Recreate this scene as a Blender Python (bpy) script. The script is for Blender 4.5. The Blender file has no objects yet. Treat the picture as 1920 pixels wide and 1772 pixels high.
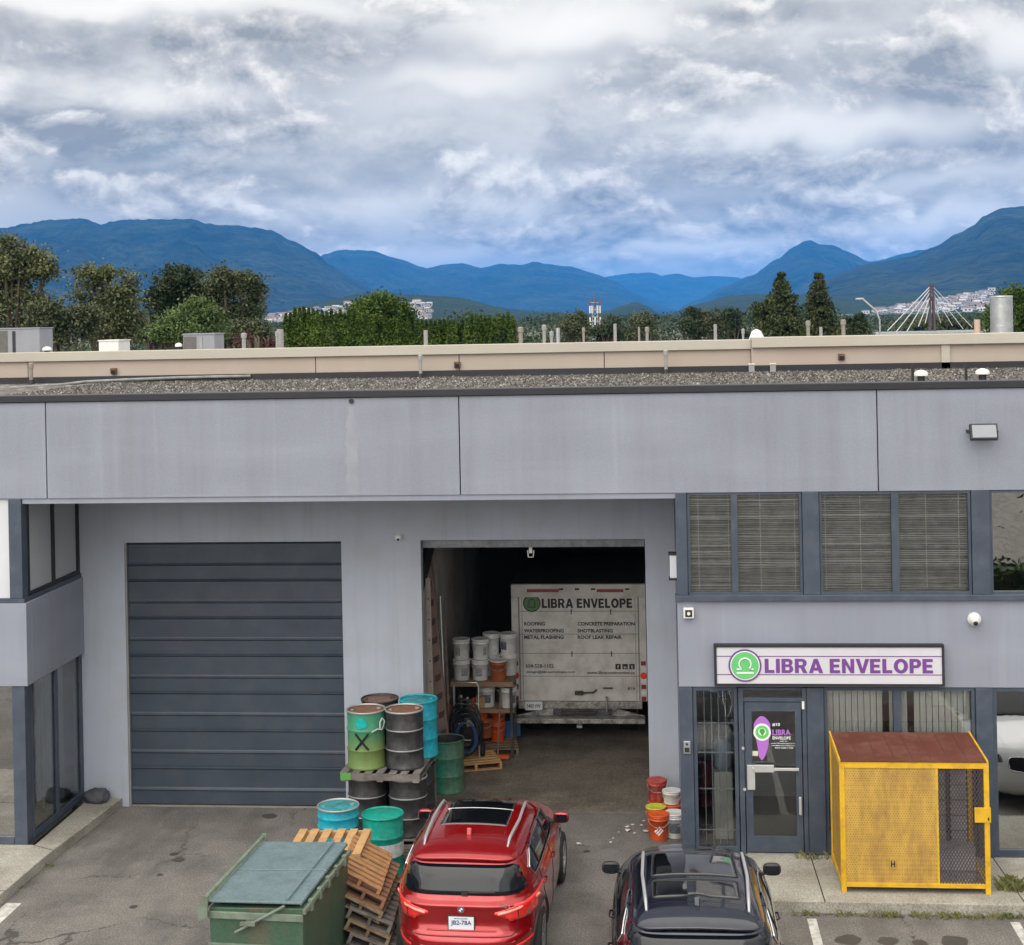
import bpy, bmesh, math, random
from mathutils import Vector, Matrix, noise
from mathutils.bvhtree import BVHTree
random.seed(7)
scene=bpy.context.scene; COL=scene.collection
R=math.radians
# ---------------------------------------------------------------- camera
F_PX=2850.0; TH=math.radians(5.4); RO=0.02; H0=592.0
CAM=(0.0,-24.45,8.0)
Fv=Vector((-math.sin(TH),math.cos(TH),0.0)); Rh=Vector((math.cos(TH),math.sin(TH),0.0))
Rv=(Rh-RO*Vector((0,0,1))).normalized(); Uv=(Vector((0,0,1))+RO*Rh).normalized()
cd=bpy.data.cameras.new('camera'); cam=bpy.data.objects.new('camera',cd); COL.objects.link(cam)
cam.matrix_world=Matrix(((Rv.x,Uv.x,-Fv.x,CAM[0]),(Rv.y,Uv.y,-Fv.y,CAM[1]),(Rv.z,Uv.z,-Fv.z,CAM[2]),(0,0,0,1)))
cd.sensor_fit='HORIZONTAL'; cd.sensor_width=36; cd.lens=F_PX/1920*36
cd.shift_y=-(1772/2-H0)/1920; cd.clip_start=0.5; cd.clip_end=60000
scene.camera=cam
scene.view_settings.view_transform='Standard'; scene.view_settings.look='None'
scene.view_settings.exposure=0.31; scene.view_settings.gamma=1; scene.view_settings.use_curve_mapping=False
# ---------------------------------------------------------------- sun
SUN_EL,SUN_AZ=R(37),R(200)      # azimuth clockwise from +Y
sd=bpy.data.lights.new('sun','SUN'); sd.energy=1.5; sd.angle=R(70); sd.color=(1,.95,.88)
sun=bpy.data.objects.new('sun',sd); COL.objects.link(sun)
_s=Vector((math.sin(SUN_AZ)*math.cos(SUN_EL),math.cos(SUN_AZ)*math.cos(SUN_EL),math.sin(SUN_EL)))
sun.rotation_euler=_s.to_track_quat('Z','Y').to_euler(); sun.location=(0,-30,40)
# ---------------------------------------------------------------- world
class NT:
    def __init__(s,t): s.t=t
    def n(s,ty,**k):
        o=s.t.nodes.new(ty)
        ins=k.pop('ins',{})
        for a,b in k.items(): setattr(o,a,b)
        for a,b in ins.items():
            if isinstance(b,bpy.types.NodeSocket): s.t.links.new(b,o.inputs[a])
            else: o.inputs[a].default_value=b
        return o
    def m(s,op,a,b=0.0,c=None,clamp=False):
        o=s.t.nodes.new('ShaderNodeMath'); o.operation=op; o.use_clamp=clamp
        for i,v in enumerate((a,b) if c is None else (a,b,c)):
            if isinstance(v,bpy.types.NodeSocket): s.t.links.new(v,o.inputs[i])
            else: o.inputs[i].default_value=v
        return o.outputs[0]
    def ramp(s,fac,stops,interp='LINEAR'):
        o=s.t.nodes.new('ShaderNodeValToRGB'); cr=o.color_ramp; cr.interpolation=interp
        while len(cr.elements)>1: cr.elements.remove(cr.elements[-1])
        cr.elements[0].position=stops[0][0]; cr.elements[0].color=(*stops[0][1],1) if len(stops[0][1])==3 else stops[0][1]
        for p,c in stops[1:]:
            e=cr.elements.new(p); e.color=(*c,1) if len(c)==3 else c
        if isinstance(fac,bpy.types.NodeSocket): s.t.links.new(fac,o.inputs[0])
        else: o.inputs[0].default_value=fac
        return o.outputs[0]
    def mix(s,fac,a,b,mode='MIX'):
        o=s.t.nodes.new('ShaderNodeMix'); o.data_type='RGBA'; o.blend_type=mode
        for i,v in ((0,fac),(6,a),(7,b)):
            if isinstance(v,bpy.types.NodeSocket): s.t.links.new(v,o.inputs[i])
            else: o.inputs[i].default_value=v if i==0 else ((*v,1) if len(v)==3 else v)
        return o.outputs[2]
    def noise(s,vec,scale,detail=6,rough=.55,dist=0.0,lac=2.0):
        o=s.n('ShaderNodeTexNoise',ins={'Scale':scale,'Detail':detail,'Roughness':rough,'Distortion':dist,'Lacunarity':lac})
        if vec is not None: s.t.links.new(vec,o.inputs['Vector'])
        return o.outputs['Fac']
world=bpy.data.worlds.new('World'); scene.world=world; world.use_nodes=True
wt=world.node_tree; wt.nodes.clear(); w=NT(wt)
tc=w.n('ShaderNodeTexCoord').outputs['Generated']
sep=w.n('ShaderNodeSeparateXYZ',ins={0:tc})
dx,dy,dz=sep.outputs
elev=w.m('MAXIMUM',dz,0.0)
el2=w.m('MULTIPLY',w.m('POWER',elev,0.75),1.25)     # clouds squash towards the horizon
def pvec(off):
    c=w.n('ShaderNodeCombineXYZ'); wt.links.new(dx,c.inputs[0]); wt.links.new(dy,c.inputs[1])
    wt.links.new(w.m('ADD',el2,off),c.inputs[2]); return c.outputs[0]
def warp(v,amt,sc):
    o=w.n('ShaderNodeTexNoise',ins={'Vector':v,'Scale':sc,'Detail':3})
    a=w.n('ShaderNodeVectorMath',operation='SUBTRACT',ins={0:o.outputs['Color'],1:(.5,.5,.5)})
    b=w.n('ShaderNodeVectorMath',operation='SCALE',ins={0:a.outputs[0]}); b.inputs['Scale'].default_value=amt
    return w.n('ShaderNodeVectorMath',operation='ADD',ins={0:v,1:b.outputs[0]}).outputs[0]
CS=(5.3,1.7,0.35)
def shiftv(v):
    return w.n('ShaderNodeVectorMath',operation='ADD',ins={0:v,1:CS}).outputs[0]
def warp2(v):
    o=w.n('ShaderNodeTexNoise',ins={'Vector':v,'Scale':8.0,'Detail':3})
    a=w.n('ShaderNodeVectorMath',operation='SUBTRACT',ins={0:o.outputs['Color'],1:(.5,.5,.5)})
    b=w.n('ShaderNodeVectorMath',operation='SCALE',ins={0:a.outputs[0]}); b.inputs['Scale'].default_value=.05
    return b.outputs[0]
p0=shiftv(pvec(0.0)); wo_=warp2(p0)
def vadd(a_,b_): return w.n('ShaderNodeVectorMath',operation='ADD',ins={0:a_,1:b_}).outputs[0]
v0=vadd(p0,wo_); v1=vadd(v0,(.004,0,.013))
big=w.noise(v0,3.6,3,.5)
val=w.m('MULTIPLY',w.m('SUBTRACT',big,.5),1.1)
# where the heavy banks and the bright gaps of the cloud deck lie (directions in the sky)
wd=warp(tc,.045,14.0)
for bx,by,rx,ry,am in ((200,180,280,45,.42),(330,8,360,26,.35),(130,85,300,42,-.28),(620,95,300,55,-.20),(170,240,160,40,-.22),(900,150,180,30,.22),(1250,145,340,55,-.22),(1750,150,260,60,-.20),(1050,50,230,45,.28),(1890,100,90,60,.35),(1560,235,380,32,.24),(1550,315,420,32,-.34),(1250,390,450,40,-.30),(250,345,260,35,-.18),(950,390,110,35,.34),(660,385,170,45,.22),(1760,415,190,28,.32),(1280,470,200,16,.25),(1750,345,230,22,.22),(1250,440,380,22,-.34),(450,300,260,40,.12),(800,470,150,20,.15),(1450,30,200,30,-.22)):
    dr=(Fv+Rv*((bx-960)/F_PX)+Uv*((H0-by)/F_PX)).normalized(); S=Vector((F_PX/rx,0,F_PX/ry))
    q=w.n('ShaderNodeVectorMath',operation='MULTIPLY_ADD',ins={0:wd,1:S,2:(-dr.x*S.x,0,-dr.z*S.z)})
    ln=w.n('ShaderNodeVectorMath',operation='LENGTH',ins={0:q.outputs[0]})
    mr=w.n('ShaderNodeMapRange',interpolation_type='SMOOTHSTEP',ins={'Value':ln.outputs['Value'],'From Min':1.45,'From Max':0.15,'To Min':0.0,'To Max':am*1.15})
    val=w.m('ADD',val,mr.outputs[0])
val=w.m('ADD',val,w.m('MULTIPLY',w.m('SUBTRACT',elev,.11),.9))
# high pale sheet, then two decks of cumulus with lit tops and grey bases laid over it
sheet=w.ramp(w.m('ADD',val,.5,clamp=True),[(.15,(.36,.38,.40)),(.45,(.58,.58,.57)),(.75,(.82,.80,.75)),(1,(.93,.90,.84))])
def deck(col_,off,sc,t0,tv,up,soft,K,dark,light):
    q0=vadd(v0,off); q1=vadd(v1 if up==1 else vadd(v0,(.006,0,.022)),off)
    n0=w.noise(q0,sc,8,.60); n1=w.noise(q1,sc,8,.60)
    th=w.m('ADD',w.m('MULTIPLY',val,tv),t0)                       # bright gaps raise the threshold
    e=w.m('SUBTRACT',n0,th)
    al=w.n('ShaderNodeMapRange',interpolation_type='SMOOTHSTEP',ins={'Value':e,'From Min':0.0,'From Max':soft,'To Min':0.0,'To Max':1.0}).outputs[0]
    lit=w.m('ADD',w.m('MULTIPLY',w.m('SUBTRACT',n0,n1),K),w.m('SUBTRACT',.60,w.m('MULTIPLY',e,1.5)),clamp=True)
    lit=w.m('ADD',lit,w.m('MULTIPLY',val,.35),clamp=True)
    c=w.ramp(lit,[(0,dark),(.45,tuple((x+y)/2 for x,y in zip(dark,light))),(.8,light),(1,tuple(min(1.0,x*1.12) for x in light))])
    return w.mix(al,col_,c)
cloud=deck(sheet,(0,0,0),6.0,.455,.30,2,.13,4.2,(.29,.305,.32),(.66,.645,.61))
cloud=deck(cloud,(3.1,1.7,.4),11.0,.485,.34,1,.11,5.0,(.31,.32,.33),(.80,.77,.715))
sky=w.n('ShaderNodeTexSky',sky_type='NISHITA',sun_disc=False,sun_elevation=SUN_EL,sun_rotation=SUN_AZ,altitude=50,air_density=1.0,dust_density=1.5,ozone_density=1.5)
skyc=w.mix(1.0,sky.outputs[0],(.10,.10,.10),'MULTIPLY')
cover=w.m('MULTIPLY',w.m('SUBTRACT',big,.20),9.0,clamp=True)
# cloud deck is brighter on the sun's side (behind the camera)
sunside=w.m('ADD',w.m('MULTIPLY',w.m('ADD',w.m('MULTIPLY',dy,-1.0),.15),.6,clamp=True),1.0)
sunside=w.m('ADD',sunside,w.m('MULTIPLY',w.m('SUBTRACT',dz,.25),.9,clamp=True))
cl2=w.n('ShaderNodeVectorMath',operation='SCALE',ins={0:cloud}); wt.links.new(sunside,cl2.inputs['Scale'])
col=w.mix(cover,skyc,cl2.outputs[0])
bg=w.n('ShaderNodeBackground',ins={'Color':col,'Strength':1.0})
wo=w.n('ShaderNodeOutputWorld',ins={'Surface':bg.outputs[0]})
world.cycles.sampling_method='MANUAL'; world.cycles.sample_map_resolution=512
# ---------------------------------------------------------------- pixel <-> world rays of the survey camera
def ray(px,py): return Fv+Rv*((px-960)/F_PX)+Uv*((H0-py)/F_PX)
C0=Vector(CAM)
def W(px,py,Y):
    d=ray(px,py); return C0+d*((Y-CAM[1])/d.y)
def G(px,py,z=0.0):
    d=ray(px,py); return C0+d*((z-CAM[2])/d.z)
def WD(px,py,D):   # point at distance D along the view axis
    return C0+ray(px,py)*D
# ---------------------------------------------------------------- materials
MATS={}
def pmat(name,col,rough=.6,metal=0.0,var=.12,vs=3.0,grain=0,gs=60,bump=0.0,bs=60.0,dirt=None,spec=.5,coat=0.0,col2=None,streak=False,coord='Object',sheen=0):
    """principled material with mottling, optional dirt (colour, amount, scale) and bump"""
    if name in MATS: return MATS[name]
    m=bpy.data.materials.new(name); m.use_nodes=True; t=m.node_tree; k=NT(t)
    b=t.nodes['Principled BSDF']
    tcn=k.n('ShaderNodeTexCoord').outputs[coord]
    f=k.noise(tcn,vs,6,.6)
    c2=col2 or tuple(min(1,c*(1+var)) for c in col); c1=tuple(c*(1-var) for c in col)
    if col2: c1=col
    c=k.ramp(f,[(.3,c1),(.7,c2)])
    if dirt:
        dc,da,ds=dirt
        vv=tcn
        if streak: vv=k.n('ShaderNodeMapping',ins={'Vector':tcn,'Scale':(1,1,.12)}).outputs[0]
        f2=k.noise(vv,ds,8,.65)
        c=k.mix(k.m('MULTIPLY',k.ramp(f2,[(.45,(0,0,0)),(.68,(1,1,1))]),da),c,dc)
    if grain:
        gn=k.noise(tcn,gs,3,.7); c=k.mix(grain,c,k.ramp(gn,[(.34,(.0,.0,.0)),(.5,(.5,.5,.5)),(.66,(1,1,1))]),'OVERLAY')
    t.links.new(c,b.inputs['Base Color'])
    r=k.m('ADD',k.m('MULTIPLY',k.m('SUBTRACT',f,.5),.25),rough,clamp=True); t.links.new(r,b.inputs['Roughness'])
    b.inputs['Metallic'].default_value=metal; b.inputs['Specular IOR Level'].default_value=spec
    b.inputs['Coat Weight'].default_value=coat; b.inputs['Coat Roughness'].default_value=.04
    if bump:
        bn=k.n('ShaderNodeBump',ins={'Strength':bump,'Distance':.02,'Height':k.noise(tcn,bs,5,.6)})
        t.links.new(bn.outputs[0],b.inputs['Normal'])
    MATS[name]=m; return m
def glassmat(name,tint=(.55,.62,.62),refl=1.0,rough=.01,base=.06):
    if name in MATS: return MATS[name]
    m=bpy.data.materials.new(name); m.use_nodes=True; t=m.node_tree; t.nodes.clear(); k=NT(t)
    fr=k.n('ShaderNodeLayerWeight',ins={'Blend':.35}).outputs['Fresnel']
    fac=k.m('ADD',k.m('MULTIPLY',fr,refl),base,clamp=True)
    tr=k.n('ShaderNodeBsdfTransparent',ins={'Color':(*tint,1)}); gl=k.n('ShaderNodeBsdfGlossy',ins={'Color':(1,1,1,1),'Roughness':rough})
    # a pane is never perfectly flat
    bn=k.n('ShaderNodeBump',ins={'Strength':.03,'Distance':.05,'Height':k.noise(k.n('ShaderNodeTexCoord').outputs['Object'],2.5,2,.5)})
    t.links.new(bn.outputs[0],gl.inputs['Normal'])
    mx=k.n('ShaderNodeMixShader',ins={0:fac,1:tr.outputs[0],2:gl.outputs[0]})
    k.n('ShaderNodeOutputMaterial',ins={'Surface':mx.outputs[0]})
    MATS[name]=m; return m
# ---------------------------------------------------------------- tagging and meshes
def tag(o,label=None,cat=None,group=None,kind=None):
    if label: o['label']=label
    if cat: o['category']=cat
    if group: o['group']=group
    if kind: o['kind']=kind
    return o
def thing(name,label,cat,loc=(0,0,0),rz=0.0,group=None):
    o=bpy.data.objects.new(name,None); COL.objects.link(o); o.location=loc; o.rotation_euler=(0,0,rz)
    o.empty_display_size=.2
    return tag(o,label,cat,group)
def copy_tree(o,parent=None,loc=None,rz=None,label=None,group=None):
    c=o.copy(); COL.objects.link(c); c.parent=parent
    if loc is not None: c.location=loc
    if rz is not None: c.rotation_euler=(0,0,rz)
    if label: c['label']=label
    if group: c['group']=group
    for ch in list(o.children): copy_tree(ch,c)
    return c
class MB:
    def __init__(s): s.v=[]; s.f=[]; s.sm=[]
    def add(s,vs,fs,smooth=False):
        o=len(s.v); s.v+=[tuple(p) for p in vs]; s.f+=[tuple(i+o for i in f) for f in fs]; s.sm+=[smooth]*len(fs); return s
    def box(s,x0,x1,y0,y1,z0,z1,M=None):
        vs=[Vector((x,y,z)) for z in(z0,z1) for y in(y0,y1) for x in(x0,x1)]
        if M: vs=[M@p for p in vs]
        return s.add(vs,[(0,2,3,1),(4,5,7,6),(0,1,5,4),(2,6,7,3),(0,4,6,2),(1,3,7,5)])
    def cyl(s,p0,p1,r0,r1=None,n=12,caps=True,smooth=True):
        p0=Vector(p0); p1=Vector(p1); r1=r0 if r1 is None else r1
        d=(p1-p0).normalized(); a=d.orthogonal().normalized(); b=d.cross(a)
        vs=[]
        for p,r in((p0,r0),(p1,r1)):
            for i in range(n):
                t=2*math.pi*i/n; vs.append(p+a*(r*math.cos(t))+b*(r*math.sin(t)))
        s.add(vs,[(i,(i+1)%n,n+(i+1)%n,n+i) for i in range(n)],smooth)
        if caps: s.add(vs,[tuple(range(n))[::-1],tuple(range(n,2*n))])
        return s
    def tube(s,pts,r,n=8,caps=True):
        pts=[Vector(p) for p in pts]; vs=[]; fs=[]
        up=None
        for i,p in enumerate(pts):
            d=(pts[min(i+1,len(pts)-1)]-pts[max(i-1,0)]).normalized()
            a=d.orthogonal().normalized() if up is None else (up-d*up.dot(d)).normalized()
            up=a; b=d.cross(a); rr=r[i] if isinstance(r,(list,tuple)) else r
            for j in range(n):
                t=2*math.pi*j/n; vs.append(p+a*(rr*math.cos(t))+b*(rr*math.sin(t)))
        for i in range(len(pts)-1):
            for j in range(n): fs.append((i*n+j,i*n+(j+1)%n,(i+1)*n+(j+1)%n,(i+1)*n+j))
        s.add(vs,fs,True)
        if caps: s.add(vs[:n],[tuple(range(n))[::-1]]); s.add(vs[-n:],[tuple(range(n))])
        return s
    def lathe(s,prof,c=(0,0,0),n=24,smooth=True,ca=True,cb=True):
        c=Vector(c); vs=[]
        for r,z in prof:
            for i in range(n):
                t=2*math.pi*i/n; vs.append(c+Vector((r*math.cos(t),r*math.sin(t),z)))
        fs=[]
        for k in range(len(prof)-1):
            for i in range(n): fs.append((k*n+i,k*n+(i+1)%n,(k+1)*n+(i+1)%n,(k+1)*n+i))
        s.add(vs,fs,smooth)
        if ca: s.add(vs[:n],[tuple(range(n))[::-1]])
        if cb: s.add(vs[-n:],[tuple(range(n))])
        return s
    def prism(s,poly,axis,d0,d1):
        """poly = list of 2D points in the plane normal to axis ('x': (y,z), 'y': (x,z), 'z': (x,y))"""
        def P(a,b,d): return {'x':(d,a,b),'y':(a,d,b),'z':(a,b,d)}[axis]
        n=len(poly); vs=[P(a,b,d0) for a,b in poly]+[P(a,b,d1) for a,b in poly]
        s.add(vs,[tuple(range(n)),tuple(range(2*n-1,n-1,-1))]+[(i,n+i,n+(i+1)%n,(i+1)%n) for i in range(n)])
        return s
    def build(s,name,mat,parent=None,world=False,bevel=0.0,fix=True,solid=0.0,label=None):
        me=bpy.data.meshes.new(name)
        vs=s.v
        if world and parent is not None:
            r=parent
            while r.parent: r=r.parent
            l=r.location; inv=Matrix.Rotation(-r.rotation_euler.z,4,'Z')
            vs=[inv@(Vector(p)-l) for p in vs]
        me.from_pydata([tuple(p) for p in vs],[],s.f)
        me.polygons.foreach_set('use_smooth',s.sm)
        if fix:
            bm=bmesh.new(); bm.from_mesh(me); bmesh.ops.recalc_face_normals(bm,faces=bm.faces); bm.to_mesh(me); bm.free()
        if mat: me.materials.append(mat)
        me.update()
        o=bpy.data.objects.new(name,me); COL.objects.link(o); o.parent=parent
        if bevel:
            b=o.modifiers.new('bevel','BEVEL'); b.width=bevel; b.segments=2; b.limit_method='ANGLE'; b.angle_limit=R(40)
        if solid:
            b=o.modifiers.new('solid','SOLIDIFY'); b.thickness=solid
        if label: o['label']=label
        return o
def wall_grid(mb,x0,x1,z0,z1,y0,y1,holes):
    """wall slab in the XZ plane, thickness y0..y1, with rectangular holes (hx0,hx1,hz0,hz1)"""
    xs=sorted({x0,x1,*[h[0] for h in holes],*[h[1] for h in holes]}); zs=sorted({z0,z1,*[h[2] for h in holes],*[h[3] for h in holes]})
    xs=[x for x in xs if x0<=x<=x1]; zs=[z for z in zs if z0<=z<=z1]
    nx,nz=len(xs)-1,len(zs)-1
    def solid(i,j):
        if not(0<=i<nx and 0<=j<nz): return False
        cx=(xs[i]+xs[i+1])/2; cz=(zs[j]+zs[j+1])/2
        return not any(h[0]<cx<h[1] and h[2]<cz<h[3] for h in holes)
    for i in range(nx):
        for j in range(nz):
            if not solid(i,j): continue
            a,b,c,d=xs[i],xs[i+1],zs[j],zs[j+1]
            mb.add([(a,y0,c),(b,y0,c),(b,y0,d),(a,y0,d)],[(0,1,2,3)]); mb.add([(a,y1,c),(b,y1,c),(b,y1,d),(a,y1,d)],[(3,2,1,0)])
            if not solid(i-1,j): mb.add([(a,y0,c),(a,y1,c),(a,y1,d),(a,y0,d)],[(3,2,1,0)])
            if not solid(i+1,j): mb.add([(b,y0,c),(b,y1,c),(b,y1,d),(b,y0,d)],[(0,1,2,3)])
            if not solid(i,j-1): mb.add([(a,y0,c),(b,y0,c),(b,y1,c),(a,y1,c)],[(3,2,1,0)])
            if not solid(i,j+1): mb.add([(a,y0,d),(b,y0,d),(b,y1,d),(a,y1,d)],[(0,1,2,3)])
    return mb
def text(s,name,width,height,mat,parent,M,bold=0.0,depth=.003,align='L'):
    """lettering as a thin raised mesh: fits width x height (m), placed by matrix M (x right, y up)"""
    cu=bpy.data.curves.new(name,'FONT'); cu.body=s; cu.size=1; cu.offset=bold; cu.resolution_u=3; cu.extrude=.01
    to=bpy.data.objects.new(name+'_tmp',cu); COL.objects.link(to)
    bpy.context.view_layer.update()
    me=bpy.data.meshes.new_from_object(to.evaluated_get(bpy.context.evaluated_depsgraph_get()))
    bpy.data.objects.remove(to); bpy.data.curves.remove(cu)
    xs=[v.co.x for v in me.vertices]; ys=[v.co.y for v in me.vertices]
    if width is None: width=(max(xs)-min(xs))*height/(max(ys)-min(ys))
    S=Matrix.Diagonal((width/(max(xs)-min(xs)),height/(max(ys)-min(ys)),depth/.02,1))
    T=Matrix.Translation((-min(xs),-min(ys),.01))
    if align=='C': T=Matrix.Translation((-(min(xs)+max(xs))/2,-min(ys),.01))
    if align=='R': T=Matrix.Translation((-max(xs),-min(ys),.01))
    me.transform(M@S@T); me.name=name; me.materials.clear(); me.materials.append(mat)
    o=bpy.data.objects.new(name,me); COL.objects.link(o); o.parent=parent
    return o
def face_front(x,y,z): return Matrix.Translation((x,y,z))@Matrix.Rotation(R(90),4,'X')   # writing that faces -Y

# heavy grotesque capitals for the painted signs (outlines with holes, filled as 2D curves)
def _arc(cx,cy,rx,ry,a0,a1,n=10): return [(cx+rx*math.cos(R(a0+(a1-a0)*i/n)),cy+ry*math.sin(R(a0+(a1-a0)*i/n))) for i in range(n+1)]
GLY={'L':(.70,[[(0,0),(.66,0),(.66,.22),(.27,.22),(.27,1),(0,1)]]),
'I':(.31,[[(0,0),(.27,0),(.27,1),(0,1)]]),
'E':(.76,[[(0,0),(.70,0),(.70,.21),(.27,.21),(.27,.40),(.64,.40),(.64,.60),(.27,.60),(.27,.79),(.69,.79),(.69,1),(0,1)]]),
'N':(.88,[[(0,0),(.25,0),(.25,.60),(.58,0),(.83,0),(.83,1),(.58,1),(.58,.40),(.25,1),(0,1)]]),
'V':(.88,[[(.31,0),(.57,0),(.90,1),(.63,1),(.44,.33),(.25,1),(-.02,1)]]),
'A':(.92,[[(-.02,0),(.25,0),(.31,.18),(.61,.18),(.67,0),(.95,0),(.60,1),(.33,1)],[(.375,.38),(.545,.38),(.46,.68)]]),
'O':(.99,[_arc(.48,.5,.48,.515,0,355,30),_arc(.48,.5,.205,.29,0,355,24)]),
'B':(.84,[[(0,0)]+_arc(.50,.285,.30,.285,-90,60,10)+_arc(.49,.745,.27,.255,-40,90,10)+[(0,1)],[(.27,.20)]+_arc(.46,.315,.085,.115,-90,90,6)+[(.27,.43)],[(.27,.61)]+_arc(.45,.705,.075,.095,-90,90,6)+[(.27,.80)]]),
'P':(.80,[[(0,0),(.27,0),(.27,.36)]+_arc(.46,.68,.32,.32,-90,90,12)+[(0,1)],[(.27,.56)]+_arc(.44,.68,.085,.12,-90,90,6)+[(.27,.80)]]),
'R':(.90,[[(0,0),(.27,0),(.27,.37),(.38,.37),(.55,0),(.86,0),(.64,.42)]+_arc(.50,.70,.31,.30,-50,90,12)+[(0,1)],[(.27,.56)]+_arc(.47,.685,.08,.125,-90,90,6)+[(.27,.81)]]),
' ':(.34,[])}
def signtext(s,name,width,height,mat,parent,M,depth=.003,off=(0,0,0)):
    cu=bpy.data.curves.new(name,'CURVE'); cu.dimensions='2D'; cu.fill_mode='BOTH'; cu.extrude=.01; x=0
    for ch in s:
        adv,outs=GLY[ch]
        for o in outs:
            sp=cu.splines.new('POLY'); sp.points.add(len(o)-1); sp.use_cyclic_u=True
            for i,(a,b) in enumerate(o): sp.points[i].co=(x+a,b,0,1)
        x+=adv+.07
    to=bpy.data.objects.new(name+'_tmp',cu); COL.objects.link(to); bpy.context.view_layer.update()
    me=bpy.data.meshes.new_from_object(to.evaluated_get(bpy.context.evaluated_depsgraph_get())); bpy.data.objects.remove(to); bpy.data.curves.remove(cu)
    xs=[v.co.x for v in me.vertices]
    me.transform(Matrix.Translation(off)@M@Matrix.Diagonal((width/(max(xs)-min(xs)),height,depth/.02,1))@Matrix.Translation((-min(xs),0,.01)))
    me.name=name; me.materials.clear(); me.materials.append(mat); o=bpy.data.objects.new(name,me); COL.objects.link(o); o.parent=parent; return o
# ================================================================ materials of the place
P1=-2.27
M_asph=pmat('asphalt',(.185,.172,.156),.85,var=.18,vs=1.1,grain=.45,gs=38,bump=.35,bs=90,dirt=((.06,.056,.052),.6,.9))
def cracks(m,sc,col,wd):
    t=m.node_tree; k=NT(t); b=t.nodes['Principled BSDF']; src=b.inputs['Base Color'].links[0].from_socket
    o=k.n('ShaderNodeTexCoord').outputs['Object']; nz=k.n('ShaderNodeTexNoise',ins={'Vector':o,'Scale':1.3,'Detail':6,'Roughness':.7})
    ad=k.n('ShaderNodeVectorMath',operation='MULTIPLY_ADD',ins={0:nz.outputs['Color'],1:(.9,.9,0),2:o})
    v=k.n('ShaderNodeTexVoronoi',feature='DISTANCE_TO_EDGE',ins={'Vector':ad.outputs[0],'Scale':sc})
    ln=k.m('LESS_THAN',v.outputs['Distance'],wd); part_=k.ramp(k.noise(o,.45,2,.5),[(.50,(0,0,0)),(.56,(1,1,1))])
    c=k.mix(k.m('MULTIPLY',k.m('MULTIPLY',ln,part_),.75),src,col)
    # darker worn wheel paths and greasy patches
    w2=k.ramp(k.noise(k.n('ShaderNodeMapping',ins={'Vector':o,'Scale':(1.6,.35,1)}).outputs[0],.9,6,.65),[(.50,(0,0,0)),(.66,(.5,.5,.5))])
    c=k.mix(w2,c,(.085,.08,.075)); t.links.new(c,b.inputs['Base Color'])
cracks(M_asph,.42,(.035,.033,.03),.006)
M_conc=pmat('sidewalk_concrete',(.36,.34,.29),.85,var=.14,vs=1.6,bump=.15,bs=70,dirt=((.17,.15,.12),.6,1.3),grain=.35,gs=45)
M_floor=pmat('garage_floor',(.21,.18,.145),.6,grain=.35,gs=20,var=.3,vs=.8,bump=.1,bs=40,dirt=((.04,.033,.026),.8,.7))
M_land=pmat('land',(.10,.11,.07),.95,var=.35,vs=.01)
M_stucco=pmat('lilac_grey_stucco',(.262,.28,.345),.85,var=.05,vs=.9,bump=.08,bs=120,dirt=((.22,.225,.25),.30,1.2),streak=True)
M_stucco2=pmat('blue_grey_stucco',(.385,.42,.49),.85,var=.05,vs=.8,bump=.08,bs=120,dirt=((.28,.27,.25),.35,.9))
M_slate=pmat('slate_blue_frame',(.050,.066,.096),.45,var=.1,vs=3,dirt=((.15,.16,.18),.25,4))
M_black=pmat('black_flashing',(.018,.018,.024),.5,var=.2,vs=2,bump=.1,bs=20)
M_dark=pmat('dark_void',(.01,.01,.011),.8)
M_grdoor=pmat('charcoal_door',(.036,.050,.072),.42,var=.12,vs=1.4,dirt=((.10,.11,.12),.22,2.6))
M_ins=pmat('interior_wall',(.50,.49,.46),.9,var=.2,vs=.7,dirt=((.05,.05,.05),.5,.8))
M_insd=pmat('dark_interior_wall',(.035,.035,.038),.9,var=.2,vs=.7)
M_beige=pmat('beige_parapet',(.44,.37,.315),.85,var=.05,vs=.4,dirt=((.40,.31,.25),.35,.5),streak=True)
M_beigecap=pmat('beige_cap',(.46,.425,.365),.8,var=.06,vs=.5,dirt=((.42,.36,.3),.3,.8))
M_galv=pmat('galvanised_metal',(.50,.52,.53),.35,metal=.75,var=.12,vs=6,dirt=((.25,.24,.23),.3,5))
M_white=pmat('white_paint',(.75,.75,.73),.5,var=.05,vs=3,dirt=((.4,.38,.34),.3,3))
M_offw=pmat('offwhite_panel',(.62,.63,.66),.5,var=.03,vs=2)
M_ltgrey=pmat('light_grey_panel',(.42,.45,.46),.45,var=.06,vs=1.2)
M_blackp=pmat('black_plastic',(.02,.02,.022),.4,var=.1)
M_glass=glassmat('window_glass',(.86,.87,.87),.8,.01,.03)
M_glassd=glassmat('dark_window_glass',(.30,.33,.33),1.0,.01,.38)
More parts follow.
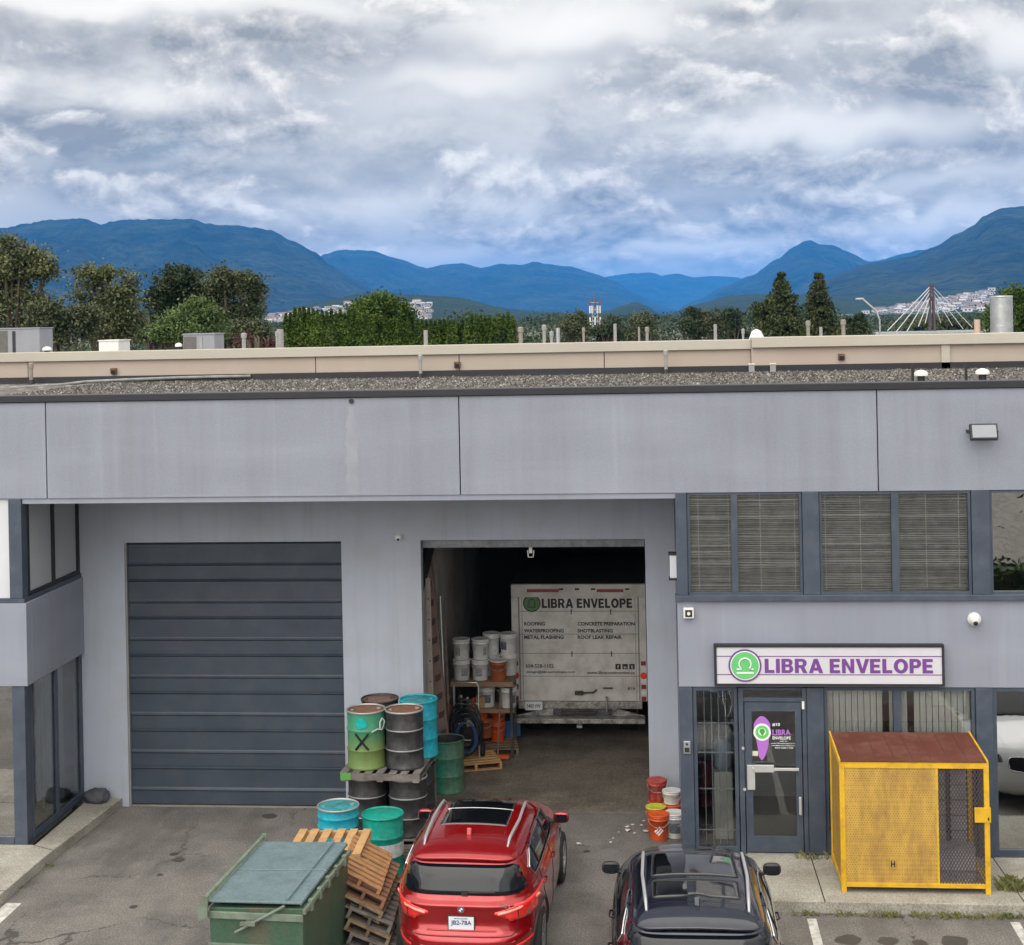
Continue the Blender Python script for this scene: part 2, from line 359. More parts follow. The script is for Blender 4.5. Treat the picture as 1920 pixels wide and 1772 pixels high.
def gravel_mat():
    m=bpy.data.materials.new('roof_gravel'); m.use_nodes=True; t=m.node_tree; k=NT(t); b=t.nodes['Principled BSDF']
    o=k.n('ShaderNodeTexCoord').outputs['Object']
    v=k.n('ShaderNodeTexVoronoi',ins={'Vector':o,'Scale':9.0})
    c=k.ramp(k.n('ShaderNodeSeparateColor',ins={0:v.outputs['Color']}).outputs[0],[(0,(.04,.037,.033)),(.45,(.11,.10,.09)),(.8,(.22,.21,.19)),(1,(.45,.43,.39))])
    c=k.mix(k.ramp(k.noise(o,.5,5,.6),[(.4,(0,0,0)),(.65,(.7,.7,.7))]),c,(.12,.11,.10))
    t.links.new(c,b.inputs['Base Color']); b.inputs['Roughness'].default_value=.9
    bn=k.n('ShaderNodeBump',ins={'Strength':1.0,'Distance':.08,'Height':v.outputs['Distance']}); bn.invert=True
    t.links.new(bn.outputs[0],b.inputs['Normal']); return m
M_gravel=gravel_mat()
def stone_mat():
    m=bpy.data.materials.new('stones'); m.use_nodes=True; t=m.node_tree; k=NT(t); b=t.nodes['Principled BSDF']
    g_=k.n('ShaderNodeNewGeometry'); t.links.new(k.ramp(g_.outputs['Random Per Island'],[(0,(.03,.027,.024)),(.55,(.085,.08,.07)),(.9,(.17,.16,.145)),(1,(.40,.38,.35))]),b.inputs['Base Color']); b.inputs['Roughness'].default_value=.9; return m
M_stone=stone_mat()
def st(o): return tag(o,kind='structure')
# ================================================================ ground
g=MB(); g.add([(-30000,-3000,-.004),(30000,-3000,-.004),(30000,40000,-.004),(-30000,40000,-.004)],[(0,1,2,3)]); st(g.build('ground',M_land))
g=MB(); g.add([(-60,-60,0),(60,-60,0),(60,0.0,0),(-60,0.0,0)],[(0,1,2,3)]); st(g.build('parking_lot',M_asph))
# oil spots and patches on the asphalt
M_oil=pmat('oil_stain',(.065,.06,.055),.6,var=.2,vs=8)
g=MB()
for px,py,r in((327,1601,.07),(335,1612,.085),(300,1640,.05),(420,1650,.04),(505,1530,.12),(1590,1762,.16),(1665,1764,.13),(1790,1765,.18),(1725,1768,.1),(1100,1596,.05),(250,1700,.06),(690,1740,.08)):
    c=G(px,py,.004); n=28
    g.add([(c.x+r*(1+.13*math.sin(i*.4488+px)+.05*math.sin(i*1.3))*math.cos(i*.2244),c.y+r*(1+.12*math.cos(i*.6732+py))*math.sin(i*.2244),.004) for i in range(n)],[tuple(range(n))])
st(g.build('oil_stains',M_oil))
M_line=pmat('line_paint',(.62,.60,.56),.8,var=.1,vs=8,dirt=((.16,.15,.14),.6,9),bump=.2)
for x0,x1,y0,y1 in((1.82,1.94,-9.5,-4.22),(4.42,4.54,-9.5,-4.22),(-.78,-.66,-9.5,-6.2),(-9.12,-8.9,-9.0,-4.15)):
    if x0==-.78: continue
    g=MB(); g.add([(x0,y0,.004),(x1,y0,.004),(x1,y1,.004),(x0,y1,.004)],[(0,1,2,3)]); st(g.build('parking_line',M_line))
# pavements
def pavement(poly,joints):
    g=MB(); g.prism(poly,'z',-.01,.15); o=st(g.build('pavement',M_conc,bevel=.012))
    j=MB()
    for a,b in joints:
        a=Vector(a); b=Vector(b); n=(b-a).normalized(); n=Vector((-n.y,n.x))*.007
        j.add([(a.x-n.x,a.y-n.y,.1525),(b.x-n.x,b.y-n.y,.1525),(b.x+n.x,b.y+n.y,.1525),(a.x+n.x,a.y+n.y,.1525)],[(0,1,2,3)])
    st(j.build('pavement_joint',M_dark))
pavement([(.26,-2.3),(1.2,-4.0),(12,-4.05),(12,P1+.1),(.26,P1+.1)],[((2.06,P1),(2.08,-4.03)),((4.62,P1),(4.68,-4.04)),((.9,P1),(.95,-3.5)),((7,P1),(7,-4.04))])
pavement([(-8.95,-.02),(-9.14,-2.7),(-9.2,-6.0),(-16,-6.0),(-16,P1),(-9.5,P1),(-9.5,-.02)],[((-9.5,-2.3),(-9.12,-2.5)),((-9.15,-4.1),(-16,-4.1))])
# grass growing along the kerb
M_grass=pmat('grass',(.07,.10,.025),.8,var=.5,vs=6,col2=(.22,.20,.07))
def tufts(spots,name):
    g=MB()
    for (x,y,z,r,n,h) in spots:
        for i in range(n):
            a=random.uniform(0,6.28); d=r*random.random()**.5; bx=x+d*math.cos(a); by=y+d*math.sin(a)*.5
            la=random.uniform(0,6.28); l=h*random.uniform(.4,1); lx=math.cos(la)*l*.8; ly=math.sin(la)*l*.8; ww=.006
            g.add([(bx-ww,by,z),(bx+ww,by,z),(bx+lx*.5+ww*.7,by+ly*.5,z+l*.7),(bx+lx,by+ly,z+l*.85)],[(0,1,2,3)])
    return tag(g.build(name,M_grass,fix=False),'tufts of dry and green grass growing in the kerb gutter and pavement joints','grass',kind='stuff')
sp=[(x*.1+random.uniform(-.05,.05),-4.10+random.uniform(-.03,.03),0,.1,int(18*(random.random()**1.5)*(1.8 if x>22 else .6)),.09) for x in range(13,75)]
sp+=[(2.10,-2.36,.15,.28,70,.1),(4.62,-3.5,.15,.2,110,.2),(4.66,-3.3,.15,.12,50,.15),(-9.13,-2.75,0,.12,40,.06),(-9.16,-3.6,0,.1,30,.05)]
tufts(sp,'grass')
# fallen leaf litter in the gutter
M_lit=pmat('leaf_litter',(.13,.075,.03),.9,var=.5,vs=9)
g=MB()
for i in range(260):
    x=random.uniform(1.3,7); y=-4.06-abs(random.gauss(0,.05)); a=random.uniform(0,3.14); s=random.uniform(.008,.022)
    g.add([(x+s*math.cos(a+q),y+s*math.sin(a+q),.006+.006*(q>2)) for q in(0,1.57,3.14,4.71)],[(0,1,2,3)])
tag(g.build('leaf_litter',M_lit,fix=False),'brown leaf litter and grit along the kerb','leaf litter',kind='stuff')
# ================================================================ the grey building
B=thing('industrial_building','lilac grey industrial unit building with garage openings, black roof edge and gravel roof','building',(-2,0,0))
X0,X1=-18.0,12.0
def part(mb,name,mat,par=B,**k): return mb.build(name,mat,par,world=True,**k)
xj=[X0,-9.2,-2.91,3.13,9.3,X1]
M_fascia=pmat('fascia_stucco',(.262,.279,.335),.85,var=.06,vs=.6,bump=.12,bs=90,dirt=((.20,.205,.225),.35,1.3),streak=True,grain=.05,gs=30)
# long faint run-off streaks and roller patches
def weather(m):
    t=m.node_tree; k=NT(t); b=t.nodes['Principled BSDF']; src=b.inputs['Base Color'].links[0].from_socket
    o=k.n('ShaderNodeTexCoord').outputs['Object']
    s1=k.noise(k.n('ShaderNodeMapping',ins={'Vector':o,'Scale':(5,5,.25)}).outputs[0],1.0,5,.65)
    s2=k.noise(k.n('ShaderNodeMapping',ins={'Vector':o,'Scale':(.35,.35,2.2)}).outputs[0],1.0,3,.5)
    c=k.mix(k.ramp(s1,[(.52,(0,0,0)),(.76,(.24,.24,.24))]),src,(.16,.165,.185)); c=k.mix(k.ramp(s1,[(.26,(.22,.22,.22)),(.42,(0,0,0))]),c,(.40,.42,.48)); c=k.mix(k.ramp(s2,[(.45,(0,0,0)),(.65,(.18,.18,.18))]),c,(.38,.40,.46))
    t.links.new(c,b.inputs['Base Color'])
weather(M_fascia); weather(M_stucco); weather(M_stucco2)
for a,b in zip(xj[:-1],xj[1:]):
    m=MB().box(a+.008,b-.008,P1,P1+.16,5.38,6.83); part(m,'fascia_panel',M_fascia,bevel=.006)
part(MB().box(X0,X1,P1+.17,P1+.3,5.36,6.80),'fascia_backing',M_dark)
M_stain=pmat('rain_stain',(.285,.295,.345),.85,var=.1,vs=3)
# pale run-off streak below the scupper: an irregular film of deposit
m=MB(); cx=W(659,755,P1).x; n=26; L=[];Rr=[]
for i in range(n):
    z=6.74-1.34*i/(n-1); ww=(.035+.06*min(1,i/8))*(1+.3*math.sin(i*1.9)*math.sin(i*.7))
    L.append((cx-ww,P1-.0015,z)); Rr.append((cx+ww*.8,P1-.0015,z))
m.add(L+Rr,[(i,i+1,n+i+1,n+i) for i in range(n-1)]); part(m,'rain_stain',M_stain,fix=False)
s=W(659,752,P1); m=MB().cyl((s.x,P1-.03,s.z),(s.x,P1+.02,s.z),.035,n=12); part(m,'scupper_pipe',M_blackp)
part(MB().box(-9.6,.23,P1+.02,0.0,5.30,5.378),'soffit',M_stucco)
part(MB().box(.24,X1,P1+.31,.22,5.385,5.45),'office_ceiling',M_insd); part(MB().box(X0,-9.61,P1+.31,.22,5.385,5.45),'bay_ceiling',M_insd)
part(MB().box(X0,X1,P1-.035,P1+.24,6.835,6.94),'roof_edge_flashing',M_black,bevel=.01)
part(MB().box(X0,X1,P1+.24,9.3,6.55,6.66),'gravel_roof',M_gravel)
part(MB().box(X0,X1,9.3,9.46,6.50,6.80),'rear_flashing',M_black)
# loose stones standing on the roof
rs_=random.Random(9); V=[];Fc=[]
for i in range(30000):
    x=rs_.uniform(-12.5,8.5); y=rs_.uniform(-1.9,9.2); r=rs_.uniform(.014,.034)*(1.4 if rs_.random()<.06 else 1); n=len(V); a=rs_.uniform(0,2)
    V+=[(x+r*math.cos(a+q*2.094),y+r*math.sin(a+q*2.094),6.658) for q in range(3)]+[(x+rs_.uniform(-.3,.3)*r,y,6.66+r*rs_.uniform(.7,1.2))]; Fc+=[(n,n+1,n+3),(n+1,n+2,n+3),(n+2,n,n+3)]
m=MB(); m.add(V,Fc); tag(part(m,'loose_stones',M_stone,fix=False),kind='stuff')
# old pipe and membrane lying along the back of the roof
part(MB().tube([W(0,733,7.2)+Vector((0,0,.05)),W(110,722,8.0),W(160,716,8.6),W(240,712,9.0),W(340,708,9.25),W(470,705,9.25)],.035,6),'roof_conduit',pmat('old_conduit',(.24,.24,.24),.7,var=.3,vs=6))
# garage wall
GD=(-8.84,-5.19,0,4.37); OP=(-3.88,-.245,0,4.38)
m=wall_grid(MB(),-9.75,.23,-.02,5.30,0,.22,[(GD[0],GD[1],-.02,GD[3]),(OP[0],OP[1],-.02,OP[3])]); part(m,'garage_wall',M_stucco2)
# shell: rear wall, side walls, ceilings
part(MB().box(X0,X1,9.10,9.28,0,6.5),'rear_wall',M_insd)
part(MB().box(-4.12,-4.00,.225,9.09,0,5.29),'partition_wall',M_ins)
part(MB().box(.24,.36,.01,9.09,0,5.29),'partition_wall',M_ins)
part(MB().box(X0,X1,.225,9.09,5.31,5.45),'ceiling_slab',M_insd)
part(MB().box(X0,X0+.15,P1+.3,9.09,0,5.30),'end_wall',M_stucco); part(MB().box(X1-.15,X1,P1+.3,9.09,0,5.30),'end_wall',M_stucco)
g=MB(); g.add([(-4.30,0.0,.004),(.24,0.0,.004),(.24,9.1,.004),(-4.30,9.1,.004)],[(0,1,2,3)]); st(g.build('garage_floor',M_floor))
g=MB(); g.add([(-18,0.0,.003),(-4.42,0.0,.003),(-4.42,9.1,.003),(-18,9.1,.003)],[(0,1,2,3)]); st(g.build('neighbour_floor',M_conc))
g=MB(); g.add([(OP[0]-.02,-.12,.004),(OP[1]+.02,-.12,.004),(OP[1]+.02,.0,.004),(OP[0]-.02,.0,.004)],[(0,1,2,3)]); st(g.build('threshold',pmat('threshold_concrete',(.19,.175,.15),.85,var=.3,vs=4)))
# sectional garage door (7 panels with pressed ribs)
gd=MB(); D=part(MB().box(GD[0]-.02,GD[1]+.02,.13,.20,4.40,4.5),'garage_door',M_grdoor)
for i in range(7):
    z0=.03+i*.62; z1=z0+.617; yo=.085
    prof=[(yo+.045,z0),(yo,z0),(yo,z0+.215),(yo-.030,z0+.235),(yo-.006,z0+.262),(yo,z0+.275),(yo,z1-.045),(yo-.032,z1-.022),(yo-.010,z1-.002),(yo+.006,z1),(yo+.045,z1)]
    m=MB().prism(prof,'x',GD[0]+.03,GD[1]-.012); part(m,'door_panel',M_grdoor,D)
part(MB().box(GD[0],GD[0]+.03,.02,.2,0,4.37),'door_jamb',pmat('jamb',(.22,.22,.21),.5),D)
part(MB().box(GD[0],GD[1],.10,.14,.004,.03),'rubber_seal',M_blackp,D)
# header beam, track and rolled-up door of the open bay
D2=part(MB().box(OP[0]+.01,OP[1]-.01,.12,.20,4.24,4.375),'open_door_edge',pmat('old_header',(.16,.18,.20),.6,var=.3,vs=5,dirt=((.4,.36,.3),.4,8)))
part(MB().box(OP[0]+.1,OP[1]-.1,.5,3.6,4.72,4.78),'raised_door',M_insd,D2)
M_track=pmat('dull_track',(.14,.14,.145),.5,metal=.3,var=.2)
part(MB().tube([(OP[0]-.06,.30,0),(OP[0]-.06,.30,4.2),(OP[0]-.06,.55,4.65),(OP[0]-.06,3.5,4.7)],.03,6),'door_track',M_track,D2)
part(MB().tube([(OP[1]+.04,.30,0),(OP[1]+.04,.30,4.2),(OP[1]+.04,.55,4.65),(OP[1]+.04,3.5,4.7)],.03,6),'door_track',M_track,D2)
c=W(995,1032,.3); m=MB().box(c.x-.025,c.x+.025,.26,.32,4.12,4.3); m.tube([(c.x-.05,.3,4.16),(c.x-.04,.3,4.05),(c.x+.04,.3,4.05),(c.x+.05,.3,4.16)],.012,6); part(m,'pull_handle',M_white,D2)
# black diagonal brace on the inner wall
part(MB().prism([(.3,3.35),(.3,3.75),(2.3,4.6),(3.2,4.6),(3.0,4.4)],'x',-3.99,-3.93),'wall_brace',M_dark)
# ---------------------------------------------------------------- office front
part(MB().box(.23,X1,P1+.002,P1+.2,2.57,3.85),'office_band_wall',M_stucco)
part(MB().box(.235,.42,P1+.2,-.005,.15,5.295),'office_return_wall',M_stucco)
part(MB().box(.42,X1-.15,P1+.3,9.08,2.62,2.80),'office_floor_slab',M_insd)
part(MB().box(.42,X1-.15,3.0,3.1,.15,5.29),'office_inner_wall',M_ins)
g=MB().box(.42,X1-.15,P1+.1,3.0,.02,.155); st(g.build('office_floor',pmat('office_floor',(.10,.095,.09),.4)))
def xp(px,py,Y=P1): return W(px,py,Y).x
ya=P1-.02; 
frm=[(.23,xp(1288,1000)),(xp(1505,1000),xp(1536,1000)),(xp(1822,1000),xp(1856,1000)),(7.4,7.66),(10,10.3)]
for a,b in frm: part(MB().box(a,b,ya,P1+.15,3.90,5.378),'window_pillar',M_slate,bevel=.006)
part(MB().box(.20,X1,ya-.05,P1+.15,3.82,3.90),'window_sill',M_slate,bevel=.006)
M_blind=bpy.data.materials.new('bamboo_blind'); M_blind.use_nodes=True
def mk_blind():
    t=M_blind.node_tree; k=NT(t); b=t.nodes['Principled BSDF']; o=k.n('ShaderNodeTexCoord').outputs['Object']
    g_=k.n('ShaderNodeNewGeometry'); f=k.noise(o,7,4,.6)
    c=k.ramp(g_.outputs['Random Per Island'],[(0,(.20,.195,.18)),(.4,(.38,.37,.345)),(.75,(.52,.51,.48)),(1,(.78,.76,.72))])
    c=k.mix(.35,c,k.ramp(f,[(.35,(.15,.14,.13)),(.65,(.6,.58,.54))]))
    t.links.new(c,b.inputs['Base Color']); b.inputs['Roughness'].default_value=.8
mk_blind()
M_cord=pmat('blind_cord',(.6,.58,.5),.8)
def slats(x0,x1,y,z0,z1):
    rs=random.Random(int(x0*100)); m=MB(); z=z0; n=16
    while z<z1:
        hgt=rs.uniform(.011,.021); V=[];Fc=[]; ph=rs.uniform(0,50); br=rs.uniform(-.3,.3); dy=rs.uniform(0,.012)
        for i in range(n+1):
            x=x0+(x1-x0)*i/n; w_=.006*noise.noise(Vector((x*1.6,z*2,3)))+.004*noise.noise(Vector((x*5,ph,0)))
            V+=[(x,y+dy+.006,z+w_),(x,y+dy,z+hgt+w_+.002*noise.noise(Vector((x*9,ph,9))))]
        for i in range(n): Fc.append((2*i,2*i+2,2*i+3,2*i+1))
        m.add(V,Fc); z+=hgt+rs.uniform(.004,.013)
    return m
def window(x0,x1,z0,z1,mull=(),blind=None,glass=M_glass,name='window',y=P1,fw=.035,cords=()):
    wdw=part(MB().box(x0,x1,y+.02,y+.10,z0,z0+fw).box(x0,x1,y+.02,y+.10,z1-fw,z1).box(x0,x0+fw,y+.02,y+.10,z0+fw,z1-fw).box(x1-fw,x1,y+.02,y+.10,z0+fw,z1-fw),name,M_slate)
    for a,b in mull: part(MB().box(a,b,y+.01,y+.11,z0+fw,z1-fw),'mullion',M_slate,wdw)
    xs=[x0+fw]+[v for ab in mull for v in ab]+[x1-fw]
    for i in range(0,len(xs),2):
        part(MB().box(xs[i],xs[i+1],y+.055,y+.061,z0+fw,z1-fw),'pane',glass,wdw)
        if blind=='bamboo':
            part(slats(xs[i]-.01,xs[i+1]+.01,y+.14,z0+.03,z1-.01),'bamboo_blind',M_blind,wdw,fix=False)
            part(MB().box(xs[i]-.01,xs[i+1]+.01,y+.19,y+.20,z0+.02,z1-.01),'blind_backdrop',pmat('blind_backdrop',(.05,.048,.044),.9),wdw)  # dark backdrop sheet added behind the slats, shows through their gaps
            for cpx in cords:
                if xs[i]<cpx<xs[i+1]: part(MB().box(cpx-.006,cpx+.006,y+.155,y+.162,z0+.05,z1-.02),'blind_cord',M_cord,wdw)
    return wdw
uc=[xp(p,1000) for p in(1310,1367,1427,1492,1550,1616,1740,1802)]
window(xp(1289,1000),xp(1504,1000),3.90,5.375,[(xp(1371,1000),xp(1383,1000))],'bamboo',cords=uc)
window(xp(1537,1000),xp(1821,1000),3.90,5.375,[(xp(1672,1000),xp(1686,1000))],'bamboo',cords=uc)
window(xp(1857,1000),7.39,3.90,5.375,[(5.9,6.0)],None,M_glassd)
window(7.67,9.99,3.90,5.375,[],None,M_glassd)
# storefront
zt=2.56
for a,b in((.23,xp(1300,1400)),(xp(1514,1400),xp(1546,1400)),(xp(1831,1400),xp(1863,1400)),(7.45,7.7),(10,10.3)):
    part(MB().box(a,b,ya,P1+.15,.15,zt),'storefront_pillar',M_slate,bevel=.006)
part(MB().box(.42,X1,P1+.205,P1+.29,2.50,3.9),'header_backing',M_insd)
w1=window(xp(1301,1400),xp(1384,1400),.20,zt,glass=M_glass,name='storefront_window',fw=.05)
part(MB().box(xp(1301,1400),xp(1384,1400),P1+.0,P1+.12,.151,.2),'base_rail',M_slate,w1)
# security bars behind the side light
M_bar=pmat('bar_paint',(.38,.40,.42),.5)
m=MB(); a,b=xp(1301,1400)+.06,xp(1384,1400)-.06
for i in range(1,5): m.cyl((a+(b-a)*i/5,P1+.22,.22),(a+(b-a)*i/5,P1+.22,2.5),.007,n=6)
for z in(.42,1.02,1.55,1.98): m.box(a,b,P1+.205,P1+.213,z,z+.018)
part(m,'security_bars',M_bar,w1)
w2=window(xp(1547,1400),xp(1830,1400),.45,zt,[(xp(1677,1400),xp(1692,1400))],glass=M_glass,name='storefront_window',fw=.045)
part(MB().box(xp(1547,1400),xp(1830,1400),P1+.005,P1+.12,.151,.45),'kick_panel',M_slate,w2)
# vertical blinds
M_vane=pmat('vertical_blind',(.66,.67,.62),.7,var=.06,vs=2)
x=xp(1549,1400)
m=MB(); i=0
while x<xp(1828,1400):
    gap=.035 if i not in(9,10,13,14,15) else .09
    if i not in(10,14): 
        a=.05 if i%3 else .16
        m.box(-.04,.04,-.001,.001,.5,2.5,Matrix.Translation((x,P1+.2,0))@Matrix.Rotation(a+random.uniform(-.1,.1),4,'Z'))
    x+=.088; i+=1
part(m,'vertical_blind',M_vane,w2)
w3=window(xp(1864,1400),7.44,.20,zt,[(5.95,6.03)],glass=M_glassd,name='storefront_window',fw=.05)
part(MB().box(xp(1864,1400),7.44,P1,P1+.12,.151,.2),'base_rail',M_slate,w3)
w4=window(7.7,9.99,.20,zt,[],glass=M_glassd,name='storefront_window',fw=.05)
# glazed door
dx0,dx1=xp(1386,1400),xp(1513,1400); dz=2.36
Dr=part(MB().box(dx0,dx0+.07,ya,P1+.12,.15,zt).box(dx1-.06,dx1,ya,P1+.12,.15,zt).box(dx0+.07,dx1-.06,ya,P1+.12,dz,dz+.05).box(dx0+.07,dx1-.06,P1,P1+.12,zt-.04,zt),'office_door',M_slate,bevel=.004)
part(MB().box(dx0+.07,dx1-.06,P1+.05,P1+.056,dz+.05,zt-.04),'transom_pane',M_glass,Dr)
a,b=dx0+.085,dx1-.075
m=wall_grid(MB(),a,b,.19,dz-.01,P1-.01,P1+.045,[(a+.10,b-.09,.42,dz-.14)]); leaf=part(m,'door_leaf',M_slate,Dr)
part(MB().box(a+.10,b-.09,P1+.012,P1+.02,.42,dz-.14),'door_pane',M_glass,Dr)
part(MB().box(a,b,P1-.03,P1+.1,.151,.175),'threshold_plate',M_galv,Dr)
M_sil=pmat('satin_silver',(.62,.63,.63),.35,metal=.5,var=.06)
zb=W(1440,1440,P1).z
part(MB().box(a+.09,b-.05,P1-.075,P1-.05,zb-.02,zb+.02).box(a+.12,a+.40,P1-.085,P1-.04,zb-.04,zb+.06),'push_bar',M_sil,Dr,bevel=.004)
part(MB().box(a+.02,a+.13,P1-.06,P1-.012,zb-.30,zb+.05),'lock_plate',M_sil,Dr,bevel=.004)
for px,py in((1393,1402),(1396,1479)):
    q=W(px,py,P1); part(MB().cyl((q.x,P1-.035,q.z),(q.x,P1-.01,q.z),.022,n=12),'lock_cylinder',M_sil,Dr)
q=W(1503,1510,P1); part(MB().box(q.x-.04,q.x,P1-.05,P1-.012,q.z-.13,q.z+.13),'pull_grip',M_sil,Dr,bevel=.01)
q=W(1505,1322,P1); part(MB().box(q.x-.015,q.x+.02,P1-.04,P1-.02,q.z-.05,q.z+.06),'hinge',M_white,Dr)
# door lettering
M_purple=pmat('purple_vinyl',(.17,.05,.26),.5,var=.03); M_purl=pmat('light_purple_vinyl',(.42,.15,.58),.5,var=.03)
M_green=pmat('green_vinyl',(.12,.55,.13),.5,var=.03); M_wht=pmat('white_vinyl',(.8,.8,.8),.5,var=.02); M_dgreen=pmat('deep_green_vinyl',(.05,.35,.03),.5,var=.02)
yd=P1+.008
def disc(mb,cx,cz,r,y0,y1,n=28,r0=0): 
    return mb.cyl((cx,y1,cz),(cx,y0,cz),r,n=n,smooth=False)
q=W(1429,1373,P1)
dc=part(MB().prism([(q.x+math.cos(t)*.115*(1+.08*math.sin(5*t)),q.z+.06+math.sin(t)*.17) for t in[i*.2618 for i in range(24)]],'y',yd-.001,yd+.003).prism([(q.x-.09,q.z-.08),(q.x+.10,q.z-.08),(q.x+.08,q.z-.22),(q.x+.03,q.z-.36),(q.x-.01,q.z-.41),(q.x-.05,q.z-.36),(q.x-.07,q.z-.2)],'y',yd-.001,yd+.003),'door_emblem',M_purl,Dr)
part(disc(MB(),q.x,q.z,.125,yd-.004,yd-.001),'emblem_ring',M_wht,dc)
part(disc(MB(),q.x,q.z,.095,yd-.007,yd-.004),'emblem_disc',M_green,dc)
part(disc(MB(),q.x,q.z+.005,.055,yd-.010,yd-.007),'emblem_heart',M_wht,dc)
part(MB().prism([(q.x+math.cos(t)*.04,q.z+.015+math.sin(t)*.04) for t in[-.3+i*.31 for i in range(12)]]+[(q.x,q.z-.055)],'y',yd-.013,yd-.010),'emblem_drop',M_dgreen,dc)
q=W(1448,1362,P1)
for s,wd,hh,dzz,mt,bo in(('#10',.11,.05,0,M_wht,.02),('LIBRA',.26,.085,-.13,M_purl,.03),('ENVELOPE',.26,.045,-.19,M_wht,.02)):
    o=text(s,'door_lettering',wd,hh,mt,None,face_front(q.x,yd-.004,q.z+dzz),bo); o.data.transform(Matrix.Translation(-B.location)); o.parent=Dr
q=W(1445,1391,P1)
for i,s in enumerate(('UNIT 10','www.libraenvelope.com','info@libraenvelope.com','604-528-1102')):
    o=text(s,'door_lettering',(.10,.38,.36,.26)[i],.018,M_wht,None,face_front(q.x+(.13,0,.01,.06)[i],yd-.004,q.z-i*.032),.01); o.data.transform(Matrix.Translation(-B.location)); o.parent=Dr
q=W(1411,1413,P1)
part(MB().box(q.x-.08,q.x+.08,yd-.003,yd+.001,q.z-.035,q.z+.035),'door_sticker',pmat('cream_sticker',(.6,.62,.5),.6),Dr)
# ---------------------------------------------------------------- left bay
XL=-9.60
zs0,zs1=W(47,1286,P1).z,W(47,1131,P1).z
part(MB().box(X0,XL+.05,P1-.03,P1+.17,zs0,zs1).box(XL-.12,XL+.05,P1+.17,-.001,zs0,zs1),'spandrel_wall',M_stucco,bevel=.006)
part(MB().box(X0,XL+.02,P1-.02,P1+.14,zs1,zs1+.07).box(XL-.10,XL+.02,P1+.14,-.002,zs1,zs1+.07),'window_sill',M_slate)
for z0,z1 in((.15,zs0),(zs1+.07,5.378)):
    part(MB().box(XL-.21,XL-.008,P1-.012,P1+.2,z0,z1),'corner_pillar',M_slate,bevel=.006)
# side faces: two lights above, two below
for z0,z1,mt,top in((zs1+.07,5.37,M_ltgrey,1),(.20,zs0,M_glass,0)):
    wd=part(MB().box(XL-.06,XL,P1+.2,-.005,z0,z0+.06).box(XL-.06,XL,P1+.2,-.005,z1-.03,z1).box(XL-.06,XL,P1+.2,P1+.26,z0+.06,z1-.03).box(XL-.06,XL,-1.13,-1.03,z0+.06,z1-.03).box(XL-.06,XL,-.10,-.005,z0+.06,z1-.03),'side_window',M_black if top else M_slate)
    for y0,y1 in((P1+.26,-1.13),(-1.03,-.10)):
        part(MB().box(XL-.035,XL-.028,y0,y1,z0+.06,z1-.03),'pane' if not top else 'infill_panel',mt,wd)
    if not top:
        part(MB().box(XL-.30,XL-.27,-.98,-.15,.2,z1-.05),'curtain',pmat('green_curtain',(.42,.50,.42),.9,var=.1,vs=2),wd)
        part(MB().box(XL-.45,XL-.35,-1.55,-1.30,.2,z1-.05),'inner_post',pmat('inner_post',(.4,.4,.36),.7),wd)
part(MB().box(XL-.08,XL+.01,P1+.2,-.005,.151,.2),'base_rail',M_slate)
# front faces of the bay
x=XL-.22
part(MB().box(X0,x,P1+.05,P1+.08,zs1+.07,5.37),'white_infill_panel',M_offw)
part(MB().box(X0,x,P1+.05,P1+.056,.26,zs0),'bay_pane',M_glassd); part(MB().box(X0,x,P1+.0,P1+.12,.151,.26),'base_rail',M_slate)
part(MB().box(X0,XL-.6,-.3,-.2,.15,5.29),'bay_inner_wall',M_insd)
g=MB().box(X0+.15,XL-.1,P1+.1,-.3,.02,.152); st(g.build('bay_floor',M_conc))
# ================================================================ sign
def white_sign():
    a=W(1338,1206,P1); b=W(1769,1284,P1); x0,x1,z0,z1=a.x,b.x,b.z,a.z
    t=thing('shop_sign','white box sign with purple lettering and round green scales logo above the office door','sign',((x0+x1)/2,P1,z0))
    y=P1-.12
    def p(mb,n,m,par=t,**k): return mb.build(n,m,par,world=True,**k)
    p(MB().box(x0,x1,y,P1,z0,z0+.035).box(x0,x1,y,P1,z1-.035,z1).box(x0,x0+.035,y,P1,z0+.035,z1-.035).box(x1-.035,x1,y,P1,z0+.035,z1-.035),'sign_frame',M_black)
    fc=p(MB().box(x0+.035,x1-.035,y+.015,P1-.001,z0+.035,z1-.035),'sign_face',pmat('sign_white',(.60,.595,.63),.45,var=.03))
    for z in(z0+.165,z1-.165): p(MB().box(x0+.035,x1-.035,y+.011,y+.014,z-.006,z+.006),'sign_stripe',M_purple,fc)
    c=W(1396,1245,P1); r=.235; cz=(z0+z1)/2; cx=c.x
    lg=p(disc(MB(),cx,cz,r,y+.002,y+.010),'logo_ring',M_purple)
    p(disc(MB(),cx,cz,r-.025,y-.001,y+.0015),'logo_rim',M_wht,lg); p(disc(MB(),cx,cz,r-.038,y-.004,y-.0015),'logo_disc',pmat('sign_green',(.13,.52,.17),.5,var=.03),lg)
    pts=[(cx+.085*math.cos(t),cz+.02+.085*math.sin(t)) for t in[R(-55)+R(290)*i/24 for i in range(25)]]
    m=MB().tube([(cx+.12,y-.006,cz-.055)]+[(px_,y-.006,pz) for px_,pz in pts]+[(cx-.12,y-.006,cz-.055)],.011,6)
    m.box(cx-.12,cx+.12,y-.008,y-.0045,cz-.115,cz-.092)
    p(m,'scales_symbol',M_wht,lg)
    l=W(1433,1260,P1).x; r_=W(1747,1260,P1).x
    signtext('LIBRA ENVELOPE','sign_lettering',r_-l,.205,M_purple,fc,face_front(l,y+.0135,W(1590,1259,P1).z),.003,-t.location)
white_sign()
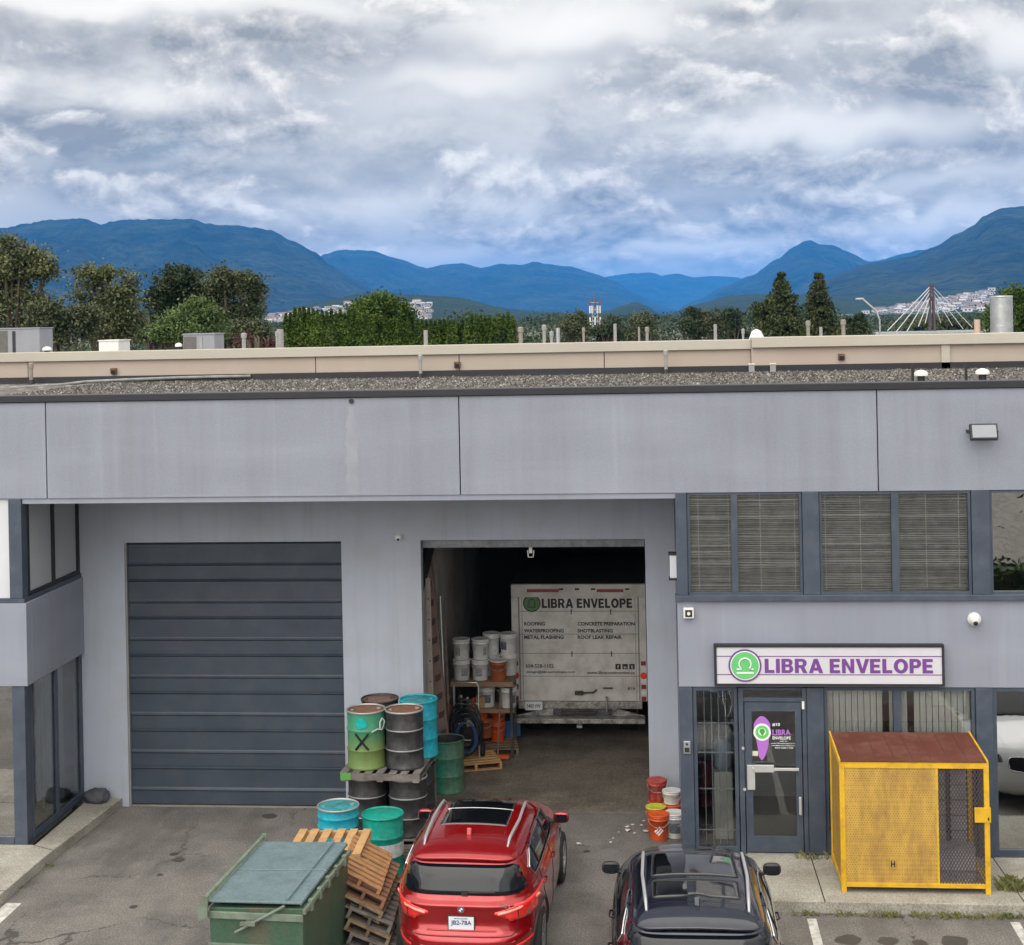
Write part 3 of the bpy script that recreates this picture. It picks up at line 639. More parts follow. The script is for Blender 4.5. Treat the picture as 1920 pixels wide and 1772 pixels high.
# ================================================================ wall-mounted things
def dome_cam(px,py,Y,r,label,zoff=0):
    c=W(px,py,Y); t=thing('dome_camera',label,'security camera',(c.x,Y,c.z))
    MB().cyl((0,0,0),(0,-.05,0),r*1.1,n=20).build('mount_plate',M_white,t)
    m=MB(); prof=[(r*math.cos(a),r*math.sin(a)) for a in[i*R(90)/6 for i in range(7)]]; m.lathe(prof[:-1]+[(.001,r)],n=20); 
    o=m.build('dome_shell',M_white,t); o.data.transform(Matrix.Translation((0,-.05,0))@Matrix.Rotation(R(90),4,'X'))
    m=MB().cyl((0,-.05-r*.75,-r*.45),(0,-.05-r*.98,-r*.6),r*.38,n=14); m.build('lens',M_blackp,t)
dome_cam(1826,1160,P1,.085,'round white dome camera on the office wall right of the shop sign')
dome_cam(748,1007,0,.055,'small white dome camera on the garage wall between the two garage doors')
c=W(1291,1148,P1); t=thing('wall_sensor_box','square white box camera with black face at the left end of the office wall band','security camera',(c.x,P1,c.z))
MB().box(-.075,.075,-.09,0,-.075,.075).build('housing',M_white,t,bevel=.01); MB().box(-.05,.05,-.098,-.0905,-.05,.05).build('black_face',M_blackp,t); MB().cyl((0,-.098,0),(0,-.115,0),.024,n=14).build('lens',M_white,t)
c=W(1838,808,P1); t=thing('floodlight','rectangular black framed floodlight high on the fascia near the right edge','floodlight',(c.x,P1,c.z))
Mx=Matrix.Translation((0,-.22,0))@Matrix.Rotation(R(-18),4,'X')
MB().box(-.19,.19,-.045,.045,-.115,.115,Mx).build('housing',M_black,t,bevel=.01)
MB().box(-.165,.165,-.056,-.0455,-.09,.09,Mx).build('lamp_glass',pmat('floodlight_glass',(.26,.28,.31),.15,var=.05),t)
MB().box(-.20,-.188,-.24,-.0,-.02,.02).box(.188,.20,-.24,-.0,-.02,.02).box(-.2,.2,-.012,0,-.02,.02).build('bracket',M_black,t)
c=W(1262,1055,-1.6); t=thing('wall_light','slim white wall light with black ends on the side of the office block','wall light',(.235,-1.9,c.z))
MB().box(-.10,0,-.07,.07,-.17,.17).build('diffuser',M_offw,t,bevel=.01); [MB().box(-.12,0,-.08,.08,a,a+.03).build('end_cap',M_blackp,t) for a in(-.2,.17)]
c=W(1288,1400,P1); t=thing('intercom','grey keypad intercom on the slate pillar left of the office door','intercom',(c.x,ya,c.z))
MB().box(-.05,.05,-.03,0,-.09,.09).build('housing',M_galv,t,bevel=.006); MB().box(-.035,.035,-.034,-.0305,-.07,.0).build('keypad',M_blackp,t); MB().cyl((0,-.03,.05),(0,-.04,.05),.018,n=10).build('speaker',M_blackp,t)
# boulder against the left bay
bm=bmesh.new(); bmesh.ops.create_icosphere(bm,subdivisions=4,radius=1)
for v in bm.verts:
    n=noise.noise(v.co*1.7)*.25+noise.noise(v.co*5)*.07; v.co*=1+n; v.co.x*=.22; v.co.y*=.17; v.co.z=max(v.co.z,-.5)*.15
me=bpy.data.meshes.new('boulder'); bm.to_mesh(me); bm.free(); me.polygons.foreach_set('use_smooth',[True]*len(me.polygons)); me.materials.append(pmat('dark_rock',(.06,.06,.07),.7,var=.4,vs=7,bump=.5,bs=20))
o=bpy.data.objects.new('boulder',me); COL.objects.link(o); c=G(172,1512,.15); o.location=(c.x,-.22,.225); tag(o,'dark grey boulder at the foot of the wall beside the left bay','boulder')
# ================================================================ beige building behind
BB=thing('beige_building','beige flat roofed building behind the gravel roof, with a lighter capped parapet','building',(-3,9.6,0))
zc=7.37; xr=W(1408,660,9.5).x; xq=W(1762,660,9.5).x; xq2=W(1778,660,9.5).x
bj=[-32,W(53,680,9.5).x,W(592,680,9.5).x,W(861,680,9.5).x,W(1133,680,9.5).x,xr]
for a,b in zip(bj[:-1],bj[1:]):
    part(MB().box(a+.01,b-.01,9.48,9.7,0,7.16),'parapet_panel',M_beige,BB)
part(MB().box(-32,xr,9.6,9.69,0,7.1),'panel_backing',pmat('joint_brown',(.22,.16,.12),.9),BB)
part(MB().box(xr,xq,9.36,9.7,0,7.19),'parapet_panel',M_beige,BB); part(MB().box(xq2,30,9.36,9.7,0,7.19),'parapet_panel',M_beige,BB)
part(MB().box(xq,xq2,9.30,9.7,0,7.19),'pilaster',M_beigecap,BB)
part(MB().box(-32,xr,9.40,9.85,7.16,zc),'parapet_cap',M_beigecap,BB,bevel=.01)
part(MB().box(xr+.005,30,9.24,9.85,7.19,zc+.045),'parapet_cap',M_beigecap,BB,bevel=.01)
part(MB().box(-32,30,9.86,40,6.1,6.3),'flat_roof',pmat('roof_membrane',(.30,.29,.27),.9,var=.2,vs=.5),BB)
part(MB().box(-32,30,39.5,40,0,6.09).box(-32,-31.5,9.86,39.5,0,6.09).box(29.5,30,9.86,39.5,0,6.09),'outer_wall',M_beige,BB)
M_rust=pmat('rusty_brown',(.16,.08,.045),.8,var=.4,vs=10)
def scup(px,py,label):
    c=W(px,py,9.40); t=thing('wall_vent',label,'vent',(c.x,9.40,c.z)); f=.0 if px<1408 else -.06
    MB().box(-.07,.07,f,.075,-.07,.07).build('hood',M_rust,t,bevel=.01); MB().box(-.05,.05,f-.01,f-.002,-.06,.02).build('opening',M_dark,t)
    if px>1408: t.location.y=9.35
scup(212,696,'small brown vent on the beige parapet wall, leftmost of three'); scup(857,684,'small brown vent on the beige parapet wall beside a panel joint'); scup(1577,669,'small brown vent on the beige parapet wall, right of the parapet step')
# ---------------------------------------------------------------- rooftop things
M_pipe=pmat('vent_pipe',(.30,.30,.30),.5,var=.15,vs=8,dirt=((.35,.28,.2),.4,6))
M_tan=pmat('tan_pipe',(.26,.235,.20),.6,var=.15,vs=8)
def pipe(px,ytop,wpx,Y,base,label,cap=0,mat=None,group=None,bend=0,name='vent_pipe'):
    mat=mat or M_pipe
    c=W(px,ytop,Y); d=(Y-CAM[1]); r=wpx/2*d/F_PX; h=c.z-base
    t=thing(name,label,'vent pipe',(c.x,Y,base),group=group)
    MB().cyl((0,0,0),(0,0,h-(.12 if cap else 0)),r*.72 if cap else r,n=14).build('pipe',mat,t)
    MB().cyl((0,0,0),(0,0,.10),r*1.35,r*1.05,n=14).build('base_collar',M_black,t)
    if cap: MB().cyl((0,0,h-.13),(0,0,h-.02),r,n=14).cyl((0,0,h-.0199),(0,0,h),r,r*.5,n=14).build('cap',mat,t)
    else: MB().cyl((0,0,h+.001),(0,0,h+.004),r*.8,n=14).build('mouth',M_dark,t)
    return t
pipe(788,665,9,9.0,6.66,'white capped vent pipe on the gravel roof left of the beige wall joint',1)
pipe(1248,656,9,9.0,6.66,'white capped vent pipe on the gravel roof near the middle of the right half',1)
pipe(58,680,10,9.0,6.66,'stained capped vent pipe at the left end of the gravel roof',1,M_tan)
for px,lab in((1343,0),): pass
L=[(457,624,11,14,1,'thick capped vent pipe left of the cedar hedge',M_pipe),
(525,617,13,14,0,'tall grey vent pipe against the left end of the cedar hedge',M_pipe),
(519,621,7,13.5,1,'short white capped vent pipe touching the tall grey pipe at the hedge end',M_pipe),
(798,619,8,14,0,'plain white vent pipe in front of the middle of the cedar hedge',M_pipe),
(976,613,11,14,1,'tan capped vent pipe at the right end of the cedar hedge',M_tan),
(1020,609,9,14,1,'tallest white capped vent pipe left of the cell tower',M_pipe),
(1034,621,8,14,1,'short white capped vent pipe next to the tallest one left of the cell tower',M_pipe),
(1046,615,8,18,0,'dull grey vent pipe just left of the cell tower',M_galv),
(1094,614,6,20,1,'thin capped vent pipe touching the foot of the cell tower',M_tan),
(1153,607,6,14,0,'plain cream vent pipe right of the cell tower',M_pipe),
(1198,613,4,18,0,'thin vent pipe, left one of a pair before the dark trees',M_tan),
(1213,613,8,18,1,'capped vent pipe, right one of a pair before the dark trees',M_tan),
(1341,608,6,14,0,'slim white vent pipe left of the conifers',M_pipe),
(1393,616,6,14,1,'short white capped vent pipe beside the white roof dome',M_pipe),
(1515,601,9,14,1,'cream capped vent pipe in front of the two conifers',M_tan),
(1539,613,6,14,0,'short plain vent pipe between the two conifers',M_pipe),
(1581,599,10,14,1,'cream capped vent pipe at the foot of the right conifer',M_tan),
(1832,599,11,14,0,'pinkish clay vent pipe left of the big steel exhaust',pmat('clay_pipe',(.52,.36,.30),.8))]
for px,yt,wd,Y,cap,lab,mt in L: pipe(px,yt,wd,Y,6.3,lab,cap,mt)
# big exhaust
c=W(1877,555,14); t=thing('exhaust_stack','big ribbed galvanised exhaust stack on the beige roof at the right edge','exhaust stack',(c.x,14,6.3)); h=c.z-6.3; r=.27
MB().cyl((0,0,.12),(0,0,h*.5),r*.96,n=32).build('lower_drum',M_galv,t); MB().cyl((0,0,h*.5),(0,0,h),r,n=32).build('upper_drum',M_galv,t)
MB().lathe([(r*1.04,h*.5-.02),(r*1.06,h*.5),(r*1.04,h*.5+.02)],n=32).build('band',M_galv,t); MB().lathe([(r*1.02,h*.98),(r*1.05,h*.99),(r*1.0,h+.005)],n=32).build('rim',M_galv,t)
for zz_ in(.62,.74,.86): MB().lathe([(r*1.005,h*zz_-.008),(r*1.02,h*zz_),(r*1.005,h*zz_+.008)],n=32).build('rib',M_galv,t)
MB().lathe([(r*1.35,0),(r*1.3,.05),(r*.97,.14)],n=32).build('flashing_skirt',M_galv,t)
def hvac(x0p,x1p,yt,Y,label,mat,kind=0):
    a=W(x0p,yt,Y); b=W(x1p,yt,Y); h=a.z-6.3; wd=b.x-a.x
    t=thing('hvac_unit',label,'air conditioner',((a.x+b.x)/2,Y,6.3)); hw=wd/2
    MB().box(-hw,hw,0,.9,.06,h).build('casing',mat,t,bevel=.012)
    MB().box(-hw+.05,hw-.05,.05,.85,0,.06).build('base',M_black,t)
    MB().box(-hw-.02,hw+.02,-.02,.92,h+.001,h+.03).build('lid',mat,t)
    if kind==0:
        g=MB(); x=-hw+.03
        g.box(-hw+.02,-hw+.42*wd,-.015,-.001,.1,h-.05); g.build('coil_grille',pmat('coil_grille',(.12,.115,.11),.7,var=.3,vs=30),t)
        MB().box(.02,.10,-.02,-.001,.08,h-.06).build('seam_strip',M_black if x0p<50 else M_pipe,t)
        MB().cyl((hw*.6,-.02,h*.3),(hw*.6,-.001,h*.3),.03,n=10).build('port',M_white,t)
    else:
        MB().cyl((0,-.02,h*.5),(0,-.001,h*.5),min(hw,h*.5)*.7,n=20).build('fan_grille',M_dark,t)
    return t
hvac(-30,74,618,15,'large grey rooftop air unit with dark coil panel at the left edge',pmat('unit_grey',(.27,.28,.31),.5,var=.08))
hvac(343,402,628,15,'grey rooftop air unit with dark coil panel left of the hedge',pmat('unit_grey',(.27,.28,.31),.5,var=.08))
hvac(185,222,640,15,'low white rooftop condenser below the left trees',M_white,1)
def mush(px,yt,wpx,Y,base,label):
    c=W(px,yt,Y); r=wpx/2*(Y-CAM[1])/F_PX; h=c.z-base
    t=thing('mushroom_vent',label,'roof vent',(c.x,Y,base))
    MB().cyl((0,0,0),(0,0,max(.03,h-.10)),r*.55,n=16).build('neck',M_blackp if base<6.9 else M_pipe,t)
    MB().lathe([(r,h-.10),(r,h-.05),(r*.75,h-.02),(r*.3,h),(.001,h+.005)],n=20).build('hood',M_white,t)
mush(1727,694,25,3.2,6.66,'white mushroom vent on the gravel roof, left one of the two at the right'); mush(1842,691,25,3.2,6.66,'white mushroom vent on the gravel roof, right one of the two at the right')
mush(88,650,18,15,6.3,'white domed vent beside the large left air unit'); mush(335,643,14,15,6.3,'white domed vent beside the small grey air unit')
for px,lab in((1711,'thin black post on the gravel roof beside the left mushroom vent'),(1811,'thin black post on the gravel roof beside the right mushroom vent')):
    c=W(px,686,2.6); t=thing('roof_post',lab,'post',(c.x,2.6,6.66)); MB().box(-.022,.022,-.022,.022,0,c.z-6.66+.02).build('post',M_blackp,t); MB().box(-.05,.05,-.05,.05,0,.02).build('foot_plate',M_blackp,t)
for px,lab in((1409,'left white curb block at the foot of the beige wall'),(1449,'right white curb block at the foot of the beige wall')):
    c=W(px,684,9.1); t=thing('roof_block',lab,'roof block',(c.x,9.1,6.66)); MB().box(-.06,.06,-.06,.06,0,.17).build('block',M_pipe,t); MB().box(-.07,.07,-.07,.07,.1705,.19).build('cap',M_white,t)
# white roof dome with ribs
c=W(1418,617,16); t=thing('roof_dome','crumpled white plastic roof dome left of the conifers','skylight',(c.x,16,6.3)); h=c.z-6.3
MB().lathe([(.22,0),(.21,h*.8),(.13,h*.95),(.02,h)],n=7,smooth=False).build('shell',M_white,t); MB().box(-.3,.3,-.3,.3,0,.05).build('curb',M_pipe,t)
c=W(1120,628,26); t=thing('roof_gable','low white peaked roof housing left of the cell tower','roof housing',(W(1011,0,26).x,26,6.45))
MB().prism([(-.55,0),(.55,0),(.45,.14),(0,.34),(-.45,.14)],'y',-.5,.5).build('housing',M_white,t); MB().box(-.2,.2,-.52,-.501,.04,.1).build('louvre',M_dark,t)
# ================================================================ far terrain
def interp(pts,x):
    if x<=pts[0][0]: return pts[0][1]
    for (a,b),(c,d) in zip(pts[:-1],pts[1:]):
        if x<=c:
            t=(x-a)/(c-a); return b+(d-b)*(t*t*(3-2*t)*.5+t*.5)
    return pts[-1][1]
def forestmat(name,c1,c2,s1,s2,bump):
    m=bpy.data.materials.new(name); m.use_nodes=True; t=m.node_tree; k=NT(t); b=t.nodes['Principled BSDF']
    o=k.n('ShaderNodeTexCoord').outputs['Object']
    f=k.noise(o,s1,8,.62); f2=k.noise(o,s2,5,.7)
    c=k.mix(k.ramp(f2,[(.35,(0,0,0)),(.7,(1,1,1))]),k.ramp(f,[(.35,c1),(.65,c2)]),tuple(x*.45 for x in c1))
    t.links.new(c,b.inputs['Base Color']); b.inputs['Roughness'].default_value=.95; b.inputs['Specular IOR Level'].default_value=.1
    t.links.new(k.n('ShaderNodeBump',ins={'Strength':1.0,'Distance':bump,'Height':f2}).outputs[0],b.inputs['Normal'])
    return m
M_mtn=forestmat('mountain_forest',(.010,.022,.014),(.085,.10,.05),.0030,.022,60)
M_hill=forestmat('hill_forest',(.022,.045,.022),(.05,.07,.03),.006,.06,10)
BVHS={}
def mountain(name,pts,D,D0,back,mat,amp,step=5,ns=600,jag=0.0,floor=0.0):
    x0,x1=pts[0][0],pts[-1][0]; nx=int((x1-x0)/step); nf,nb=26,8; V=[];Fc=[]
    for i in range(nx+1):
        px=x0+(x1-x0)*i/nx; yh=H0-RO*(px-960)
        Hr=max(0,8+(yh-interp(pts,px))*D/F_PX)
        for j in range(nf+nb+1):
            if j<=nf: t=j/nf; d=D0+(D-D0)*t; s=t**1.25
            else: u=(j-nf)/nb; d=D+back*u; s=1-u**1.3; t=1
            p=WD(px,0,d); q=Vector((p.x/ns,p.y/ns,1.3))
            n=1-abs(noise.noise(q))*2; n2=noise.noise(q*3.1); n3=noise.noise(q*9)
            edge=min(1,i/6,(nx-i)/6)
            z=floor+(Hr*s+ amp*Hr*s*(1-s)*(n*.8+n2*.45+n3*.2))*edge
            if j>=nf-1: z+=Hr*.012*noise.noise(q*22)+jag*noise.noise(Vector((px*.37,j,0)))
            V.append((p.x,p.y,z-(3 if edge==0 else 0)))
    N=nf+nb+1
    for i in range(nx):
        for j in range(N-1): Fc.append((i*N+j,(i+1)*N+j,(i+1)*N+j+1,i*N+j+1))
    m=MB(); m.add(V,Fc,True); o=m.build(name,mat,fix=False); st(o)
    BVHS[name+str(D)]=BVHTree.FromPolygons(V,Fc); return o
mountain('mountain',[(-500,470),(-250,440),(0,428),(40,420),(80,413),(150,410),(170,418),(182,422),(200,415),(232,412),(290,411),(350,411),(385,420),(400,422),(440,423),(470,427),(500,432),(540,452),(580,472),(610,497),(650,522),(700,548),(780,585),(860,606)],9000,5200,2500,M_mtn,.75)
mountain('mountain',[(420,560),(560,500),(600,477),(630,468),(660,469),(690,470),(730,484),(790,503),(830,495),(860,494),(890,502),(930,495),(970,497),(990,491),(1020,496),(1060,500),(1100,512),(1140,526),(1180,550),(1240,578),(1300,590)],13500,9000,3000,M_mtn,.7,ns=900)
mountain('mountain',[(980,570),(1080,540),(1130,518),(1170,513),(1210,511),(1230,517),(1260,513),(1290,520),(1330,518),(1370,520),(1400,530),(1450,545),(1560,575)],18500,14500,2500,M_mtn,.6,ns=900)
mountain('mountain',[(1240,585),(1300,562),(1340,540),(1400,516),(1450,485),(1480,462),(1500,452),(1512,451),(1530,459),(1552,460),(1580,472),(1620,491),(1640,488),(1680,477),(1720,468),(1800,470),(1950,490)],11500,8000,2500,M_mtn,.7,ns=800)
mountain('mountain',[(1400,592),(1480,560),(1560,512),(1620,494),(1700,481),(1740,464),(1790,436),(1818,423),(1836,406),(1870,391),(1900,388),(1960,384),(2100,372),(2400,350)],7000,3600,2500,M_mtn,.6)
mountain('hill',[(430,606),(500,590),(560,572),(620,560),(660,550),(700,548),(760,552),(820,556),(860,560),(885,566),(910,574),(960,582),(1060,588),(1180,594),(1240,592)],3200,2100,600,M_hill,.35,step=3,ns=300,jag=4)
mountain('hill',[(1000,600),(1060,592),(1110,588),(1160,572),(1180,566),(1200,574),(1230,590),(1260,584),(1300,570),(1360,554),(1420,551),(1500,552),(1580,556),(1700,548),(1850,540),(2100,535)],3900,2400,700,M_hill,.35,step=3,ns=300,jag=4)
mountain('hill',[(-400,560),(0,568),(200,575),(400,585),(500,588),(600,598),(700,603)],2600,1600,600,M_hill,.35,step=4,ns=300,jag=4)
# houses on the slopes
M_hw=[pmat('house_white',(.62,.60,.58),.7),pmat('house_cream',(.52,.44,.36),.7),pmat('house_grey',(.38,.39,.42),.7)]
M_hr=[pmat('house_roof_pale',(.45,.43,.44),.8),pmat('house_roof_brown',(.20,.14,.12),.8),pmat('house_roof_dark',(.12,.12,.14),.8)]
hproto=[]
def house_mesh(i,s):
    me=bpy.data.meshes.new('hillside_house'); a,b,h,rf=s
    V=[(-a,-b,-4),(a,-b,-4),(a,b,-4),(-a,b,-4),(-a,-b,h),(a,-b,h),(a,b,h),(-a,b,h),(-a*1.08,-b*1.1,h),(a*1.08,-b*1.1,h),(a*1.08,b*1.1,h),(-a*1.08,b*1.1,h),(-a*1.08,0,h+rf),(a*1.08,0,h+rf)]
    Fs=[(0,1,5,4),(1,2,6,5),(2,3,7,6),(3,0,4,7),(8,9,13,12),(10,11,12,13),(9,10,13),(11,8,12)]
    V+=[(x,-b-.06,z) for x,z in((-a*.6,h*.3),(-a*.2,h*.3),(-a*.2,h*.75),(-a*.6,h*.75),(a*.2,h*.3),(a*.6,h*.3),(a*.6,h*.75),(a*.2,h*.75))]; Fs+=[(14,15,16,17),(18,19,20,21)]
    me.from_pydata(V,[],Fs); me.materials.append(M_hw[i%3]); me.materials.append(M_hr[i//3%3]); me.materials.append(M_dark)
    for k in(4,5,6,7): me.polygons[k].material_index=1
    for k in(8,9): me.polygons[k].material_index=2
    return me
for i in range(9): hproto.append(house_mesh(i,(7+i%4*1.5,5+i%3,6+i%2*2.5,3)))
allb=list(BVHS.values()); rg=random.Random(3)
def houses(n,area,group,label,sc):
    k=0; tries=0
    while k<n and tries<n*20:
        tries+=1; px,py=area(); o0=C0; d=ray(px,py); best=None
        for b in allb:
            h=b.ray_cast(o0,d.normalized())
            if h[0] is not None and (best is None or h[3]<best[3]): best=h
        if best is None: continue
        o=bpy.data.objects.new('hillside_house',hproto[rg.randrange(9)]); COL.objects.link(o)
        o.location=best[0]; o.rotation_euler=(0,0,rg.uniform(-.6,.6)); s=sc*rg.uniform(.7,1.2); o.scale=(s,s,s)
        tag(o,label,'house',group); k+=1
def lerp(a,b,t): return a+(b-a)*t
def areaR():
    px=1560+300*rg.random()**.7; t=(px-1560)/300
    return px,lerp(596,545,t**1.1)+ (rg.random()**1.3)*lerp(22,78,t)
def areaL(): 
    px=rg.uniform(505,672); t=(px-505)/167; return px,lerp(596,568,t)+rg.random()*lerp(10,22,t)
def areaM():
    px=rg.uniform(745,806); return px,rg.uniform(569,604)-abs(px-770)*.0
houses(240,areaR,'pale houses on the right mountain foot','small pale house among many on the mountain foot behind the bridge',.62)
houses(60,areaL,'pale houses on the left hillside','small pale house in the cluster on the hillside left of the hedge tree',.62)
houses(50,areaM,'pale houses in the middle hillside','small pale house in the cluster on the hillside right of the hedge tree',.62)
# ================================================================ trees
def leafmat(name,c1,c2,c3):
    m=bpy.data.materials.new(name); m.use_nodes=True; t=m.node_tree; k=NT(t); b=t.nodes['Principled BSDF']
    o=k.n('ShaderNodeTexCoord').outputs['Object']; f=k.noise(o,.9,4,.6); f2=k.noise(o,9,2,.5)
    c=k.ramp(k.m('ADD',k.m('MULTIPLY',f,.7),k.m('MULTIPLY',f2,.3)),[(.36,c1),(.5,c2),(.64,c3)])
    t.links.new(c,b.inputs['Base Color']); b.inputs['Roughness'].default_value=.7; b.inputs['Specular IOR Level'].default_value=.2
    return m
L_olive=leafmat('olive_leaves',(.045,.058,.026),(.12,.135,.06),(.20,.20,.09))
L_dull=leafmat('dull_leaves',(.03,.042,.022),(.075,.09,.045),(.13,.135,.065))
L_dark=leafmat('dark_leaves',(.015,.03,.015),(.035,.055,.025),(.07,.085,.035))
L_bright=leafmat('bright_leaves',(.03,.055,.018),(.085,.13,.04),(.15,.20,.07))
L_hedge=leafmat('hedge_leaves',(.015,.035,.006),(.05,.09,.013),(.10,.15,.025))
L_con=leafmat('conifer_needles',(.018,.03,.014),(.05,.068,.025),(.105,.115,.045))
L_red=leafmat('copper_leaves',(.04,.015,.015),(.08,.03,.03),(.12,.05,.05))
M_bark=pmat('bark',(.09,.075,.055),.9,var=.3,vs=3,bump=.4,bs=15)
def leaf_quad(V,Fc,c,s,rg):
    n=Vector((rg.gauss(0,1),rg.gauss(0,1),rg.gauss(0,1)+.6)).normalized(); a=n.orthogonal().normalized(); a.rotate(Matrix.Rotation(rg.uniform(0,6.28),3,n)); b=n.cross(a)*.55
    i=len(V); V.extend([c-a*s,c-b*s,c+a*s,c+b*s]); Fc.append((i,i+1,i+2,i+3))
def tree(name,label,px,D,blobs,mat,n=5000,leaf=.13,clump=.5,seed=1,group=None,trunk_r=.25):
    """blobs = [(px, py, rx_px, ry_px)] of the crown as seen from the yard; each becomes a rounded volume"""
    rg=random.Random(seed); base=WD(px,600,D); base.z=0; u=D/F_PX
    t=thing(name,label,'tree',base,group=group)
    bl=[]
    for bx,by,rx,ry in blobs:
        c=WD(bx,by,D)-base; bl.append((Vector((c.x,c.y+rg.uniform(-.5,.5)*rx*u,c.z)),rx*u,rx*u*.85,ry*u))
    ex=[]
    for c,rx,ry,rz in bl:      # smaller boughs break up the outline
        for q in range(7):
            a=rg.uniform(-.6,3.74); k=rg.uniform(.22,.42); ex.append((c+Vector((math.cos(a)*rx*.95,rg.uniform(-.6,.6)*ry,math.sin(a)*rz*.95)),rx*k,ry*k,rz*k))
    bl+=ex; leaf*=.72; n=int(n*2.4)
    tot=sum(b[1]*b[3] for b in bl); V=[];Fc=[]
    for c,rx,ry,rz in bl:
        nn=int(n*rx*rz/tot); ncl=max(4,int(nn/30))
        for q in range(ncl):
            d=Vector((rg.gauss(0,1),rg.gauss(0,1),rg.gauss(0,1))).normalized()*(rg.uniform(.25,1.04)**.5)
            cc=c+Vector((d.x*rx,d.y*ry,d.z*rz))
            if noise.noise(cc*.75+Vector((seed*3.1,0,0)))<-.17: continue
            cs=clump*rg.uniform(.3,.95)
            for k in range(int(nn/ncl)):
                leaf_quad(V,Fc,cc+Vector((rg.gauss(0,cs),rg.gauss(0,cs),rg.gauss(0,cs*.55))),leaf*rg.uniform(.6,1.4),rg)
    m=MB(); m.add(V,Fc); m.build('crown',mat,t,fix=False)
    m=MB(); top=max(bl,key=lambda b:b[2].z if False else b[0].z)[0]
    m.tube([(0,0,-.2),(top.x*.2,top.y*.2,top.z*.35),(top.x*.6,top.y*.6,top.z*.7),top],[trunk_r,trunk_r*.75,trunk_r*.45,trunk_r*.1],8)
    for c,rx,ry,rz in bl[:len(blobs)+10]:
        s=Vector((top.x*.2,top.y*.2,max(.5,min(top.z*.35,c.z*.5)))); m.tube([s,s.lerp(c,.5)+Vector((0,0,-.2)),c,c+Vector((rg.uniform(-.5,.5)*rx,0,rz*.7))],[trunk_r*.5,trunk_r*.33,trunk_r*.2,trunk_r*.06],6)
    m.build('trunk',M_bark,t); return t
def conifer(name,label,px,D,ytop,ybase,wpx,mat,n=6000,seed=1,group=None,leaf=.12):
    rg=random.Random(seed); base=WD(px,600,D); base.z=0; u=D/F_PX; H=(WD(px,ytop,D)).z; yg=H0-RO*(px-960)+8*F_PX/D; rb=wpx/2*u*(yg-ytop)/(632-ytop)
    t=thing(name,label,'tree',base,group=group); V=[];Fc=[]
    z0=.06*H; tiers=int(H/.26)
    for i in range(tiers):
        f=(i+rg.uniform(-.3,.3))/tiers
        if f<.42: continue
        z=z0+(H*.99-z0)*f; r=rb*(1-f)**.92+.05
        nb=max(5,int(16*(1-f)+5))
        for b in range(nb):
            a=rg.uniform(0,6.28); L=r*rg.uniform(.72,1.12); per=int(n*2.6/tiers/nb*(1.65-1.1*f))
            for k in range(per):
                s=rg.random()**.6; p=Vector((math.cos(a)*L*s,math.sin(a)*L*s,z-L*.33*s+ L*.10*s*s))
                p+=Vector((rg.gauss(0,.10*L+.05),rg.gauss(0,.10*L+.05),rg.gauss(-.05,.06+.05*L)))
                leaf_quad(V,Fc,p,leaf*rg.uniform(.6,1.3),rg)
    m=MB(); m.add(V,Fc); m.build('crown',mat,t,fix=False); MB().cyl((0,0,-.2),(0,0,H*.97),.22,.02,8).build('trunk',M_bark,t); return t
tree('broadleaf_tree','tall olive green tree filling the left edge beyond the roofs',20,80,[(12,478,40,24),(52,500,36,30),(75,530,22,30),(20,540,48,34),(60,570,36,36),(10,600,50,40),(70,610,26,30),(-40,540,50,70)],L_olive,15000,.13,.5,1)
tree('broadleaf_tree','olive tree with a double crown above the second utility pole from the left',205,85,[(168,528,38,24),(150,545,22,22),(205,535,24,26),(240,545,20,32),(215,578,48,40),(225,610,44,34),(180,600,36,30)],L_olive,14000,.13,.45,2)
tree('broadleaf_tree','grey green bush tree low between the left trees',120,75,[(100,598,30,26),(130,615,36,26),(150,600,22,22),(95,630,30,20)],L_dull,6000,.12,.4,3)
tree('broadleaf_tree','dark tree with ragged open crown left of the rounded dark tree',340,90,[(340,520,40,18),(320,545,26,24),(350,552,38,26),(305,572,20,18),(370,570,22,24),(330,600,40,30)],L_dark,9000,.13,.4,4)
tree('broadleaf_tree','rounded dark green tree right of the ragged one, left of the hedge',435,88,[(430,528,38,22),(455,560,26,34),(415,565,34,34),(445,595,34,26),(430,620,40,24)],L_dull,13000,.13,.45,5)
tree('broadleaf_tree','bright yellow green tree in front of the dark pair left of the hedge',360,70,[(372,580,20,14),(345,596,24,14),(392,600,20,18),(360,612,36,18),(320,618,24,14),(305,630,22,12),(402,625,20,16),(350,630,40,14)],L_bright,9000,.10,.35,6)
tree('broadleaf_tree','small dark tree below the bright green one',293,72,[(293,612,22,18),(290,632,28,18)],L_dark,3000,.10,.3,7)
tree('broadleaf_tree','dull tree behind the vent pipes left of the hedge',480,80,[(470,625,30,18),(505,628,26,16),(445,628,24,18)],L_dull,4500,.11,.35,8)
tree('copper_tree','low copper red shrub tree behind the pipes left of the hedge',480,60,[(470,642,18,10),(500,640,22,12)],L_red,2000,.09,.25,9)
tree('broadleaf_tree','rounded green tree rising above the left half of the hedge',705,80,[(705,578,36,22),(740,588,24,20),(680,592,26,18),(715,600,46,20)],L_hedge,9000,.11,.35,10)
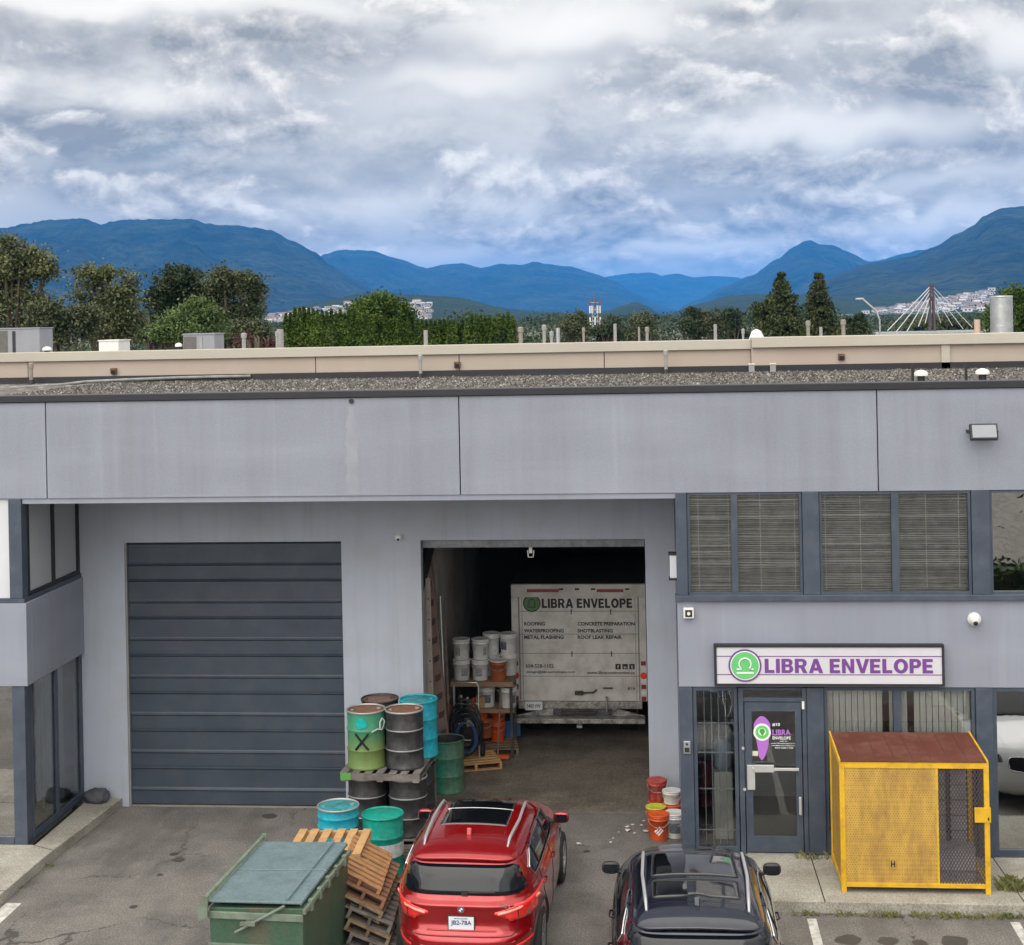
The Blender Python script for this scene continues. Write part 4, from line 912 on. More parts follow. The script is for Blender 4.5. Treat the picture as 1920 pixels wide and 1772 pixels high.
# undergrowth belt (far wood that reads as one mass)
rg0=random.Random(5); V=[];Fc=[]
for i in range(1500):
    px=rg0.uniform(-80,2050); D=rg0.uniform(170,330)
    if 530<px<960: continue
    if 1640<px<1860 and rg0.random()<.6: continue
    yh=H0-RO*(px-960); c=WD(px,yh,D); c.z=rg0.uniform(.5,4.6+1.6*noise.noise(Vector((px*.02,0,0))))
    for k in range(26): leaf_quad(V,Fc,c+Vector((rg0.gauss(0,1.2),rg0.gauss(0,1.2),rg0.gauss(0,.7))),rg0.uniform(.2,.45),rg0)
for i in range(2600):
    px=rg0.uniform(-80,2050); D=rg0.uniform(420,1500); c=WD(px,600,D); c.z=rg0.uniform(2,7.5+4*noise.noise(Vector((px*.013,D*.002,3)))-D*.002)*(.4 if 1560<px<1880 else 1)
    for k in range(34): leaf_quad(V,Fc,c+Vector((rg0.gauss(0,4),rg0.gauss(0,4),rg0.gauss(0,.8))),rg0.uniform(.4,.9),rg0)
m=MB(); m.add(V,Fc); tag(m.build('distant_wood',L_dark,fix=False),'band of dark distant woodland behind the roofs','wood',kind='stuff')
# cedar hedge: one clipped row
def hedge():
    rg=random.Random(11); D=62; u=D/F_PX; b=WD(750,600,D); b.z=0
    t=thing('cedar_hedge','long green cedar hedge with feathery tops behind the beige parapet','hedge',b); V=[];Fc=[]; cr=MB()
    px=536
    top=[(530,600),(540,585),(560,580),(600,582),(640,586),(700,592),(760,600),(820,606),(850,606),(880,596),(920,592),(955,590),(965,596),(972,610)]
    while px<968:
        yt=interp(top,px)+rg.uniform(-4,5); D2=D+rg.uniform(-.5,.5); tp=WD(px,yt,D2)-b; H=tp.z; r=.40
        for k in range(950):
            f=rg.random()**.8; z=H-2.7*(1-f)*(1); rr=r*(1.12-1.05*f**1.6)*rg.random()**.35; a=rg.uniform(0,6.28)
            leaf_quad(V,Fc,Vector((tp.x+math.cos(a)*rr,tp.y+math.sin(a)*rr,z+rg.uniform(0,.08))),.062*rg.uniform(.6,1.4),rg)
        cr.cyl((tp.x,tp.y+.1,0),(tp.x,tp.y+.1,H*.93),.16,.05,5,caps=False)
        px+=8.5
    m=MB(); m.add(V,Fc); m.build('foliage',L_hedge,t,fix=False); cr.build('trunks',M_bark,t)
hedge()
conifer('conifer_tree','taller left one of the two conifers left of the cable bridge',1468,105,503,640,108,L_con,11000,21)
conifer('conifer_tree','narrower right one of the two conifers left of the cable bridge',1537,108,503,640,90,L_con,10000,22)
tree('conifer_tree','bushy lower shoulder tree against the left conifer',1438,106,[(1440,590,20,24),(1445,612,28,24)],L_con,4000,.12,.35,23)
conifer('conifer_tree','small dark conifer right of the tall pair',1612,110,580,640,56,L_dark,4500,24)
conifer('conifer_tree','second small dark conifer between the tall pair and the small dark one',1590,118,590,640,40,L_dark,3000,25)
for i,(px,yt,wd,lab) in enumerate(((1080,588,46,'dark tree just left of the cell tower'),(1140,593,40,'dark tree just right of the cell tower'),(1205,590,44,'broad dark tree behind the pair of vent pipes'),(1298,580,28,'narrow dark tree, left one of three before the conifers'),(1333,578,26,'narrow dark tree, middle one of three before the conifers'),(1372,582,36,'narrow dark tree, right one of three before the conifers'))):
    yh=H0-RO*(px-960)
    tree('broadleaf_tree',lab,px,150,[(px,yt+14,wd*.42,14),(px-4,yt+28,wd*.55,16),(px+5,yt+42,wd*.6,16)],L_dark if i%2 else L_dull,3000,.16,.4,30+i)
tree('broadleaf_tree','green tree behind the big steel exhaust at the right edge',1900,75,[(1905,570,22,22),(1920,600,40,30),(1870,605,20,20),(1890,590,26,20)],L_hedge,8000,.11,.4,40)
tree('broadleaf_tree','low round trees mass under the cable bridge',1745,230,[(1740,606,30,9),(1775,604,24,8),(1720,614,30,8),(1800,612,24,8)],L_dull,5000,.25,.6,41)
# ================================================================ poles, mast, bridge
M_wood=pmat('grey_pole',(.46,.45,.42),.8,var=.15)
M_wire=pmat('wire',(.05,.05,.05),.6)
poles=[]
def upole(px,yt,D,label,arm=1.0):
    p=WD(px,yt,D); t=thing('utility_pole',label,'utility pole',(p.x,p.y,0)); 
    MB().cyl((0,0,0),(0,0,p.z),.16,.11,10).build('pole',M_wood,t)
    a=MB().box(-arm,arm,-.07,.07,p.z-.55,p.z-.40).build('crossarm',M_wood,t)
    for x in(-arm*.85,0 if False else arm*.85,-arm*.3): MB().cyl((x,0,p.z-.40),(x,0,p.z-.22),.05,n=6).build('insulator',M_white,a)
    poles.append(p)
upole(195,606,110,'utility pole with crossarm below the left trees'); upole(322,612,125,'utility pole with crossarm left of the small grey air unit'); upole(886,600,120,'utility pole in front of the right part of the hedge',.6)
upole(1612,603,180,'distant utility pole right of the conifers',.9)
def wire(a,b,sag,label):
    m=MB(); n=14; pts=[]
    for i in range(n+1): 
        s=i/n; p=a.lerp(b,s); p.z-=sag*4*s*(1-s); pts.append(p)
    m.tube(pts,.03,4); tag(m.build('overhead_wire',M_wire),label,'overhead wire','wires strung between the utility poles')
wl='thin sagging overhead wire between the utility poles'
P=[p-Vector((0,0,.3)) for p in poles]
lft=WD(-60,655,105)
for dx_ in(-.8,.8):
    o_=Vector((dx_,0,0)); wire(lft+o_,P[0]+o_,1.0,wl); wire(P[0]+o_,P[1]+o_,.8,wl); wire(P[1]+o_,WD(530,630,135)+o_,.8,wl)
wire(WD(940,612,170),WD(1260,606,175),.8,wl); wire(WD(1260,606,175),P[3],1.0,wl); wire(P[3],WD(1760,598,190),.8,wl); wire(WD(960,618,160),WD(1260,613,165),.8,wl)
# cell mast
p=WD(1115,551,300); t=thing('cell_tower','lattice cell tower with red and white antennas rising in the middle distance','cell tower',(p.x,p.y,0)); H=p.z
m=MB()
for i in range(4):
    sx,sy=((-1,-1),(1,-1),(1,1),(-1,1))[i]; m.cyl((sx*.8,sy*.8,0),(sx*.45,sy*.45,H*.78),.07,n=5)
for k in range(10):
    z0=H*.78*k/10; z1=H*.78*(k+1)/10; w0=.8-.35*k/10; w1=.8-.35*(k+1)/10
    for i in range(4):
        a=((-1,-1),(1,-1),(1,1),(-1,1))[i]; b=((-1,-1),(1,-1),(1,1),(-1,1))[(i+1)%4]
        m.cyl((a[0]*w0,a[1]*w0,z0),(b[0]*w1,b[1]*w1,z1),.05,n=4); m.cyl((a[0]*w1,a[1]*w1,z1),(b[0]*w1,b[1]*w1,z1),.05,n=4)
m.build('lattice_mast',M_galv,t)
for z,n_,mt in((H*.74,6,M_white),(H*.86,4,M_rust),(H*.55,4,M_white)):
    MB().cyl((0,0,z-.1),(0,0,z+.05),.9,n=10).build('platform',M_galv,t)
    for i in range(n_):
        a=6.28*i/n_; MB().box(-.14,.14,-.1,.1,-.7,.8,Matrix.Translation((math.cos(a)*1.0,math.sin(a)*1.0,z))@Matrix.Rotation(a,4,'Z')).build('antenna',mt,t)
MB().cyl((0,0,H*.78),(0,0,H),.16,.1,8).build('top_mast',M_rust,t)
# cable-stayed bridge
D=158; tp=WD(1746,533,D); t=thing('cable_bridge','cable stayed bridge with dark pylon and white stays at the far right','bridge',(tp.x,tp.y,0)); H=tp.z
M_pyl=pmat('pylon',(.07,.05,.07),.7)
MB().prism([(-.50,0),(-.24,0),(-.03,H),(-.20,H)],'y',-.3,.3).prism([(.24,0),(.50,0),(.20,H),(.03,H)],'y',-.3,.3).box(-.2,.2,-.25,.25,H*.84,H*.88).build('pylon',M_pyl,t)
M_stay=pmat('stay_cable',(.62,.62,.64),.5)
for i,(xe,ye,zt_) in enumerate(((1664,620,.97),(1679,624,.90),(1700,622,.82),(1722,612,.72),(1735,606,.62),(1823,614,.97),(1806,617,.88),(1786,611,.78),(1764,606,.66))):
    e=WD(xe,ye,D)-Vector(t.location); m=MB().cyl((0,-.15,H-(1-zt_)*3.2),(e.x,e.y,e.z),.05 if xe<1746 else .03,n=5); m.build('stay_cable',M_stay,t)
e0=WD(1640,623,D)-Vector(t.location); e1=WD(1850,618,D)-Vector(t.location)
MB().prism([(e0.x,e0.z-.25),(e1.x,e1.z-.25),(e1.x,e1.z),(e0.x,e0.z)],'y',-1.2,1.2).build('deck',M_galv,t)
# street lamp
p=WD(1649,585,150); t=thing('street_lamp','curved arm street lamp left of the cable bridge','street lamp',(p.x,p.y,0))
MB().tube([(0,0,0),(0,0,p.z-.8),(-.3,0,p.z+.1),(-1.6,0,p.z+1.3)],.09,8).build('pole',M_galv,t); MB().box(-2.3,-1.5,-.15,.15,p.z+1.25,p.z+1.42).build('lamp_head',M_galv,t,bevel=.03)
# ================================================================ cars
def paint(name,c,metal=.35,rough=.32):
    if name in MATS: return MATS[name]
    m=bpy.data.materials.new(name); m.use_nodes=True; t=m.node_tree; k=NT(t); b=t.nodes['Principled BSDF']
    o=k.n('ShaderNodeTexCoord').outputs['Object']
    f=k.noise(o,700,2,.5); d=k.noise(o,3,6,.65)
    col=k.mix(k.m('MULTIPLY',f,.35),c,tuple(x*1.6 for x in c)); col=k.mix(k.m('MULTIPLY',k.ramp(d,[(.5,(0,0,0)),(.75,(1,1,1))]),.08),col,(.25,.22,.2))
    t.links.new(col,b.inputs['Base Color']); b.inputs['Metallic'].default_value=metal; b.inputs['Roughness'].default_value=rough
    b.inputs['Coat Weight'].default_value=1; b.inputs['Coat Roughness'].default_value=.03
    MATS[name]=m; return m
M_cglass=pmat('tinted_car_glass',(.006,.008,.012),.04,var=.05,vs=1,spec=.5,coat=.15)
M_chrome=pmat('chrome_trim',(.75,.76,.78),.18,metal=1.0,var=.03)
M_rail=pmat('roof_rail_aluminium',(.62,.62,.64),.35,metal=.6,var=.04)
M_tyre=pmat('tyre_rubber',(.018,.018,.018),.85,var=.2,vs=10,bump=.2,bs=80)
M_rim=pmat('alloy_rim',(.42,.43,.45),.3,metal=.8,var=.05)
M_clad=pmat('black_cladding',(.022,.022,.024),.6,var=.15,vs=8)
M_rlamp=pmat('red_lamp_lens',(.95,.035,.03),.12,var=.1,vs=3,coat=1.0)
M_rlamp2=pmat('bright_red_lamp_lens',(1.0,.30,.24),.12,var=.1,vs=3,coat=1.0)
M_hlamp=pmat('clear_lamp_lens',(.10,.11,.12),.08,var=.8,vs=14,coat=1.0,metal=.5)
M_plate=pmat('plate_white',(.70,.72,.74),.4,var=.04); M_plblue=pmat('plate_blue',(.03,.06,.20),.5)
M_gap=pmat('panel_gap',(.004,.004,.005),.8,var=.1)
def cr(p0,p1,p2,p3,t):
    return .5*((2*p1)+(-p0+p2)*t+(2*p0-5*p1+4*p2-p3)*t*t+(-p0+3*p1-3*p2+p3)*t**3)
def car(name,label,loc,rz,paintm,sc=(1,1,1),style=0,plate=None):
    T=thing(name,label,'car',loc,rz)
    #      z    yf    yr    w    nf  nr
    S=[(.20,2.00,-2.02,.80,3.2,4.0),(.27,2.12,-2.14,.865,3.2,4.2),(.38,2.19,-2.19,.90,3.0,4.2),(.52,2.22,-2.22,.91,2.9,4.2),(.60,2.21,-2.21,.91,2.9,4.4),
       (.64,2.20,-2.15,.91,2.9,4.6),(.74,2.18,-2.11,.915,2.9,4.6),(.84,2.13,-2.12,.91,2.9,4.6),(.92,2.05,-2.13,.905,2.9,4.8),(.965,1.93,-2.145,.895,3.0,4.8),(.99,1.80,-2.12,.885,3.2,4.8),
       (1.02,1.50,-2.085,.872,3.4,4.8),(1.05,1.20,-2.065,.862,3.6,4.8),(1.08,1.02,-2.05,.85,3.8,4.8),(1.18,.86,-2.02,.815,4.2,5.2),(1.30,.64,-1.98,.765,4.6,5.8),(1.42,.40,-1.92,.71,5.0,6.4),
       (1.455,.33,-1.90,.69,5.0,6.6),(1.475,.28,-1.99,.68,5.2,7.0),(1.50,.22,-2.00,.665,5.2,7.0),(1.53,.13,-1.93,.64,5.2,6.6),(1.56,.0,-1.74,.59,5.0,6.0),(1.58,-.13,-1.50,.51,4.6,5),(1.592,-.28,-1.2,.40,4,4.4),(1.598,-.5,-.95,.2,3,3)]
    rings=[]; K=len(S)
    for i in range(K-1):
        a=S[max(i-1,0)];b=S[i];c=S[i+1];d=S[min(i+2,K-1)]; n=3 if .6<b[0]<1.5 else 2
        if 1.06<b[0]<1.40: n=5
        for j in range(n):
            t=j/n; rings.append([cr(a[q],b[q],c[q],d[q],t) if q else b[0]+(c[0]-b[0])*t for q in range(6)])
    rings.append(list(S[-1]))
    N=112; V=[];F=[]
    for z,yf,yr,w_,nf,nr in rings:
        ym=(yf+yr)/2
        for k in range(N):
            a=2*math.pi*k/N; ca,sa=math.cos(a),math.sin(a); n=nf if sa>0 else nr
            x=w_*math.copysign(abs(ca)**(2/n),ca); h=(yf-ym) if sa>0 else (ym-yr); y=ym+h*math.copysign(abs(sa)**(2/n),sa)
            zz=z
            if yf>1.0 and z>.9: zz+= -.03*(abs(x)/.9)**2*min(1,max(0,(y-.9)))
            if z>1.44: zz-=.035*(abs(x)/.7)**2.0
            V.append((x,y,zz))
    R_=len(rings)
    for i in range(R_-1):
        for k in range(N): F.append((i*N+k,i*N+(k+1)%N,(i+1)*N+(k+1)%N,(i+1)*N+k))
    F.append(tuple(range(N))[::-1]); F.append(tuple(range((R_-1)*N,R_*N)))
    V=[(x*sc[0],y*sc[1],z*sc[2]) for x,y,z in V]
    m=MB(); m.add(V,F,True); body=m.build('body',paintm,T)
    bvh=BVHTree.FromPolygons([Vector(v) for v in V],F)
    sx,sy,sz=sc
    # wheel arches cut with a boolean
    wy=(1.335*sy,-1.335*sy); wr=.345
    cut=MB()
    for y in wy:
        for s in(-1,1): cut.cyl((s*.60*sx,y,.35),(s*1.2*sx,y,.35),wr+.055,n=40,smooth=False)
    co=cut.build('cutter',None); 
    bo=body.modifiers.new('b','BOOLEAN'); bo.object=co; bo.operation='DIFFERENCE'; bo.solver='EXACT'
    bpy.context.view_layer.update()
    me=bpy.data.meshes.new_from_object(body.evaluated_get(bpy.context.evaluated_depsgraph_get()))
    body.modifiers.clear(); body.data=me; me.name='body'; me.materials.clear(); me.materials.append(paintm)
    bpy.data.objects.remove(co)
    def proj(u,v,axis,off):
        if axis=='L': o=Vector((-3,u*sy,v*sz)); d=Vector((1,0,0))
        if axis=='R': o=Vector((3,u*sy,v*sz)); d=Vector((-1,0,0))
        if axis=='B': o=Vector((u*sx,-4,v*sz)); d=Vector((0,1,0))
        if axis=='F': o=Vector((u*sx,4,v*sz)); d=Vector((0,-1,0))
        if axis=='T': o=Vector((u*sx,v*sy,4)); d=Vector((0,0,-1))
        h=bvh.ray_cast(o,d)
        if h[0] is None:
            h=bvh.find_nearest(o+d*2.2); 
        n=h[1]; 
        if n.dot(d)>0: n=-n
        return h[0]+n*off
    def rpoly(poly,r,seg=5):
        out=[]; n=len(poly)
        for i in range(n):
            p=Vector(poly[i]); a=Vector(poly[i-1])-p; b=Vector(poly[(i+1)%n])-p
            rr=min(r,a.length*.45,b.length*.45); p0=p+a.normalized()*rr; p1=p+b.normalized()*rr
            for k in range(seg+1):
                t=k/seg; out.append(tuple(p0*(1-t)**2+p*2*t*(1-t)+p1*t*t))
        return out
    def patch(name_,poly,axis,mat,off=.004,r=.05,step=.06,parent=T,th=.005,lab=None):
        poly=rpoly(poly,r) if r else poly
        bm=bmesh.new(); vs=[bm.verts.new((a,b,0)) for a,b in poly]; bm.faces.new(vs)
        for ax in(0,1):
            lo=min(p[ax] for p in poly); hi=max(p[ax] for p in poly); n=int((hi-lo)/step)
            for i in range(1,n+1):
                c=[0,0,0]; c[ax]=lo+(hi-lo)*i/(n+1); no=[0,0,0]; no[ax]=1
                bmesh.ops.bisect_plane(bm,geom=bm.verts[:]+bm.edges[:]+bm.faces[:],plane_co=c,plane_no=no)
        bmesh.ops.triangulate(bm,faces=[f for f in bm.faces if len(f.verts)>4])
        for v in bm.verts: v.co=proj(v.co.x,v.co.y,axis,off)
        bmesh.ops.recalc_face_normals(bm,faces=bm.faces)
        # make them point away from the body
        f=max(bm.faces,key=lambda q:q.calc_area()); c=f.calc_center_median(); h=bvh.find_nearest(c)
        if (c-h[0]).dot(f.normal)<0: bmesh.ops.reverse_faces(bm,faces=bm.faces)
        me=bpy.data.meshes.new(name_); bm.to_mesh(me); bm.free(); me.polygons.foreach_set('use_smooth',[True]*len(me.polygons)); me.materials.append(mat)
        o=bpy.data.objects.new(name_,me); COL.objects.link(o); o.parent=parent
        s=o.modifiers.new('solid','SOLIDIFY'); s.thickness=th+off; s.offset=-1
        if lab: o['label']=lab
        return o
    def line(name_,pts,axis,mat,rad=.004,closed=False,off=0.0,parent=T,n=6,rnd=0,sub=10):
        if rnd: pts=rpoly(pts,rnd)
        if closed: pts=list(pts)+[pts[0]]
        P=[]
        for a,b in zip(pts[:-1],pts[1:]):
            L=math.hypot(a[0]-b[0],a[1]-b[1]); k=max(1,int(L*sub))
            for i in range(k): P.append(proj(a[0]+(b[0]-a[0])*i/k,a[1]+(b[1]-a[1])*i/k,axis,off))
        P.append(proj(pts[-1][0],pts[-1][1],axis,off))
        return MB().tube(P,rad,n).build(name_,mat,parent)
    # glass
    rw=[(-.65,1.395),(.65,1.395),(.765,1.12),(.70,1.065),(-.70,1.065),(-.765,1.12)]
    rwo=patch('rear_window',rw,'B',M_cglass,.005,.07)
    # wiper on the rear window
    a=proj(0.02,1.095,'B',.02); b=proj(.40,1.105,'B',.02)
    wp=MB().tube([a,b],.009,6).box(-.02+a.x,.05+a.x,a.y-.02,a.y+.01,a.z-.03,a.z+.02).build('rear_wiper',M_clad,rwo)
    patch('windscreen',[(-.60,.30),(.60,.30),(.76,.93),(-.76,.93)],'T',M_cglass,.004,.06)
    for s in('L','R'):
        sw=[(.75,1.115),(.28,1.375),(-.15,1.43),(-.85,1.435),(-1.30,1.40),(-1.62,1.27),(-1.50,1.145)]
        w_=patch('side_window',sw,s,M_cglass,.004,.05)
        line('window_trim',sw,s,M_chrome if style!=2 else M_clad,.012,True,.010,w_,rnd=.05)
        for yy,y2 in((-.30,-.27),(-1.12,-1.19)): line('window_pillar',[(yy,1.125),(y2,1.43)],s,M_gap,.018,False,.003,w_,4)
        # door seams and handles
        line('door_seam',[(.85,.42),(.88,.98),(.80,1.10)],s,M_gap,.0055,sub=14); line('door_seam',[(-.30,.36),(-.29,1.10)],s,M_gap,.0055,sub=14)
        line('door_seam',[(-.98,.62),(-1.18,.85),(-1.22,1.13)],s,M_gap,.0055,sub=14)
        for yy in(-.14,-1.02):
            h0=proj(yy,.93,s,.028); h1=proj(yy-.17,.935,s,.028); MB().tube([proj(yy+.02,.93,s,0),h0,h1,proj(yy-.19,.935,s,0)],.012,8).build('door_handle',paintm,T)
        # cladding along sill and arches
        patch('sill_cladding',[(-.95,.215),(.95,.215),(.93,.30),(-.93,.30)],s,M_clad,.006,.02)
        for y in(1.335,-1.335):
            arc=[(y+math.cos(t)*.43/sy,.35/sz+math.sin(t)*.43/sz) for t in[R(-8)+R(196)*i/20 for i in range(21)]]
            line('arch_trim',[p for p in arc if p[1]>.24],s,M_clad,.022,sub=6)
            # wheels
            q=1 if s=='R' else -1; yc=y*sy; xo=q*.895*sx; xi=q*.68*sx
            tm=MB(); prof=[(.215,-.10),(.30,-.112),(.335,-.10),(wr,-.07),(wr,.07),(.335,.10),(.30,.112),(.215,.10)]
            for r_,o_ in prof: pass
            n=40; vs=[];fs=[]
            for r_,o_ in prof:
                for k in range(n): t=2*math.pi*k/n; vs.append((q*(.79*sx+o_),yc+r_*math.cos(t),.345+r_*math.sin(t)))
            for i in range(len(prof)-1):
                for k in range(n): fs.append((i*n+k,i*n+(k+1)%n,(i+1)*n+(k+1)%n,(i+1)*n+k))
            W_=MB(); W_.add(vs,fs,True); wh=W_.build('wheel',M_tyre,T)
            rm=MB(); xr=q*(.79*sx+.085)
            rm.cyl((q*(.79*sx-.09),yc,.345),(q*(.79*sx+.02),yc,.345),.22,n=32); 
            vs=[];fs=[]
            for r_,o_ in((.222,.108),(.20,.105),(.195,.03)):
                for k in range(n): t=2*math.pi*k/n; vs.append((q*(.79*sx+o_),yc+r_*math.cos(t),.345+r_*math.sin(t)))
            for i in range(2):
                for k in range(n): fs.append((i*n+k,i*n+(k+1)%n,(i+1)*n+(k+1)%n,(i+1)*n+k))
            rm.add(vs,fs,True)
            for k in range(10):
                t=2*math.pi*k/10+(.13 if k%2 else -.13); rm.cyl((xr,yc+.03*math.cos(t),.345+.03*math.sin(t)),(xr,yc+.205*math.cos(t),.345+.205*math.sin(t)),.016,.012,6)
            rm.cyl((q*.79*sx,yc,.345),(xr+q*.012,yc,.345),.045,n=14); rm.build('rim',M_rim,wh)
            mm=MB().cyl((q*.62*sx,yc,.36),(q*.70*sx,yc,.36),.385,n=30); mm.build('wheel_well',M_gap,T)
        # mirror
        q=1 if s=='R' else -1; b0=proj(.62,1.08,s,0)
        mm=MB().tube([b0,b0+Vector((q*.11,-.0,.02))],.022,8).build('mirror_arm',M_clad,T)
        bm=bmesh.new(); bmesh.ops.create_uvsphere(bm,u_segments=20,v_segments=12,radius=1)
        for v in bm.verts:
            c=v.co.copy(); v.co=Vector((math.copysign(abs(c.x)**.7,c.x)*.11,(math.copysign(abs(c.y)**.8,c.y)*(.075 if c.y>0 else .035)),math.copysign(abs(c.z)**.7,c.z)*.075))+b0+Vector((q*.17,0,.06))
        me=bpy.data.meshes.new('mirror'); bm.to_mesh(me); bm.free(); me.polygons.foreach_set('use_smooth',[True]*len(me.polygons)); me.materials.append(paintm if style!=1 else M_blackp)
        mo=bpy.data.objects.new('mirror',me); COL.objects.link(mo); mo.parent=T
        c=b0+Vector((q*.17,-.037,.06)); MB().box(c.x-.085,c.x+.085,c.y-.004,c.y,c.z-.05,c.z+.05).build('mirror_glass',M_cglass,mo)
        # roof rail
        P=[Vector((q*(.555-.04*abs(i-6)/6*(1 if i>6 else .3))*sx,(.02-1.72*i/12)*sy,0)) for i in range(13)]
        for i,p in enumerate(P):
            h=bvh.ray_cast(Vector((p.x,p.y,4)),Vector((0,0,-1))); p.z=h[0].z+(.042 if 0<i<12 else .0)
        MB().tube(P,[.012]+[.019]*11+[.012],8).build('roof_rail',M_rail,T)
        # lamps
        tl=[(q*.89,.975),(q*.70,.975),(q*.40,.895),(q*.40,.865),(q*.62,.785),(q*.89,.775)]
        if q<0: tl=tl[::-1]
        tlo=patch('tail_light',tl,'B',M_rlamp,.010,.02,.05)
        line('light_bar',[(q*.86,.93),(q*.68,.93),(q*.44,.878)],'B',M_rlamp2,.018,False,.016,tlo)
        line('light_gap',[(q*.665,.955),(q*.665,.80)],'B',M_gap,.004,False,.016,tlo)
        patch('tail_light_side',[(-1.90,.78),(-1.72,.90),(-1.90,.975),(-2.06,.975),(-2.06,.78)],s,M_rlamp,.010,.02,.05)
        hl=[(q*.88,.70),(q*.86,.88),(q*.44,.83),(q*.42,.72)]
        patch('headlight',hl,'F',M_hlamp,.008,.03,.05); 
        patch('fog_reflector',[(q*.82,.52),(q*.62,.50),(q*.62,.47),(q*.82,.48)],'B',M_rlamp,.008,.01,.05)
        patch('kidney_grille',[(q*.06,.60),(q*.33,.62),(q*.33,.80),(q*.06,.81)],'F',M_gap,.01,.05,.05); line('grille_rim',[(q*.06,.60),(q*.33,.62),(q*.33,.80),(q*.06,.81)],'F',M_chrome,.010,True,.012,rnd=.05)
        patch('bumper_intake',[(q*.86,.36),(q*.84,.54),(q*.55,.50),(q*.52,.38)],'F',M_gap,.01,.06,.05); line('hood_crease',[(q*.42,1.0),(q*.36,1.9)],'T',paintm,.008,sub=8)
    # rear details
    patch('rear_bumper_cladding',[(-.86,.215),(.86,.215),(.84,.36),(.55,.42),(-.55,.42),(-.84,.36)],'B',M_clad,.008,.03)
    patch('skid_plate',[(-.42,.22),(.42,.22),(.38,.31),(-.38,.31)],'B',M_rail,.016,.02)
    line('tailgate_seam',[(-.80,1.00),(-.66,.965),(-.66,.66),(-.60,.62),(.60,.62),(.66,.66),(.66,.965),(.80,1.00)],'B',M_gap,.0055,sub=14)
    line('bumper_crease',[(-.80,.60),(-.45,.50),(.45,.50),(.80,.60)],'B',paintm,.012,sub=8)
    line('spoiler_seam',[(-.66,1.452),(.66,1.452)],'B',M_gap,.006)
    line('plate_ledge',[(-.42,.675),(.42,.675)],'B',paintm,.012)
    c=proj(0,.93,'B',.0); e=MB().cyl((0,c.y+.01,c.z),(0,c.y-.012,c.z),.041,n=28,smooth=False).build('round_badge',M_chrome,T)
    MB().cyl((0,c.y-.0121,c.z),(0,c.y-.0145,c.z),.034,n=28,smooth=False).build('badge_ring',M_blackp,e)
    for q,mt in enumerate((M_wht,pmat('badge_blue',(.05,.2,.6),.4),M_wht,MATS['badge_blue'])):
        a0=R(90*q); MB().prism([(0,c.z)]+[(.024*math.cos(a0+R(90)*i/6),c.z+.024*math.sin(a0+R(90)*i/6)) for i in range(7)],'y',c.y-.0165,c.y-.0146).build('badge_quarter',mt,e)
    if plate:
        c=proj(0,.765,'B',.012); y=c.y-.004
        pf=MB().box(-.165,.165,y-.008,y+.012,c.z-.088,c.z+.088).build('number_plate',M_clad,T,bevel=.004)
        MB().box(-.152,.152,y-.012,y-.0082,c.z-.076,c.z+.076).build('plate_face',M_plate,pf)
        text(plate,'plate_number',.25,.068,M_plblue,pf,face_front(0,y-.0125,c.z-.035),.02,align='C')
        text('BRITISH COLUMBIA','plate_province',.16,.014,M_plblue,pf,face_front(0,y-.0125,c.z+.048),.0,align='C')
        c2=proj(.50,.99,'B',.0)
        text('X1','model_letters',.13,.042,M_chrome,T,face_front(.46,proj(.5,.975,'B',.004).y-.004,.955),.02)
    # glazed roof
    M_roofg=pmat('black_glass_roof',(.006,.007,.009),.03,var=.02,spec=1.0,coat=1.0)
    if style==1:
        g1=patch('glass_roof',[(-.46,-.86),(.46,-.86),(.44,-.10),(-.44,-.10)],'T',M_roofg,.004,.05); line('roof_seal',[(-.46,-.86),(.46,-.86),(.44,-.10),(-.44,-.10)],'T',M_clad,.009,True,.002,g1,rnd=.05)
        g2=patch('glass_roof',[(-.45,-1.44),(-.16,-1.43),(0,-1.36),(.16,-1.43),(.45,-1.44),(.45,-.98),(-.45,-.98)],'T',M_roofg,.004,.05); line('roof_seal',[(-.45,-1.44),(-.16,-1.43),(0,-1.36),(.16,-1.43),(.45,-1.44),(.45,-.98),(-.45,-.98)],'T',M_clad,.009,True,.002,g2,rnd=.05)
    else:
        g1=patch('glass_roof',[(-.43,-1.08),(.43,-1.08),(.42,.10),(-.42,.10)],'T',M_roofg,.004,.03); line('glass_roof_joint',[(-.43,-.46),(.43,-.46)],'T',M_rail,.005,False,.004,g1)
    c=proj(0,-1.36 if style!=1 else -1.56,'T',0)
    MB().prism([(c.y+.11,c.z-.01),(c.y+.05,c.z+.025),(c.y-.06,c.z+.08),(c.y-.09,c.z-.01)],'x',-.032,.032).build('antenna_fin',paintm,T,bevel=.012)
    line('roof_seam',[(-.60,-1.58),(-.3,-1.54),(.3,-1.54),(.60,-1.58)],'T',M_gap,.003)
    return T
car('parked_car','metallic red compact suv parked in front of the open garage bay',(-2.38,-4.33,0),R(-2.0),paint('red_paint',(.31,.003,.006),.45,.22),(1,1,1),0,'JB2-78A')
car('parked_car','dark blue black suv with silver roof rails parked before the office corner',(.30,-6.45,0),R(.5),paint('midnight_paint',(.006,.009,.022),.4,.18),(1.05,1.05,1.07),1,None)
car('parked_car','white suv parked at right, seen only mirrored in the office window beside the yellow cage',(5.78,-6.9,0),R(0),paint('white_car_paint',(.62,.64,.66),0.0,.4),(1.04,1.04,1.04),2,None)
